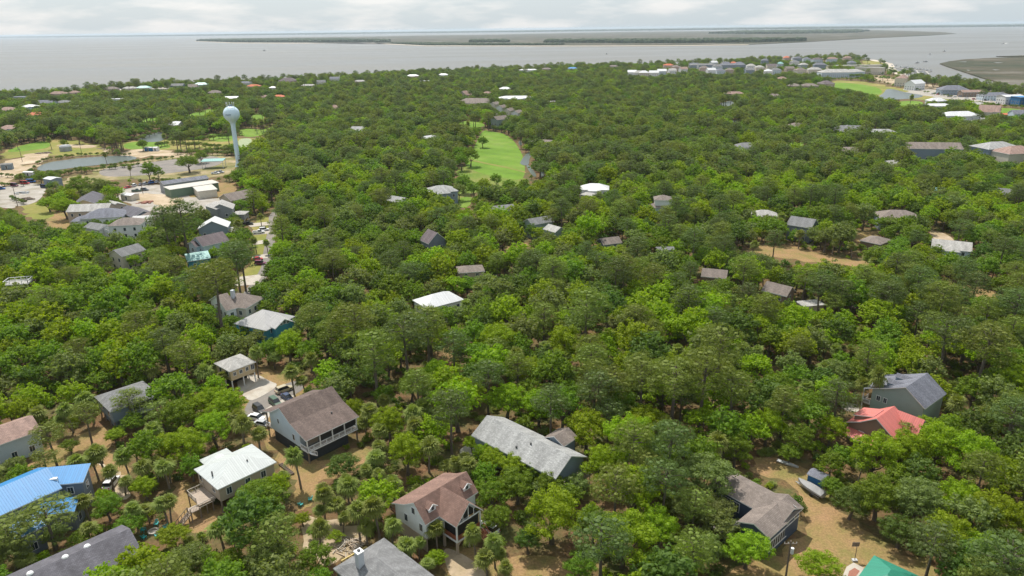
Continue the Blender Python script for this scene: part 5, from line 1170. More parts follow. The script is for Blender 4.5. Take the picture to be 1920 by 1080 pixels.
# ------------------------------------------------------------------ yard things
M_teal = flat('teal_plastic', (0.03, 0.38, 0.36), 0.5, 0.05); M_cover = flat('boat_cover', (0.27, 0.265, 0.26), 0.7, 0.12, 1.5); M_hull = flat('boat_hull', (0.5, 0.5, 0.5), 0.35, 0.05); M_steel = flat('galvanised', (0.35, 0.36, 0.37), 0.45, 0.1); M_wood = flat('cut_wood', (0.42, 0.33, 0.24), 0.85, 0.3, 4)
M_pole = flat('utility_pole_wood', (0.17, 0.13, 0.10), 0.9, 0.2, 2); M_bluep = flat('blue_door_paint', (0.02, 0.13, 0.30), 0.5, 0.06); M_brick = flat('brick_patio', (0.30, 0.13, 0.09), 0.85, 0.2, 4)
def chair(px, py, deg, label, grp):
    p = P(px, py); o = empty('garden_chair', (p.x, p.y, 0.004), math.radians(deg)); tag(o, label, 'chair', grp); X, Y = Vector((math.cos(math.radians(deg)), math.sin(math.radians(deg)), 0)), Vector((-math.sin(math.radians(deg)), math.cos(math.radians(deg)), 0)); O = Vector((p.x, p.y, 0))
    part(o, 'seat', lambda m: m.solid([O+X*a+Y*b_+Z*c for a, b_, c in ((-.25, -.3, .28), (.35, -.3, .4), (.35, .3, .4), (-.25, .3, .28), (-.25, -.3, .33), (.35, -.3, .45), (.35, .3, .45), (-.25, .3, .33))], [(0, 1, 2, 3), (4, 5, 6, 7), (0, 1, 5, 4), (1, 2, 6, 5), (2, 3, 7, 6), (3, 0, 4, 7)], M_teal))
    part(o, 'backrest', lambda m: [m.solid([O+X*a+Y*(b_+.13*k)+Z*c for a, b_, c in ((-.2, -.05, .3), (-.16, -.05, .3), (-.16, .05, .3), (-.2, .05, .3), (-.55, -.05, 1.1-.04*abs(k)), (-.5, -.05, 1.1-.04*abs(k)), (-.5, .05, 1.1-.04*abs(k)), (-.55, .05, 1.1-.04*abs(k)))], [(0, 1, 2, 3), (4, 5, 6, 7), (0, 1, 5, 4), (1, 2, 6, 5), (2, 3, 7, 6), (3, 0, 4, 7)], M_teal) for k in (-2, -1, 0, 1, 2)])
    for y in (-.34, .34): part(o, 'armrest', lambda m: (m.box(O, X, Y, -.4, .42, y-.07, y+.07, .6, .64, M_teal), m.box(O, X, Y, .3, .38, y-.04, y+.04, 0, .6, M_teal), m.box(O, X, Y, -.3, -.22, y-.04, y+.04, 0, .6, M_teal)))
chair(564, 949, 60, 'teal garden chair on the dry lawn, left and nearer of the pair by palms', 'pair of teal chairs on the lawn'); chair(582, 939, 200, 'teal garden chair on the dry lawn, right and farther of the pair by palms', 'pair of teal chairs on the lawn')
fc = P(288, 998)
for k in range(5):
    a = 0.5+k*1.25; q = fc+Vector((math.cos(a), math.sin(a), 0))*2.1; u = Q(q.x, q.y, 0); chair(u[0], u[1], math.degrees(a)+180, 'teal garden chair in the ring round the stone fire pit, %s counting round' % ['first', 'second', 'third', 'fourth', 'fifth'][k], 'teal chairs round the fire pit')
fp = MB(); fp.lathe([(1.0, 0), (1.0, .4), (.72, .4), (.72, .05), (.02, .05)], M_conc, (fc.x, fc.y), 18); o = fp.build('fire_pit'); tag(o, 'round stone fire pit ringed by teal chairs in the lower left yard', 'fire pit')
PROTECT.append(([(270, 983), (303, 983), (303, 1012), (270, 1012)], Q(*fc)[2], None)); PROTECT.append(([(550, 930), (592, 930), (592, 958), (550, 958)], Q(*P(575, 945))[2], None))
# brush pile and logs
rb = random.Random(4); pc = P(653, 1022); bp2 = MB()
for k in range(90):
    a = rb.uniform(0, math.pi); l = rb.uniform(.5, 2.2); q = pc+Vector((rb.gauss(0, 1.5), rb.gauss(0, 1.2), 0)); z_ = max(.05, .9-((q-pc).length*.35))*rb.uniform(.2, 1); d = Vector((math.cos(a), math.sin(a), rb.uniform(-.2, .2)))*l/2
    bp2.bar(q+Z*(z_+.1)-d, q+Z*(z_+.1)+d, rb.uniform(.03, .09), M_wood if k % 2 else M_conc)
tag(bp2.build('brush_pile'), 'heap of cut branches on the sand above the chimney house', 'brush pile'); PROTECT.append(([(632, 1008), (672, 1004), (675, 1030), (632, 1040)], Q(*pc)[2], None))
a_, b_ = P(527, 872), P(548, 890)
for k in range(9):
    q = a_.lerp(b_, k/8); lm = MB(); d = Vector((.5, .35, 0)).normalized(); lm.tube([tuple(q-d*.45+Z*.25), tuple(q+d*.45+Z*.25)], [.24, .22], M_pole, 10)
    tag(lm.build('log'), 'short dark log in the row on the lawn, %s from the upper end' % ['first', 'second', 'third', 'fourth', 'fifth', 'sixth', 'seventh', 'eighth', 'ninth'][k], 'log', 'row of logs on the dry lawn')
# covered boat on its trailer
def hullm(m, O, X, Y, L_, W_, z0, h, mat, n=8):
    ring = []
    for i in range(n+1):
        t = i/n; w_ = W_/2*(1-max(0, (t-.45)/.55)**2.2); zt = z0+h*(1+.25*t*t); ring.append((O+X*(L_*(t-.5)), max(.02, w_), z0+h*.5*max(0, t-.6), zt))
    for i in range(n):
        (p0, w0, b0, t0), (p1, w1, b1, t1) = ring[i], ring[i+1]
        for s in (-1, 1): m.face([p0+Y*s*w0*.55+Z*b0, p1+Y*s*w1*.55+Z*b1, p1+Y*s*w1+Z*t1, p0+Y*s*w0+Z*t0], mat)
        m.face([p0-Y*w0*.55+Z*b0, p1-Y*w1*.55+Z*b1, p1+Y*w1*.55+Z*b1, p0+Y*w0*.55+Z*b0], mat)
        m.face([p0-Y*w0*.97+Z*(t0-.02), p1-Y*w1*.97+Z*(t1-.02), p1+Y*w1*.97+Z*(t1-.02), p0+Y*w0*.97+Z*(t0-.02)], mat)
    (p0, w0, b0, t0) = ring[0]; m.face([p0-Y*w0*.55+Z*b0, p0+Y*w0*.55+Z*b0, p0+Y*w0+Z*t0, p0-Y*w0+Z*t0], mat)
c1, c2 = P(1503, 905, 1), P(1538, 926, 1); X = (c1-c2); X.z = 0; X.normalize(); Y = Vector((-X.y, X.x, 0)); O = (c1+c2)/2; O.z = 0
bt = empty('covered_boat', O, math.atan2(X.y, X.x)); tag(bt, 'motor boat under a grey tarpaulin on a trailer beside the blue doored shed', 'boat')
part(bt, 'hull', lambda m: hullm(m, O, X, Y, 6.2, 2.2, .7, .7, M_hull))
def cov(m):
    for i in range(6):
        t0, t1 = i/6, (i+1)/6; w = lambda t: 1.12*(1-max(0, (t-.45)/.55)**2.2)+.03; zt = lambda t: 1.45+.15*t; zr = lambda t: 1.75+.55*math.sin(min(1, t*1.6)*math.pi)*(1 if t < .7 else .4)
        p0, p1 = O+X*6.2*(t0-.5), O+X*6.2*(t1-.5)
        for s in (-1, 1): m.face([p0+Y*s*w(t0)+Z*(zt(t0)-.3), p1+Y*s*w(t1)+Z*(zt(t1)-.3), p1+Y*s*w(t1)*.95+Z*zt(t1), p0+Y*s*w(t0)*.95+Z*zt(t0)], M_cover); m.face([p0+Y*s*w(t0)*.95+Z*zt(t0), p1+Y*s*w(t1)*.95+Z*zt(t1), p1+Z*zr(t1), p0+Z*zr(t0)], M_cover)
part(bt, 'cover', cov)
part(bt, 'trailer', lambda m: (m.bar(O-X*2.6-Y*.9+Z*.55, O+X*3.6+Z*.5, .06, M_steel), m.bar(O-X*2.6+Y*.9+Z*.55, O+X*3.6+Z*.5, .06, M_steel), m.bar(O-X*1-Y*1.1+Z*.4, O-X*1+Y*1.1+Z*.4, .06, M_steel)))
for s in (-1, 1): part(bt, 'wheel', lambda m: m.tube([tuple(O-X*1+Y*s*1.05+Z*.33), tuple(O-X*1+Y*s*1.25+Z*.33)], [.33, .33], M_tyre, 12))
PROTECT.append((hull([(1498, 897), (1548, 897), (1548, 932), (1498, 925)]), Q(*O)[2], None)); FOOT.append([(O.x-4, O.y-4), (O.x+4, O.y-4), (O.x+4, O.y+4), (O.x-4, O.y+4)])
h = House('small blue shed with a white framed door at the edge of the sandy yard', 'shed', 'garden_shed', protect=.9); fr = framec(1534, 889, 3.4, 3.0, 132, 2.6)
h.wing(fr, 2.6, R_slate, M_bluep, kind='gable', slope=.3, ov=.2, windows=[('D', 1.5, 1.2, 1.2, 2.0, .2, 'door', M_trim, M_bluep)]); h.finish()
c1, c2 = P(1462, 865, .3), P(1492, 875, .3); X = (c2-c1); X.z = 0; X.normalize(); Y = Vector((-X.y, X.x, 0)); O = (c1+c2)/2; O.z = 0; cm = MB(); hullm(cm, O, X, Y, 4.6, .95, .1, .4, M_hull)
tag(cm.build('canoe'), 'pale canoe lying under trees at the top of the sandy yard', 'canoe'); PROTECT.append(([(1450, 858), (1496, 862), (1496, 880), (1450, 872)], Q(*O)[2], None))
# utility poles
def pole(px, py, hgt, label, tr=False, arms=1):
    b = P(px, py); o = empty('utility_pole', (b.x, b.y, 0)); tag(o, label, 'utility pole', 'wooden utility poles'); b = b.copy()
    part(o, 'pole', lambda m: m.tube([tuple(b-Z*.3), tuple(b+Z*hgt)], [.19, .13], M_pole, 10))
    for k in range(arms): part(o, 'crossarm', lambda m: (m.bar(b+Vector((-1.1, 0, hgt-.6-k)), b+Vector((1.1, 0, hgt-.6-k)), .07, M_pole), [m.tube([tuple(b+Vector((x, 0, hgt-.5-k))), tuple(b+Vector((x, 0, hgt-.25-k)))], [.06, .04], M_trim, 6) for x in (-1, -.4, .4, 1)]))
    if tr: part(o, 'transformer', lambda m: m.tube([tuple(b+Vector((.45, 0, hgt-2.6))), tuple(b+Vector((.45, 0, hgt-1.5)))], [.27, .27], M_trim, 12))
    a = Q(b.x, b.y, hgt); c = Q(b.x, b.y, 1); PROTECT.append((hull([(a[0]-6, a[1]), (a[0]+6, a[1]), (c[0]+2, c[1]), (c[0]-2, c[1])]), a[2]+1, None))
pole(1472, 1090, 8.5, 'wooden utility pole with a white transformer below the navy house', True)
pole(33, 386, 11, 'tall wooden utility pole in the gravel yard at far left'); pole(42, 303, 10, 'thin utility pole in the dry field beyond the far left yard'); pole(153, 287, 9, 'thin utility pole beside the small white tank by the pond')
pole(268, 362, 9, 'wooden utility pole on the lot left of the green walled building')
# basketball hoop and pads
b = P(1602, 1052); o = empty('basketball_hoop', (b.x, b.y, 0)); tag(o, 'free standing basketball hoop by the brick pad and green roof', 'basketball hoop')
part(o, 'base', lambda m: m.box(b, Vector((1, 0, 0)), Vector((0, 1, 0)), -.45, .45, -.3, .3, 0, .35, M_hull)); part(o, 'pole', lambda m: m.tube([tuple(b+Z*.3), tuple(b+Z*2.9), tuple(b+Vector((0, .4, 3.3)))], [.06, .06, .05], M_pole, 8))
part(o, 'backboard', lambda m: m.box(b+Vector((0, .45, 0)), Vector((1, 0, 0)), Vector((0, 1, 0)), -.65, .65, 0, .05, 2.8, 3.7, M_post)); part(o, 'rim', lambda m: [m.bar(b+Vector((.23*math.cos(k*.785), .75+.23*math.sin(k*.785), 3.0)), b+Vector((.23*math.cos(k*.785+.785), .75+.23*math.sin(k*.785+.785), 3.0)), .02, M_red_wood) for k in range(8)])
clear('patio', M_conc, [(1587, 1064), (1600, 1056), (1620, 1066), (1605, 1092), (1575, 1092)], 5, 0); clear('brick_patio', M_brick, [(1592, 1072), (1602, 1066), (1612, 1072), (1600, 1088), (1588, 1086)], 6, 0)
# small things of the golf field and work yard
c = P(124, 283); o = empty('tank', (c.x, c.y, 0)); tag(o, 'small silvery tank with a pitched lid in the field above the pond', 'tank'); part(o, 'tank_body', lambda m: m.lathe([(4.5, 0), (4.5, 3.6), (3.4, 4.8), (.2, 5.2)], M_steel, (c.x, c.y), 10)); part(o, 'ladder', lambda m: (m.bar(c+Vector((1, -4.7, 0)), c+Vector((1, -4.7, 3.8)), .08, M_steel), m.bar(c+Vector((1.6, -4.6, 0)), c+Vector((1.6, -4.6, 3.8)), .08, M_steel)))
def box_thing(name, label, cat, px, py, L_, W_, hh, deg, mat, lid, grp=None):
    h = House(label, cat, name, grp, protect=.8); f = framec(px, py, L_, W_, deg, hh); h.wing(f, hh, lid, mat, kind='gable', slope=.2, ov=.15, windows=None); h.win(f, 'A', L_/2, hh*.45, 1.0, hh*.6, .15, 'door'); h.finish()
box_thing('garden_shed', 'pale metal roofed shed at the end of the gravel yard', 'shed', 98, 334, 9, 7, 5, -30, W_bgrey, R_bright); box_thing('shipping_container', 'blue container by the paved golf basin', 'container', 280, 276, 8, 4, 3, -20, M_bluep, R_silver)
box_thing('garden_shed', 'small white hut right of the blue container', 'shed', 292, 276, 4, 4, 3, 0, W_white, R_bright); box_thing('garden_shed', 'grey equipment hut at the far left dirt track', 'shed', 12, 307, 7, 5, 4, 20, W_bgrey, R_mid)
box_thing('garden_shed', 'white trailer left of the first pond', 'trailer', 55, 322, 8, 4, 3, -10, W_white, R_bright); box_thing('garden_shed', 'white tent roof shelter by the yard oaks', 'shelter', 243, 364, 8, 6, 3.2, -20, W_cream, R_bright)
# debris heaps
for (px, py, s_, l, mt) in ((73, 288, 3.5, 'low dark soil heap in the field, left of two', M_post), (88, 287, 4.5, 'low dark soil heap in the field, right of two', M_post), (50, 374, 5, 'heap of scrap and tree stumps in the gravel yard', M_pole), (275, 380, 4, 'rust brown rubble heap on the sand lot', M_brick), (43, 362, 4, 'mixed scrap pile in the middle of the gravel yard', M_steel)):
    c = P(px, py); m = MB(); rb.seed(px)
    for k in range(30): q = c+Vector((rb.gauss(0, s_*.45), rb.gauss(0, s_*.35), 0)); z_ = max(.1, s_*.25-(q-c).length*.15); m.box(q, Vector((math.cos(k), math.sin(k), 0)), Vector((-math.sin(k), math.cos(k), 0)), -.7, .7, -.5, .5, -.1, z_*rb.uniform(.6, 1.1), mt)
    tag(m.build('debris_heap'), l, 'debris heap', 'heaps around the work yards')
# ------------------------------------------------------------------ middle distance at the left: side street houses and workshops
def H_(label, wings, protect=.5, name='house', cat='house'):
    h = House(label, cat, name, protect=protect)
    for w_ in wings:
        f, ze, rm, wm, kd, sl = w_[:6]; kw = w_[6] if len(w_) > 6 else {}
        h.wing(f, ze, rm, wm, kind=kd, slope=sl, **kw)
    h.finish(); return h
H_('black roofed tan house at the back of the grey house cluster', [(frame3((132, 386), (152, 369), (183, 382), 6), 6, R_char, W_tan, 'gable', .45)])
H_('beige roofed house in the grey house cluster, farthest left gable', [(framec(172, 391, 20, 12, 6, 6.5), 6.5, R_lt, W_beige, 'gable', .42), (framec(213, 384, 11, 9, -40, 6), 6, R_lt, W_beige, 'gable', .4)])
H_('wide blue grey hip roofed house at the heart of the cluster', [(framec(198, 402, 19, 14, 12, 6.5), 6.5, R_slate, W_white, 'hip', .45), (framec(163, 410, 12, 9, 12, 5.5), 5.5, R_slate, W_white, 'hip', .4)])
H_('dark slate roofed long house right in the cluster', [(framec(255, 398, 20, 11, -42, 6), 6, R_char, W_slate, 'gable', .4)])
H_('small taupe hip roofed house at the right end of the cluster', [(framec(287, 404, 10, 9, -30, 6), 6, R_taupe, W_beige, 'hip', .55)])
H_('white two storey house with black shutters above a dark garage', [(framec(240, 417, 14, 11, 8, 9.5), 9.5, R_taupe, W_white, 'hip', .42, dict(zb=3.0, stilts=M_post)), (framec(264, 411, 9, 8, 8, 9), 9, R_silver, W_cream, 'shed', .1)], 1.0)
H_('white walled house with a plain grey gable under the cluster', [(frame3((204, 433), (170, 419), (190, 426), 6.5), 6.5, R_mid, W_white, 'gable', .4), (framec(186, 425, 12, 8, -28, 6.3), 6.3, R_mid, W_white, 'gable', .4, dict(windows=None))])
H_('white house with a grey gable roof half lost in pines', [(framec(238, 472, 11, 9, 62, 6.5), 6.5, R_mid, W_cream, 'gable', .5)], .8)
H_('small dark roofed house behind the white two storey house', [(framec(225, 396, 8, 6, -30, 6), 6, R_char, W_slate, 'gable', .4)])
HA = H_('upper grey house of the pair by the side street with front gable and porch', [(frame3((437, 392), (441, 383), (389.6, 394), 7.5), 7.5, R_lt, W_grey, 'gable', .5), (framec(450, 399, 7, 7, 0, 5), 5, R_lt, W_grey, 'hip', .3, dict(zb=2.2, stilts=M_trim)), (framec(405, 388, 10, 6, 80, 8.4), 8.4, R_lt, W_grey, 'shed', .3, dict(windows=None))], .85)
HB = H_('lower blue grey house of the pair by the side street with a pale metal roof', [(frame3((427.4, 426), (433, 416), (371, 428), 7.5), 7.5, R_bright, W_bgrey, 'gable', .5), (framec(437, 430, 5, 8, 0, 4.6), 4.6, R_lt, W_grey, 'hip', .3, dict(zb=2))], .8)
H_('blue porch house with a plum brown roof and turquoise annexe roof', [(framec(394, 452, 12, 11, 48, 7), 7, R_plum, W_blueish, 'gable', .55), (framec(376, 456, 8, 8, 48, 6.6), 6.6, R_plum, W_blueish, 'gable', .4), (framec(371, 483, 9, 7, 30, 4), 4, R_teal, W_teal, 'shed', .2)], .6)
H_('brown gable roofed house above the side street pair', [(framec(446, 369, 16, 12, 52, 6.5), 6.5, R_taupe, W_beige, 'gable', .5)], .3)
H_('green walled workshop with flat cream roofs in the work yard', [(frame3((318, 355.6), (411, 342), (304, 350.5), 5.0), 5.0, R_cream, W_green, 'flat', 0, dict(windows=None)), (frame3((370, 359), (408, 354.5), (352, 349), 4.6), 4.6, R_cream, W_cream, 'flat', 0, dict(windows=None))], 1.0, 'workshop', 'workshop')
HOUSES[-1].win(HOUSES[-1].frames[0], 'D', 4, 2, 2.6, 3.2, name='door', gm=M_trim)
for k in range(4): pass
H_('long grey roofed shed behind the green walled workshop', [(frame3((306, 346), (392, 334), (304, 341), 5.5), 5.5, R_slate, W_grey, 'gable', .3, dict(windows=None))], .4, 'workshop', 'workshop')
cp = empty('canopy', P(400, 309)); tag(cp, 'open canopy with a pale green metal roof on posts beside the big yard oak', 'canopy'); fr = framec(400, 301, 15, 9, 8, 5)
part(cp, 'roof', lambda m: m.solid([fr.p(x, y, z_+5+y*.05) for z_ in (0, .25) for x, y in ((0, 0), (15, 0), (15, 9), (0, 9))], [(0, 1, 2, 3), (4, 5, 6, 7), (0, 1, 5, 4), (1, 2, 6, 5), (2, 3, 7, 6), (3, 0, 4, 7)], R_teal))
for k in range(4): part(cp, 'post', lambda m: m.box(fr.p(.5+14*(k % 2), .5+8*(k//2), 0), fr.ux, fr.uy, -.15, .15, -.15, .15, 0, 5.0+8*.05*(k//2), M_trim))
PROTECT.append((hull([(q[0], q[1]) for q in [Q(*fr.p(x, y, z_)) for x in (0, 15) for y in (0, 9) for z_ in (2, 5.3)]]), Q(*fr.p(0, 0, 0))[2], None)); FOOT.append([tuple(fr.p(x, y, 0).to_2d()) for x, y in ((0, 0), (15, 0), (15, 9), (0, 9))])
# roof deck at far left
h = House('white railed rooftop deck poking out of the left woods', 'deck', 'roof_deck', protect=.5); fr = framec(35, 529, 8, 5, 12, 9); h.wing(fr, 9, R_lt, None, kind='flat', windows=None, stilts=M_trim, zb=8.7); part(h, 'rail', lambda m: [rail(m, fr.p(*a, 9.15), fr.p(*b, 9.15), M_trim, balus=False, r=.07) for a, b in (((.2, .2), (7.8, .2)), ((7.8, .2), (7.8, 4.8)), ((.2, 4.8), (7.8, 4.8)), ((.2, .2), (.2, 4.8)))]); h.finish()
H_('sage porch house with a grey two tier roof above palms', [(framec(1243, 372, 9, 8, -8, 10), 10, R_taupe, W_white, 'hip', .45), (framec(1234, 386, 11, 8, -8, 6.5), 6.5, R_taupe, W_blueish, 'hip', .35, dict(zb=2.2, stilts=M_trim))], .9)
H_('long brown roofed building with blue grey walls in the right woods', [(framec(1745, 276, 36, 15, -10, 11), 11, R_taupe, W_bgrey, 'gable', .45)], .35, 'apartment_building', 'building')
HOUSES[-1].root["category"] = 'building'
H_('grey roofed apartment block with white balconies near the right edge', [(framec(1867, 275, 26, 17, 10, 12), 12, R_grey, W_bgrey, 'hip', .4)], .6, 'apartment_building', 'building')
H_('apartment block with a pinkish brown roof at the right edge', [(framec(1903, 284, 24, 17, 10, 11), 11, R_pink, W_cream, 'hip', .45)], .9, 'apartment_building', 'building')
# town houses behind the fairway
for k, (px, py) in enumerate([(928, 195), (941, 201), (955, 207), (970, 211)]):
    H_('narrow taupe gabled town house behind the fairway, %s in the row from the left' % ['first', 'second', 'third', 'fourth', 'fifth', 'sixth', 'seventh'][k], [(framec(px, py, 13, 8.4, 62, 9), 9, R_taupe, W_white if k % 2 else W_cream, 'gable', .6)], .8, 'town_house', 'town house'); HOUSES[-1].root["group"] = 'town houses behind the fairway'
H_('pale green end house with balconies standing before the town houses', [(framec(937, 223, 15, 10, 40, 9), 9, R_taupe, W_sage, 'gable', .6), (framec(927, 218, 9, 8, 40, 8), 8, R_taupe, W_sage, 'gable', .6)], 1.0, 'town_house', 'town house')
# ------------------------------------------------------------------ the point and the marina
RM = {'b': R_slate, 'g': R_mid, 'w': R_bright, 't': R_taupe, 'p': R_plum, 'o': R_orange, 'k': R_pink, 'e': R_teal, 'c': R_cream, 'l': R_lt}
WM = {'w': W_white, 'b': W_blueish, 'c': W_cream, 'k': W_pink, 's': W_sage, 'g': W_bgrey, 't': W_beige}
CN = {'b': 'slate', 'g': 'grey', 'w': 'white', 't': 'taupe', 'p': 'plum', 'o': 'coral', 'k': 'pinkish', 'e': 'teal', 'c': 'cream', 'l': 'light'}
WN = {'w': 'white', 'b': 'pale blue', 'c': 'cream', 'k': 'pink', 's': 'sage', 'g': 'blue grey', 't': 'beige'}
PT = [(1185, 135, 'w', 'w'), (1198, 136, 'l', 'w'), (1207, 136, 'w', 'c'), (1226, 136, 'w', 'w'), (1241, 133, 'w', 'b'), (1260, 132, 'l', 'w'), (1268, 125, 't', 'k'), (1281, 129, 'k', 'w'), (1301, 121, 'b', 'b'), (1313, 122, 'g', 'w'), (1333, 131, 'w', 'w'), (1338, 117, 'w', 'b'), (1351, 132, 'b', 'b'), (1360, 119, 'b', 'w'),
      (1368, 131, 't', 't'), (1375, 118, 'o', 'w'), (1386, 119, 'b', 'b'), (1405, 131, 'g', 'g'), (1408, 123, 'l', 'w'), (1424, 126, 'l', 'c'), (1434, 113, 'b', 'g'), (1440, 133, 'w', 'w'), (1446, 123, 'p', 'c'), (1463, 119, 'e', 'b'), (1475, 108, 'o', 'k'), (1480, 128, 't', 't'), (1490, 116, 'g', 'w'), (1495, 109, 'b', 'g'), (1506, 121, 'l', 's'),
      (1512, 110, 'b', 'b'), (1527, 130, 'l', 'c'), (1532, 111, 'p', 'b'), (1537, 121, 'b', 'g'), (1560, 110, 'k', 'b'), (1589, 108, 'k', 'k'), (1597, 117, 'b', 's'), (1320, 127, 't', 'k'), (1345, 124, 'g', 'b'), (1455, 131, 'g', 'b'), (1500, 131, 't', 'c')]
ords = ['first', 'second', 'third', 'fourth', 'fifth', 'sixth', 'seventh', 'eighth', 'ninth', 'tenth']
cnt = {}
for (px, py, r, w_) in sorted(PT):
    k = cnt.get((r, w_), 0); cnt[r, w_] = k+1; big = px > 1520 and px < 1570
    lb = 'stilted %s house with a %s roof on the point, %s such from the left' % (WN[w_], CN[r], ords[k])
    H_(lb, [(framec(px, py, 26 if big else rnd0.uniform(15, 21), 14, rnd0.uniform(-12, 12), 9.5 if big else 8.5), 9.5 if big else 8.5, RM[r], WM[w_], 'hip' if (px+py) % 3 else 'gable', .55)], .9)
    HOUSES[-1].root["group"] = 'stilted houses on the point'
H_('long grey block of flats at the shore left of the point', [(framec(1318, 121.5, 60, 14, 0, 9), 9, R_mid, W_bgrey, 'hip', .4)], .8, 'apartment_building', 'building')
H_('second long grey block of flats with coral roof ends at the shore', [(framec(1372, 121.5, 60, 14, 0, 9), 9, R_slate, W_bgrey, 'hip', .4)], .8, 'apartment_building', 'building')
H_('cream marina hotel with a long colonnade and pale flat roof', [(framec(1602, 122, 105, 16, -1, 13), 13, R_lt, W_cream, 'flat', 0), (framec(1632, 126, 50, 16, -48, 13), 13, R_lt, W_cream, 'flat', 0)], 1.0, 'hotel', 'hotel')
H_('wide group of pale roofed flats in front of the marina hotel', [(framec(1568, 135, 60, 26, -3, 9), 9, R_lt, W_blueish, 'hip', .4), (framec(1600, 134, 34, 22, 10, 9), 9, R_lt, W_blueish, 'hip', .4)], 1.0, 'apartment_building', 'building')
H_('tall cream house with a pinkish roof by the marina docks', [(framec(1692, 146, 24, 16, 50, 12), 12, R_pink, W_cream, 'hip', .6)], .9)
H_('white gabled house right of the tall cream marina house', [(framec(1716, 156, 26, 16, 30, 9), 9, R_bright, W_white, 'gable', .6)], .9)
H_('dark grey roofed house on the bend of the marina road', [(framec(1786, 167, 34, 20, -10, 7), 7, R_slate, W_bgrey, 'hip', .5)], .9)
H_('brown dockside shed with a deck by the marina road', [(framec(1822, 172, 30, 12, 0, 6), 6, R_pink, W_brown, 'gable', .4)], .9)
H_('blue roofed dockside restaurant at the right', [(framec(1864, 178, 34, 16, 0, 6), 6, R_slate, W_blueish, 'hip', .4)], .9)
H_('white boat storage hall with a blue end wall at the right edge', [(framec(1895, 180, 24, 16, 5, 9), 9, R_bright, W_white, 'gable', .2), (framec(1915, 181, 14, 16, 5, 10), 10, R_blue, M_bluep, 'flat', 0)], 1.0, 'storage_hall', 'building')
# docks and moored boats
M_dock = flat('dock_planks', (0.36, 0.34, 0.31), 0.85, 0.15, .5)
def dock(px, wd, label):
    pts = [P(x, y).to_2d() for x, y in px]; o = sheet('dock', ribbon(pts, wd), -.2, M_dock, 'thing', .5); del o["kind"]; tag(o, label, 'dock', 'marina docks')
dock([(1660, 125), (1700, 129), (1745, 134)], 5, 'upper marina dock reaching out from the hotel'); dock([(1690, 143), (1720, 146), (1752, 150)], 5, 'lower marina dock near the white gabled house'); dock([(1650, 118), (1670, 119)], 4, 'short dock at the tip of the point')
dock([(1700, 129), (1702, 135)], 3, 'left finger pier of the upper dock'); dock([(1718, 131), (1722, 137)], 3, 'middle finger pier of the upper dock'); dock([(1736, 133), (1742, 139)], 3, 'right finger pier of the upper dock')
bmesh_cache = {}
def boat_mesh(k):
    if k in bmesh_cache: return bmesh_cache[k]
    m = MB(); O = Vector((0, 0, 0)); X = Vector((1, 0, 0)); Y = Vector((0, 1, 0)); hullm(m, O, X, Y, 11, 3.4, -.3, 1.5, M_hull)
    m.solid([Vector(q) for q in [(-3, -1.2, 1.2), (1.8, -1.1, 1.2), (1.8, 1.1, 1.2), (-3, 1.2, 1.2), (-2.6, -1, 2.6), (.9, -.9, 2.6), (.9, .9, 2.6), (-2.6, 1, 2.6)]], [(0, 1, 2, 3), (4, 5, 6, 7), (0, 1, 5, 4), (1, 2, 6, 5), (2, 3, 7, 6), (3, 0, 4, 7)], M_hull); m.box(O, X, Y, -2.8, 1.2, -1.2, 1.2, 3.2, 3.35, M_hull)
    if k: m.tube([(0, 0, 1.5), (0, 0, 9)], [.12, .07], M_trim, 5)
    for x in (-2.6, 1.0): m.box(O, X, Y, x-.05, x+.05, -1, 1, 2.6, 3.2, M_steel)
    bmesh_cache[k] = m.mesh('boat'); return bmesh_cache[k]
bl = [(1664, 122), (1672, 123), (1680, 122), (1688, 125), (1694, 126), (1699, 126), (1704, 127), (1709, 127), (1714, 128), (1719, 129), (1725, 129), (1731, 130), (1738, 131), (1744, 132), (1708, 132), (1714, 134), (1728, 134), (1731, 136), (1700, 141), (1708, 143), (1716, 144), (1724, 145), (1733, 146), (1741, 147), (1748, 147), (1668, 127), (1677, 128)]
dl = [(1720, 117, 'white boat crossing the channel above the marina'), (1744, 101, 'white speedboat far out near the marsh point'), (1770, 96, 'small dark boat in the right channel'), (1137, 101, 'small dark boat off the central shore'), (1735, 115, 'small boat left of the crossing white boat'), (1880, 82, 'white boat trailing a wake at upper right'), (495, 95, 'speedboat with a long wake off the left island'), (82, 72, 'white ship on the left horizon')]
for i, (x, y) in enumerate(sorted(bl)):
    o = bpy.data.objects.new('boat', boat_mesh(i % 2)); COL.objects.link(o); q = P(x, y); o.location = (q.x, q.y, SEA+.3); o.rotation_euler = (0, 0, rnd0.uniform(1.2, 1.9)); tag(o, 'white moored %s in the marina, number %s from the left' % ('sailing boat' if i % 2 else 'motor boat', (ords+['eleventh', 'twelfth', 'thirteenth', 'fourteenth', 'fifteenth', 'sixteenth', 'seventeenth', 'eighteenth', 'nineteenth', 'twentieth', 'twenty-first', 'twenty-second', 'twenty-third', 'twenty-fourth', 'twenty-fifth', 'twenty-sixth', 'twenty-seventh'])[i]), 'boat', 'boats moored in the marina')
for i, (x, y, l) in enumerate(dl):
    o = bpy.data.objects.new('boat', boat_mesh(0)); COL.objects.link(o); q = P(x, y); o.location = (q.x, q.y, SEA+.3); o.rotation_euler = (0, 0, i*.7); s_ = 1 if y > 100 else (1.6 if y > 75 else 4); o.scale = (s_, s_, s_); tag(o, l, 'boat')
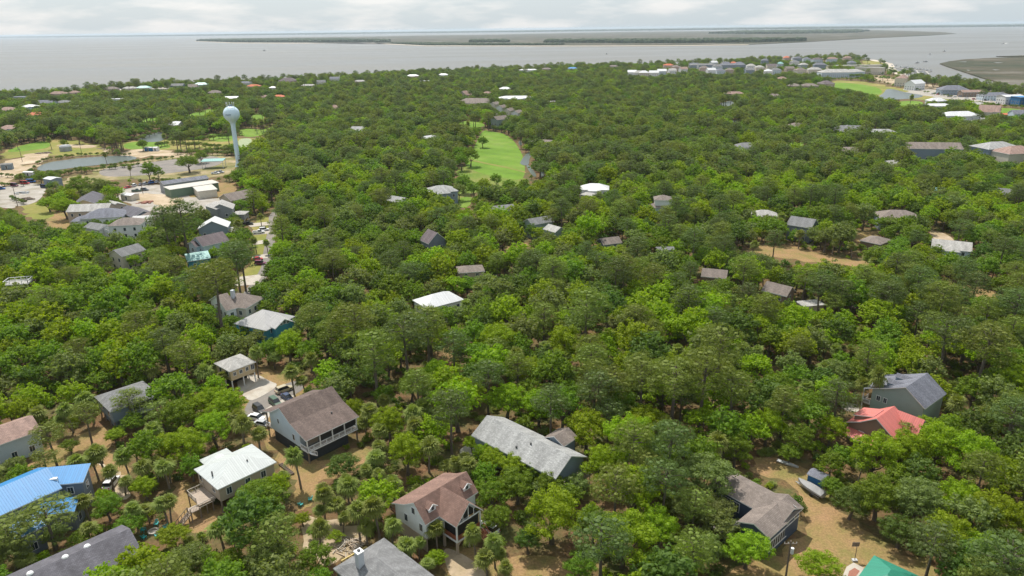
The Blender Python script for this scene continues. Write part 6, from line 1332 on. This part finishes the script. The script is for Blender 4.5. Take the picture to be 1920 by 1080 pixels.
# wakes, surf and channels
M_foam = blotch('foam', [(0.75, 0.76, 0.76), (0.5, 0.5, 0.48), (0.24, 0.24, 0.22)], 0.05, fine=.4, finestr=.2, bump=0)
for px, wd in (([(493, 95.3), (520, 95.6), (550, 95.2)], 7), ([(253, 86.5), (262, 86.4), (270, 86.6)], 8), ([(872, 88.4), (920, 87.6), (980, 88.0), (1000, 88.6)], 14), ([(590, 85), (640, 84), (700, 86)], 10), ([(1880, 83), (1890, 80.5)], 7), ([(560, 87), (610, 87.2), (650, 86.8)], 10), ([(640, 91), (680, 90), (700, 89)], 10), ([(780, 88), (830, 89), (880, 90)], 9), ([(1440, 84.5), (1460, 83.6), (1475, 83.8)], 10)):
    sheet('surf', ribbon([P(x, y, SEA).to_2d() for x, y in px], wd), SEA+.02, M_foam)
for px, wd in (([(905, 76.4), (960, 75.8), (1010, 75.6), (1045, 73.8), (1060, 73.4)], 26), ([(815, 77.6), (850, 77.2), (880, 77.4)], 20), ([(1560, 67), (1600, 65.5), (1650, 64.5)], 24), ([(1400, 68.5), (1470, 68.8), (1530, 67.2)], 25), ([(1350, 64), (1500, 64.5), (1600, 63)], 30), ([(1000, 63.8), (1120, 62.6), (1280, 60.6)], 120), ([(1080, 68), (1200, 67), (1320, 66)], 30), ([(1640, 60.2), (1700, 59.5), (1760, 60)], 40)):
    sheet('creek', ribbon([P(x, y, .4).to_2d() for x, y in px], wd), .45, M_sea)
for px in ([(1795, 116), (1812, 115.5), (1812, 116.6)], [(1862, 117), (1882, 117.5), (1870, 118.4)], [(1860, 130.5), (1875, 131), (1866, 132)], [(1812, 131), (1820, 132), (1815, 133)]): sheet('creek', pxs(px), .35, M_sea)
# wooded belts of the far islands: each reads as one dark mass
def belt(name, px, step, hgt, mat, seed=1):
    poly = [tuple(P(x, y, .3).to_2d()) for x, y in px]; x0, x1 = min(p[0] for p in poly), max(p[0] for p in poly); y0, y1 = min(p[1] for p in poly), max(p[1] for p in poly); r = random.Random(seed); m = MB()
    x = x0
    while x < x1:
        y = y0
        while y < y1:
            if inpoly(x, y, poly):
                cx, cy = x+r.uniform(-.4, .4)*step, y+r.uniform(-.4, .4)*step*2; R = step*r.uniform(.6, 1.05); h_ = hgt*r.uniform(.55, 1.15)
                v = [Vector((cx+R*math.cos(k*1.0472), cy+R*math.sin(k*1.0472), 0)) for k in range(6)]+[Vector((cx+R*.8*math.cos(k*1.0472+.3), cy+R*.8*math.sin(k*1.0472+.3), h_*.8)) for k in range(6)]+[Vector((cx, cy, h_))]
                m.solid(v, [(k, (k+1) % 6, 6+(k+1) % 6, 6+k) for k in range(6)]+[(6+k, 6+(k+1) % 6, 12) for k in range(6)], mat)
            y += step*2
        x += step
    o = m.build(name); tag(o, kind='stuff')
belt('far_island_woods', [(370, 77), (440, 79.3), (560, 79.6), (700, 79.2), (728, 79.6), (728, 77.5), (640, 75.6), (500, 75.4), (400, 75.6)], 26, 22, M_fw, 1)
belt('far_island_woods', [(728, 81.5), (800, 84.6), (1040, 84.9), (1060, 83.2), (900, 82.5), (800, 81)], 16, 9, M_fw, 2)
belt('far_island_woods', [(880, 79.5), (955, 79.5), (950, 77.2), (885, 77)], 18, 18, M_fw, 5)
belt('far_island_woods', [(1020, 80), (1250, 81.2), (1400, 80), (1511, 77.2), (1500, 75.6), (1300, 77), (1030, 77.4)], 20, 20, M_fw, 3)
belt('far_island_woods', [(1330, 63.3), (1450, 64), (1600, 61.6), (1625, 58.5), (1600, 57.6), (1400, 59.3)], 45, 24, M_fw, 4)
belt('far_shore_woods', [(-300, 73.5), (300, 67.9), (620, 64.1), (700, 62.8), (960, 60.1), (1300, 56.1), (1640, 52.9), (1720, 51.5), (2200, 47.1), (2200, 45.2), (1700, 50.4), (1300, 55.2), (960, 59.4), (620, 63.3), (-300, 72.9)], 120, 32, M_fw, 6)
# ------------------------------------------------------------------ trees placed as the photograph shows them
def R4(X, Y, r): return 300+X/2.934, 712+Y/2.934, r/2.934
for q in [(1055, 585, 60), (985, 690, 65), (890, 620, 58), (865, 815, 58), (1180, 440, 62), (1285, 580, 54), (1085, 735, 62), (1195, 705, 66), (1270, 795, 55), (1375, 920, 62), (1520, 830, 55), (1735, 850, 56), (1840, 885, 55), (1800, 990, 64), (330, 810, 66), (660, 540, 45),
          (40, 480, 50), (40, 680, 50), (1680, 470, 60), (1615, 455, 42), (440, 240, 60), (1010, 600, 40), (1130, 800, 45), (1000, 760, 40), (400, 850, 50), (1880, 960, 45), (1350, 640, 30), (1215, 520, 45), (1420, 900, 40), (1900, 1040, 45)]: T('palm', *R4(*q), zs=rnd0.uniform(.75, 1.3))
T('palm', 557, 857, 19, zs=1.35)
for q in [(484, 928, 60, 1, .8), (729, 790, 36, 0, 1), (762, 845, 42, 0, 1), (661, 762, 28, 0, 1), (640, 868, 36, 3, .75), (344, 828, 45, 0, .9), (430, 757, 40, 0, .9), (334, 780, 38, 1, 1), (400, 800, 40, 0, .9), (351, 1045, 50, 2, .9), (590, 1045, 38, 1, .9), (500, 1040, 48, 2, 1), (430, 1050, 40, 1, .9), (590, 995, 16, 1, .7),
          (815, 1043, 24, 0, .8), (629, 1005, 9, 0, .6), (567, 972, 14, 0, .8), (920, 925, 36, 1, 1), (1035, 955, 68, 0, .9), (970, 905, 42, 1, .9), (932, 965, 34, 1, .9), (1170, 1005, 72, 0, .8), (1235, 985, 52, 0, .9), (1090, 1062, 38, 1, .8), (1225, 1062, 48, 1, .8), (990, 1010, 30, 3, .9),
          (1100, 795, 50, 0, 1), (1180, 825, 60, 0, 1), (1240, 850, 45, 1, 1), (1130, 868, 44, 0, 1), (1215, 785, 48, 0, 1), (1160, 750, 44, 1, 1), (1070, 735, 36, 1, 1), (1320, 893, 66, 2, .85), (1338, 950, 50, 2, .8), (1290, 950, 40, 2, .8), (1402, 1028, 50, 0, .75), (1296, 1040, 42, 0, .8), (1537, 1060, 46, 0, .7),
          (1561, 909, 26, 1, .9), (1482, 848, 26, 1, .8), (1640, 850, 52, 0, 1), (1700, 842, 46, 0, 1), (1760, 832, 52, 0, 1), (1822, 852, 56, 0, 1), (1882, 882, 56, 0, 1), (1650, 922, 56, 1, .9), (1722, 938, 58, 2, .9), (1800, 930, 52, 0, 1), (1870, 962, 56, 0, 1), (1780, 1003, 56, 0, .9), (1852, 1042, 56, 0, .9), (1905, 1025, 46, 1, .9),
          (1690, 990, 44, 3, .8), (1598, 940, 40, 3, .8), (200, 945, 33, 1, .9), (270, 912, 28, 0, .9), (242, 980, 33, 1, .8), (225, 1045, 38, 2, .8), (325, 1003, 34, 0, .7), (372, 1052, 40, 0, .8), (25, 868, 24, 2, .8), (381, 697, 24, 2, .8), (361, 762, 36, 0, .9), (397, 743, 28, 0, .9), (313, 832, 32, 0, .8), (925, 860, 30, 0, .9), (960, 862, 26, 0, .8),
          (1010, 880, 30, 2, .9), (1060, 905, 24, 2, .8), (950, 740, 46, 0, .9), (1010, 760, 40, 0, .9), (880, 730, 34, 0, 1), (820, 700, 34, 0, 1), (770, 720, 30, 1, 1), (600, 740, 20, 1, 1), (700, 700, 30, 3, 1), (1000, 690, 40, 0, 1), (930, 640, 44, 0, 1), (1060, 640, 40, 0, 1), (885, 830, 20, 0, .9), (150, 1010, 26, 1, .7), (20, 1030, 40, 2, .9), (100, 1000, 30, 2, .8),
          (720, 740, 24, 1, 1), (540, 640, 34, 0, 1), (610, 620, 40, 3, 1.1), (500, 655, 24, 1, 1), (1660, 700, 28, 0, .9), (1570, 700, 34, 2, 1), (1520, 760, 40, 1, 1), (1460, 720, 40, 1, 1), (1560, 800, 34, 0, 1), (1000, 880, 32, 1, .9), (1082, 908, 34, 2, .8), (530, 420, 20, 0, 1), (530, 470, 28, 0, 1), (522, 515, 24, 1, 1), (700, 880, 26, 3, .8), (735, 905, 22, 3, .7), (690, 940, 20, 1, .7), (250, 790, 26, 1, .8), (215, 815, 22, 0, .7), (130, 835, 20, 1, .7), (640, 905, 20, 3, .7), (1790, 790, 30, 0, .9), (1740, 800, 30, 0, .9), (1690, 850, 36, 0, .9), (868, 338, 20, 1, 1), (930, 336, 14, 1, 1), (905, 392, 20, 1, 1), (888, 352, 18, 1, 1), (908, 345, 15, 0, 1), (955, 350, 17, 1, 1), (983, 345, 15, 1, 1), (860, 356, 16, 2, 1), (470, 618, 22, 1, .8), (545, 632, 26, 0, .8), (430, 600, 22, 1, .8), (960, 875, 34, 0, .9), (1030, 905, 32, 1, .9), (905, 850, 26, 0, .9), (1500, 820, 34, 1, 1), (1440, 790, 40, 0, 1), (1380, 840, 34, 1, 1)]: T('oak', q[0], q[1], q[2], q[3], q[4])
for q in [(842, 760, 34, 1, 1.1), (515, 995, 40, 0, .8), (85, 962, 44, 0, .62), (15, 995, 40, 0, .6), (159, 775, 24, 0, .9), (240, 745, 24, 0, .8), (91, 813, 28, 0, .8), (82, 858, 24, 0, .7), (300, 765, 26, 0, .7), (1265, 705, 46, 0, .9), (1320, 690, 44, 0, 1), (1150, 715, 34, 0, .9), (700, 650, 40, 0, 1), (760, 620, 40, 1, 1), (660, 600, 36, 0, 1), (800, 600, 34, 0, 1), (850, 640, 26, 1, 1), (1350, 640, 40, 0, 1), (1100, 570, 36, 0, 1), (1690, 800, 26, 0, .6),
          (400, 520, 40, 0, 1), (440, 480, 30, 1, 1), (340, 400, 30, 1, 1.1), (310, 410, 26, 1, 1.1), (450, 470, 26, 1, 1), (1850, 640, 40, 0, 1), (1780, 620, 36, 1, 1), (830, 790, 16, 0, .9), (1205, 700, 40, 0, .95)]: T('pine', q[0], q[1], q[2], q[3], q[4])
for q in [(140, 865, 20, 1.1), (235, 857, 18, 1), (205, 882, 16, 1), (260, 875, 18, 1), (310, 877, 19, .9), (290, 870, 16, .9), (160, 940, 20, .8), (162, 987, 18, .7), (307, 947, 20, .8), (275, 952, 17, .7), (42, 1052, 20, .6), (175, 858, 18, 1), (166, 748, 19, 1), (127, 767, 18, 1), (68, 777, 18, .9), (289, 803, 17, 1), (188, 848, 20, 1), (342, 724, 15, 1), (332, 710, 14, 1),
          (546, 695, 17, 1.1), (588, 675, 14, 1.4), (570, 713, 14, .9), (478, 664, 14, 1.3), (421, 705, 12, .9), (697, 770, 20, .9), (707, 809, 18, .9), (450, 780, 17, 1.1), (483, 817, 19, .7), (685, 790, 15, .8), (715, 835, 16, .9), (1642, 706, 16, 1.8), (1615, 720, 14, 1.3), (1789, 754, 18, 1.1), (1614, 872, 14, 1.3), (650, 905, 16, 1), (800, 1060, 16, .6), (770, 1025, 18, .5), (600, 960, 15, .8), (690, 880, 14, 1), (840, 870, 16, .7), (870, 855, 14, .7),
          (120, 900, 15, .8), (230, 905, 15, .7), (15, 760, 15, .9), (110, 790, 15, .8), (250, 835, 16, .9), (1500, 440, 10, 1), (1600, 440, 10, 1.2), (1700, 430, 9, 1), (1600, 460, 9, 1), (500, 455, 8, 1), (478, 450, 8, 1.2), (470, 440, 8, 1), (488, 405, 7, 1)]: T('palm', q[0], q[1], q[2], zs=q[3])
# the big spreading oak and its neighbours in the work yard, palms on the golf course
for q in [(352, 300, 25, 1, .75), (375, 290, 16, 1, .8), (278, 318, 16, 1, 1.2), (295, 322, 13, 1, 1.2), (150, 345, 28, 1, .9), (190, 352, 22, 2, .9), (195, 385, 20, 1, .9), (120, 382, 26, 0, .9), (90, 378, 20, 0, .8), (220, 358, 14, 0, 1), (120, 268, 9, 1, 1), (266, 268, 12, 1, 1), (145, 252, 14, 1, 1), (78, 245, 16, 1, 1), (905, 262, 12, 1, 1), (882, 290, 18, 1, 1), (865, 300, 16, 1, 1)]: T('oak', q[0], q[1], q[2], q[3], q[4])
for x, y in ((93, 262), (192, 262), (220, 262), (242, 315), (306, 255), (197, 290), (487, 228), (492, 230), (498, 226), (505, 225), (480, 232), (476, 226), (30, 262), (18, 260), (1708, 182), (876, 232), (40, 330)): T('palm', x, y, 5, zs=1.3)

def hedge(px, st, r, tone=None):
    for (x0, y0), (x1, y1) in zip(px[:-1], px[1:]):
        n = max(1, int(math.hypot(x1-x0, y1-y0)/st))
        for k in range(n): t = (k+rnd0.random()*.6)/n; T('oak', x0+(x1-x0)*t+rnd0.uniform(-1, 1), y0+(y1-y0)*t+rnd0.uniform(-1, 1), r*rnd0.uniform(.75, 1.3), rnd0.choice([1, 3, 2]) if tone is None else tone, .75)
hedge([(70, 326), (110, 325), (150, 318), (200, 313), (262, 307)], 7, 4.5); hedge([(66, 305), (80, 299), (110, 294), (150, 288)], 7, 4.2); hedge([(150, 288), (200, 288), (250, 289)], 9, 3.5)
hedge([(185, 312), (240, 303), (300, 296), (330, 292)], 8, 4.2); hedge([(330, 284), (380, 284), (430, 286), (445, 290)], 8, 6); hedge([(290, 268), (330, 268), (390, 272), (440, 276)], 9, 7)
hedge([(0, 325), (30, 330), (60, 334), (90, 336)], 8, 5); hedge([(170, 335), (200, 342), (225, 344)], 8, 6); hedge([(1640, 150), (1690, 160), (1740, 172), (1790, 180)], 8, 2.6); hedge([(1590, 140), (1640, 143), (1680, 148)], 7, 5)
hedge([(0, 345), (20, 344)], 6, 4); hedge([(20, 368), (50, 380)], 6, 4); hedge([(285, 334), (330, 338), (340, 333)], 8, 4); hedge([(230, 258), (262, 258), (300, 243)], 7, 6); hedge([(320, 262), (350, 262), (380, 258), (430, 252)], 8, 7)
# ------------------------------------------------------------------ the woods between: every tree near enough to tell apart is its own object
rnd = random.Random(7)
KEEP = []       # extra photo outlines that near trees leave open: (outline, distance)
def keep(px, z=0.0):
    KEEP.append((px, max(Q(*P(x, y, z))[2] for x, y in px)))
for c_ in CLEARPX: keep(c_)
def seg_hit(poly, cx, cy, r):
    if inpoly(cx, cy, poly): return True
    for k in range(8):
        a = k*math.pi/4
        if inpoly(cx+r*math.cos(a), cy+r*.8*math.sin(a), poly): return True
    return any((x-cx)**2+(y-cy)**2 < r*r*0.7 for x, y in poly)
def shrunk(h, d):
    if d < 300 or d > 1000: return h
    cx = sum(p[0] for p in h)/len(h); cy = sum(p[1] for p in h)/len(h); return [(cx+(x-cx)*.62, cy+(y-cy)*.62) for x, y in h]
PB = [(min(p[0] for p in h), max(p[0] for p in h), min(p[1] for p in h), max(p[1] for p in h), h, d) for h, d in [(shrunk(h_, d_), d_) for h_, d_, _ in PROTECT]]
def blocked(kind, x, y, s, zs=1.0):
    hc, rc = crown_c(kind); r = rc*s
    # crown over a house or over cleared ground
    for f in FOOT:
        if abs(f[0][0]-x) < 40 and abs(f[0][1]-y) < 40:
            for k in range(6):
                a = k*math.pi/3
                if inpoly(x+r*.75*math.cos(a), y+r*.75*math.sin(a), f): return True
            if inpoly(x, y, f): return True
    for c in CLEAR:
        x0, y0 = c[0]
        if abs(x0-x)+abs(y0-y) < 260:
            if inpoly(x, y, c): return True
            for k in range(4):
                if inpoly(x+r*.45*math.cos(k*1.57), y+r*.45*math.sin(k*1.57), c): return True
    cx, cy, f = Q(x, y, hc*s*zs); rp = r*FPX/f
    tx, ty, _ = Q(x, y, hc*s*zs+r*.8)
    for x0, x1, y0, y1, h, d in PB:
        if f > d or cx+rp < x0 or cx-rp > x1 or cy+rp < y0 or cy-rp > y1: continue
        if seg_hit(h, cx, cy, rp*(.8 if d < 300 else .5)): return True
    for x0, x1, y0, y1, h, d in KB:
        if f > d-4 or cx+rp < x0 or cx-rp > x1 or cy+rp < y0 or cy-rp > y1: continue
        if seg_hit(h, cx, cy, rp*.7): return True
    return False
HANDT = list(TREES); KB = [(min(p[0] for p in h), max(p[0] for p in h), min(p[1] for p in h), max(p[1] for p in h), h, d) for h, d in KEEP]
cell = {}
def near_tree(x, y, r):
    for i in range(int((x-r)//12), int((x+r)//12)+1):
        for j in range(int((y-r)//12), int((y+r)//12)+1):
            for (a, b, q) in cell.get((i, j), ()):
                if (a-x)**2+(b-y)**2 < ((q+r)*.45)**2: return True
    return False
def put(x, y, r): cell.setdefault((int(x//12), int(y//12)), []).append((x, y, r))
for t in TREES: put(t['x'], t['y'], crown_c(t['kind'])[1]*t['s']*1.15)
def nz2(x, y, s, o=0):
    from mathutils import noise
    return noise.noise(Vector((x/s+o*7.3, y/s-o*3.1, o*1.7)))
WATERP = [c for c in CLEAR]
y = 60.0
cands = []
while y < 2150:
    step = 5.6 if y < 500 else (6.8 if y < 900 else 9.0)
    half = y*0.92+110
    x = -half
    while x < half:
        cands.append((x+rnd.uniform(-.5, .5)*step, y+rnd.uniform(-.5, .5)*step)); x += step
    y += step*0.86
for (x, y) in cands:
    if y < 58 or not inpoly(x, y, COASTIN): continue
    px, py, f = Q(x, y, 6)
    mg = 420 if f < 420 else (160 if f < 900 else 60)
    if px < -mg or px > 1920+mg or py > 1420: continue
    if 1170 < px < 1650 and py < 140 and rnd.random() < .72: continue      # few trees on the built-up point
    if 1640 < px < 1770 and 108 < py < 152 and rnd.random() < .8: continue
    # kinds in drifts
    v = nz2(x, y, 90); v2 = nz2(x, y, 35, 1); v3 = nz2(x, y, 60, 2); u = rnd.random()
    pine_p = 0.08+0.50*max(0, v)+(0.05 if px > 1000 else 0)+(.12 if f > 450 else 0)
    palm_p = 0.06+0.35*max(0, v2-.15)
    if u < palm_p: kind = 'palm'
    elif u < palm_p+pine_p: kind = 'pine'
    else: kind = 'oak'
    if kind == 'oak': s = rnd.uniform(0.78, 1.3)+.3*max(0, v3); tone = rnd.choices([0, 1, 2, 3], [max(.04, (.40 if f < 420 else .16)+v3*.9), .30, .16 if f < 420 else .24, .16 if f < 420 else .34])[0]
    elif kind == 'pine': s = rnd.uniform(0.72, 1.1); tone = rnd.randrange(2)
    else: s = rnd.uniform(0.8, 1.15); tone = 0
    r = crown_c(kind)[1]*s
    if near_tree(x, y, r*(1.0 if kind == 'oak' else 1.0)): continue
    if blocked(kind, x, y, s):
        if kind != 'oak': kind = 'oak'; s = .8; tone = rnd.randrange(4)
        ok = False
        for q in (.78, .6, .45, .34):
            if not blocked('oak', x, y, s*q): s *= q; ok = True; break
        if not ok: continue
        r = crown_c('oak')[1]*s
    put(x, y, r); TREES.append(dict(kind=kind, x=x, y=y, s=s*(1.16 if f > 420 else 1), zs=rnd.uniform(.9, 1.12)/(1.1 if f > 420 else 1), tone=tone))
# low shrubs and palmettos in the gaps of the nearer woods
y = 84.0
while y < 420:
    st = 2.6 if y < 230 else 3.6; half = y*.8+30; x = -half
    while x < half:
        a, b = x+rnd.uniform(-.5, .5)*st, y+rnd.uniform(-.5, .5)*st; x += st
        u = rnd.random(); kind = 'palmetto' if u < .35+.5*nz2(a, b, 14, 4) else 'shrub'; s = rnd.uniform(.6, 1.25)
        px, py, f = Q(a, b, 1)
        if px < -30 or px > 1950 or py > 1130: continue
        if near_tree(a, b, 1.2*s) or blocked(kind, a, b, s): continue
        if y < 230 and rnd.random() < .25: continue
        TREES.append(dict(kind=kind, x=a, y=b, s=s, zs=rnd.uniform(.8, 1.2), tone=rnd.randrange(4) if kind == 'shrub' else 0))
    y += st
KN = {'oak': 'oak_tree', 'pine': 'pine_tree', 'palm': 'palm_tree', 'shrub': 'shrub', 'palmetto': 'palmetto'}
# low bushes and palmettos under the trees fill the gaps
CAP = {'oak': 280, 'pine': 290, 'palm': 294, 'shrub': 294, 'palmetto': 294}
def dist(t): return Q(t['x'], t['y'], 6)[2]
def infr(t):
    a, b, f = Q(t['x'], t['y'], crown_c(t['kind'])[0]*t['s']); return -20 < a < 1940 and b < 1110
LAND = [('the big brown-roofed white house', H1), ('the white metal-roofed house', H2), ('the dormered brown-roofed house', H3), ('the grey roof with the metal chimney', H4), ('the long pale grey roof', H5),
        ('the navy house', H6), ('the red-roofed house', H7), ('the tall sage grey house', H8), ('the dark grey hip roof at left', H9), ('the tan carport house', H10), ('the taupe-roofed house with white chimney', H11),
        ('the silver-roofed blue gable house', H12), ('the blue-roofed house', H15), ('the charcoal roof in the lower left corner', H16), ('the pinkish roof at the left edge', H17), ('the green roof at lower right', H18)]
for h in HOUSES:
    for key, nm in (('bright white metal roof half', 'the bright white roof amid the woods'), ('light grey roof just before', 'the grey roof by the fairway'), ('wide taupe hip roof and blue', 'the wide taupe hip roof at right'),
                    ('small dark cabin', 'the small dark cabin'), ('light grey roof by the sandy', 'the white house by the sandy drive'), ('taupe hip roof nearly', 'the buried taupe roof'), ('taupe gable roof alone', 'the lone plum gable roof'),
                    ('pale blue house with grey', 'the pale blue gable house'), ('taupe roof above the forest', 'the taupe roof right of centre')):
        if key in h.label: LAND.append((nm, h))
ORD = ['nearest', 'second nearest', 'third nearest', 'fourth nearest', 'fifth nearest', 'sixth nearest', 'seventh nearest', 'eighth nearest', 'ninth nearest', 'tenth nearest']
def ordn(i):
    if i < 10: return ORD[i]
    n = i+1; suf = 'th' if 10 < n % 100 < 20 else {1: 'st', 2: 'nd', 3: 'rd'}.get(n % 10, 'th'); return '%d%s nearest' % (n, suf)
GRP = {'oak': 'oaks of the coastal woods', 'pine': 'pines rising above the woods', 'palm': 'sabal palms among the houses and woods', 'shrub': 'shrubs in the gaps of the woods', 'palmetto': 'low palmettos in the gaps of the woods'}
TN = {'oak': TONE, 'pine': ['olive green', 'dull green'], 'palm': ['fan leaved'], 'shrub': TONE, 'palmetto': ['fan leaved']}
def szw(t):
    if t['kind'] == 'oak': return 'large' if t['s'] > 1.1 else ('small' if t['s'] < .7 else 'mid-sized')
    if t['kind'] == 'pine': return 'tall' if t['s'] > .95 else 'slender'
    if t['kind'] in ('shrub', 'palmetto'): return 'wide' if t['s'] > 1 else 'low'
    return 'tall' if t['s'] > 1.02 else 'short'
buckets = {}
far_pts = {k: [] for k in KN}
for kind in KN:
    L_ = sorted([t for t in TREES if t['kind'] == kind], key=lambda t: (not infr(t), not t.get('hand'), dist(t)))
    rr = random.Random(3)
    for i, t in enumerate(L_):
        t['rot'] = rr.uniform(0, 6.283)
        if i < CAP[kind] and infr(t):
            px, py, f = Q(t['x'], t['y'], 6)
            best = min(LAND, key=lambda l: (l[1].root.location.x-t['x'])**2+(l[1].root.location.y-t['y'])**2)
            rl = best[1].root.location; q = Q(rl.x, rl.y, 6); dx, dy = px-q[0], (py-q[1])*1.6
            side = ('left of' if dx < 0 else 'right of') if abs(dx) > abs(dy) else ('behind' if dy < 0 else 'in front of')
            key = '%s %s %s %s %s' % (szw(t), TN[kind][t['tone']], kind, side, best[0]); t['key'] = key
            buckets.setdefault(key, []).append(((rl.x-t['x'])**2+(rl.y-t['y'])**2, id(t), t))
        else: far_pts[kind].append(t)
for key, ts in buckets.items():
    ts.sort(key=lambda q: q[0])
    for n, (d_, _, t) in enumerate(ts):
        o = empty(KN[t['kind']], (t['x'], t['y'], 0.0), t['rot']); s = t['s']; o.scale = (s, s, s*t['zs'])
        a = 'An' if 0 else ''
        lab = key if len(ts) == 1 else '%s, %s' % (key, ordn(n))
        tag(o, lab, {'oak': 'oak tree', 'pine': 'pine tree', 'palm': 'palm tree', 'shrub': 'shrub', 'palmetto': 'palmetto'}[t['kind']], GRP[t['kind']])
        pr = PROTO[t['kind']]; cand = [p for p in pr if p[3] == t['tone']]; p = cand[int(t['rot']*1000) % len(cand)]
        for me in p[:3]:
            if me is None: continue
            nm = me.name.split('.')[0]
            c = bpy.data.objects.new(nm, me); COL.objects.link(c); c.parent = o
# the rest of the woods: one object per kind, instancing whole far trees
def stuff_object(name, kind):
    pts = far_pts[kind]; srcs = []
    n_src = len(FAR[kind])
    pts.sort(key=dist)
    for k, me in enumerate(FAR[kind]):      # the first of them stand as trees themselves and serve as the instances' source
        t = pts.pop(0); o = bpy.data.objects.new(KN[kind], me); COL.objects.link(o)
        o.location = (t['x'], t['y'], 0); o.rotation_euler = (0, 0, t['rot']); s = t['s']; o.scale = (s, s, s*t['zs'])
        if kind == 'oak': t['tone'] = k % 4
        elif kind == 'pine': t['tone'] = k % 2
        elif kind == 'shrub': t['tone'] = k % 4
        tag(o, '%s %s beyond the nearer woods, %s of this outer row' % (TN[kind][t['tone']], KN[kind].replace('_', ' '), ordn(k).replace('nearest', 'one').replace('one', 'nearest', 1) if k < 0 else ['first', 'second', 'third', 'fourth', 'fifth', 'sixth', 'seventh', 'eighth', 'ninth', 'tenth', 'eleventh', 'twelfth', 'thirteenth', 'fourteenth', 'fifteenth', 'sixteenth', 'seventeenth', 'eighteenth', 'nineteenth', 'twentieth'][k]),
            KN[kind].replace('_', ' '), 'outer row of %ss' % KN[kind].replace('_', ' ')); srcs.append(o)
    me = bpy.data.meshes.new(name); me.from_pydata([(t['x'], t['y'], 0) for t in pts], [], [])
    tones = {'oak': 4, 'pine': 2}.get(kind, 1)
    me.attributes.new('rot', 'FLOAT_VECTOR', 'POINT').data.foreach_set('vector', [c for t in pts for c in (0, 0, t['rot'])])
    me.attributes.new('scl', 'FLOAT_VECTOR', 'POINT').data.foreach_set('vector', [c for t in pts for c in (t['s'], t['s'], t['s']*t['zs'])])
    me.attributes.new('pick', 'INT', 'POINT').data.foreach_set('value', [((int(t['rot']*997) % NV)*tones+(t['tone'] if tones > 1 else 0)) for t in pts])
    o = bpy.data.objects.new(name, me); COL.objects.link(o); tag(o, kind='stuff')
    ng = bpy.data.node_groups.new(name, 'GeometryNodeTree'); ng.interface.new_socket('Geometry', in_out='INPUT', socket_type='NodeSocketGeometry'); ng.interface.new_socket('Geometry', in_out='OUTPUT', socket_type='NodeSocketGeometry')
    N = ng.nodes.new; L = ng.links.new; gi = N('NodeGroupInput'); go = N('NodeGroupOutput'); ip = N('GeometryNodeInstanceOnPoints'); jg = N('GeometryNodeJoinGeometry')
    for s_ in srcs[::-1]:
        oi = N('GeometryNodeObjectInfo'); oi.inputs['Object'].default_value = s_; oi.inputs['As Instance'].default_value = True; L(oi.outputs['Geometry'], jg.inputs[0])
    def na(nm, ty):
        n = N('GeometryNodeInputNamedAttribute'); n.data_type = ty; n.inputs['Name'].default_value = nm; return n.outputs['Attribute']
    L(gi.outputs[0], ip.inputs['Points']); L(jg.outputs[0], ip.inputs['Instance']); ip.inputs['Pick Instance'].default_value = True
    L(na('pick', 'INT'), ip.inputs['Instance Index']); L(na('rot', 'FLOAT_VECTOR'), ip.inputs['Rotation']); L(na('scl', 'FLOAT_VECTOR'), ip.inputs['Scale'])
    L(ip.outputs['Instances'], go.inputs[0]); md = o.modifiers.new('scatter', 'NODES'); md.node_group = ng
    print('stuff', name, len(pts)); return o
stuff_object('distant_oak_woods', 'oak'); stuff_object('distant_pine_woods', 'pine'); stuff_object('distant_palm_groves', 'palm'); stuff_object('undergrowth', 'shrub'); stuff_object('palmetto_undergrowth', 'palmetto')
print('trees', len(TREES))
# ------------------------------------------------------------------ sea air: one even volume round everything built
hm = bpy.data.materials.new('haze'); hm.use_nodes = True; hm.node_tree.nodes.clear()
ho = hm.node_tree.nodes.new('ShaderNodeOutputMaterial'); pv = hm.node_tree.nodes.new('ShaderNodeVolumePrincipled')
pv.inputs['Color'].default_value = (0.68, 0.78, 0.88, 1); pv.inputs['Density'].default_value = 3.6e-5; pv.inputs['Anisotropy'].default_value = 0.2
hm.node_tree.links.new(pv.outputs['Volume'], ho.inputs['Volume'])
hb = MB(); hb.box(Vector((0, 0, 0)), Vector((1, 0, 0)), Vector((0, 1, 0)), -46000, 46000, -3100, 61000, -6.5, 100, hm)
tag(hb.build('haze'), kind='stuff')
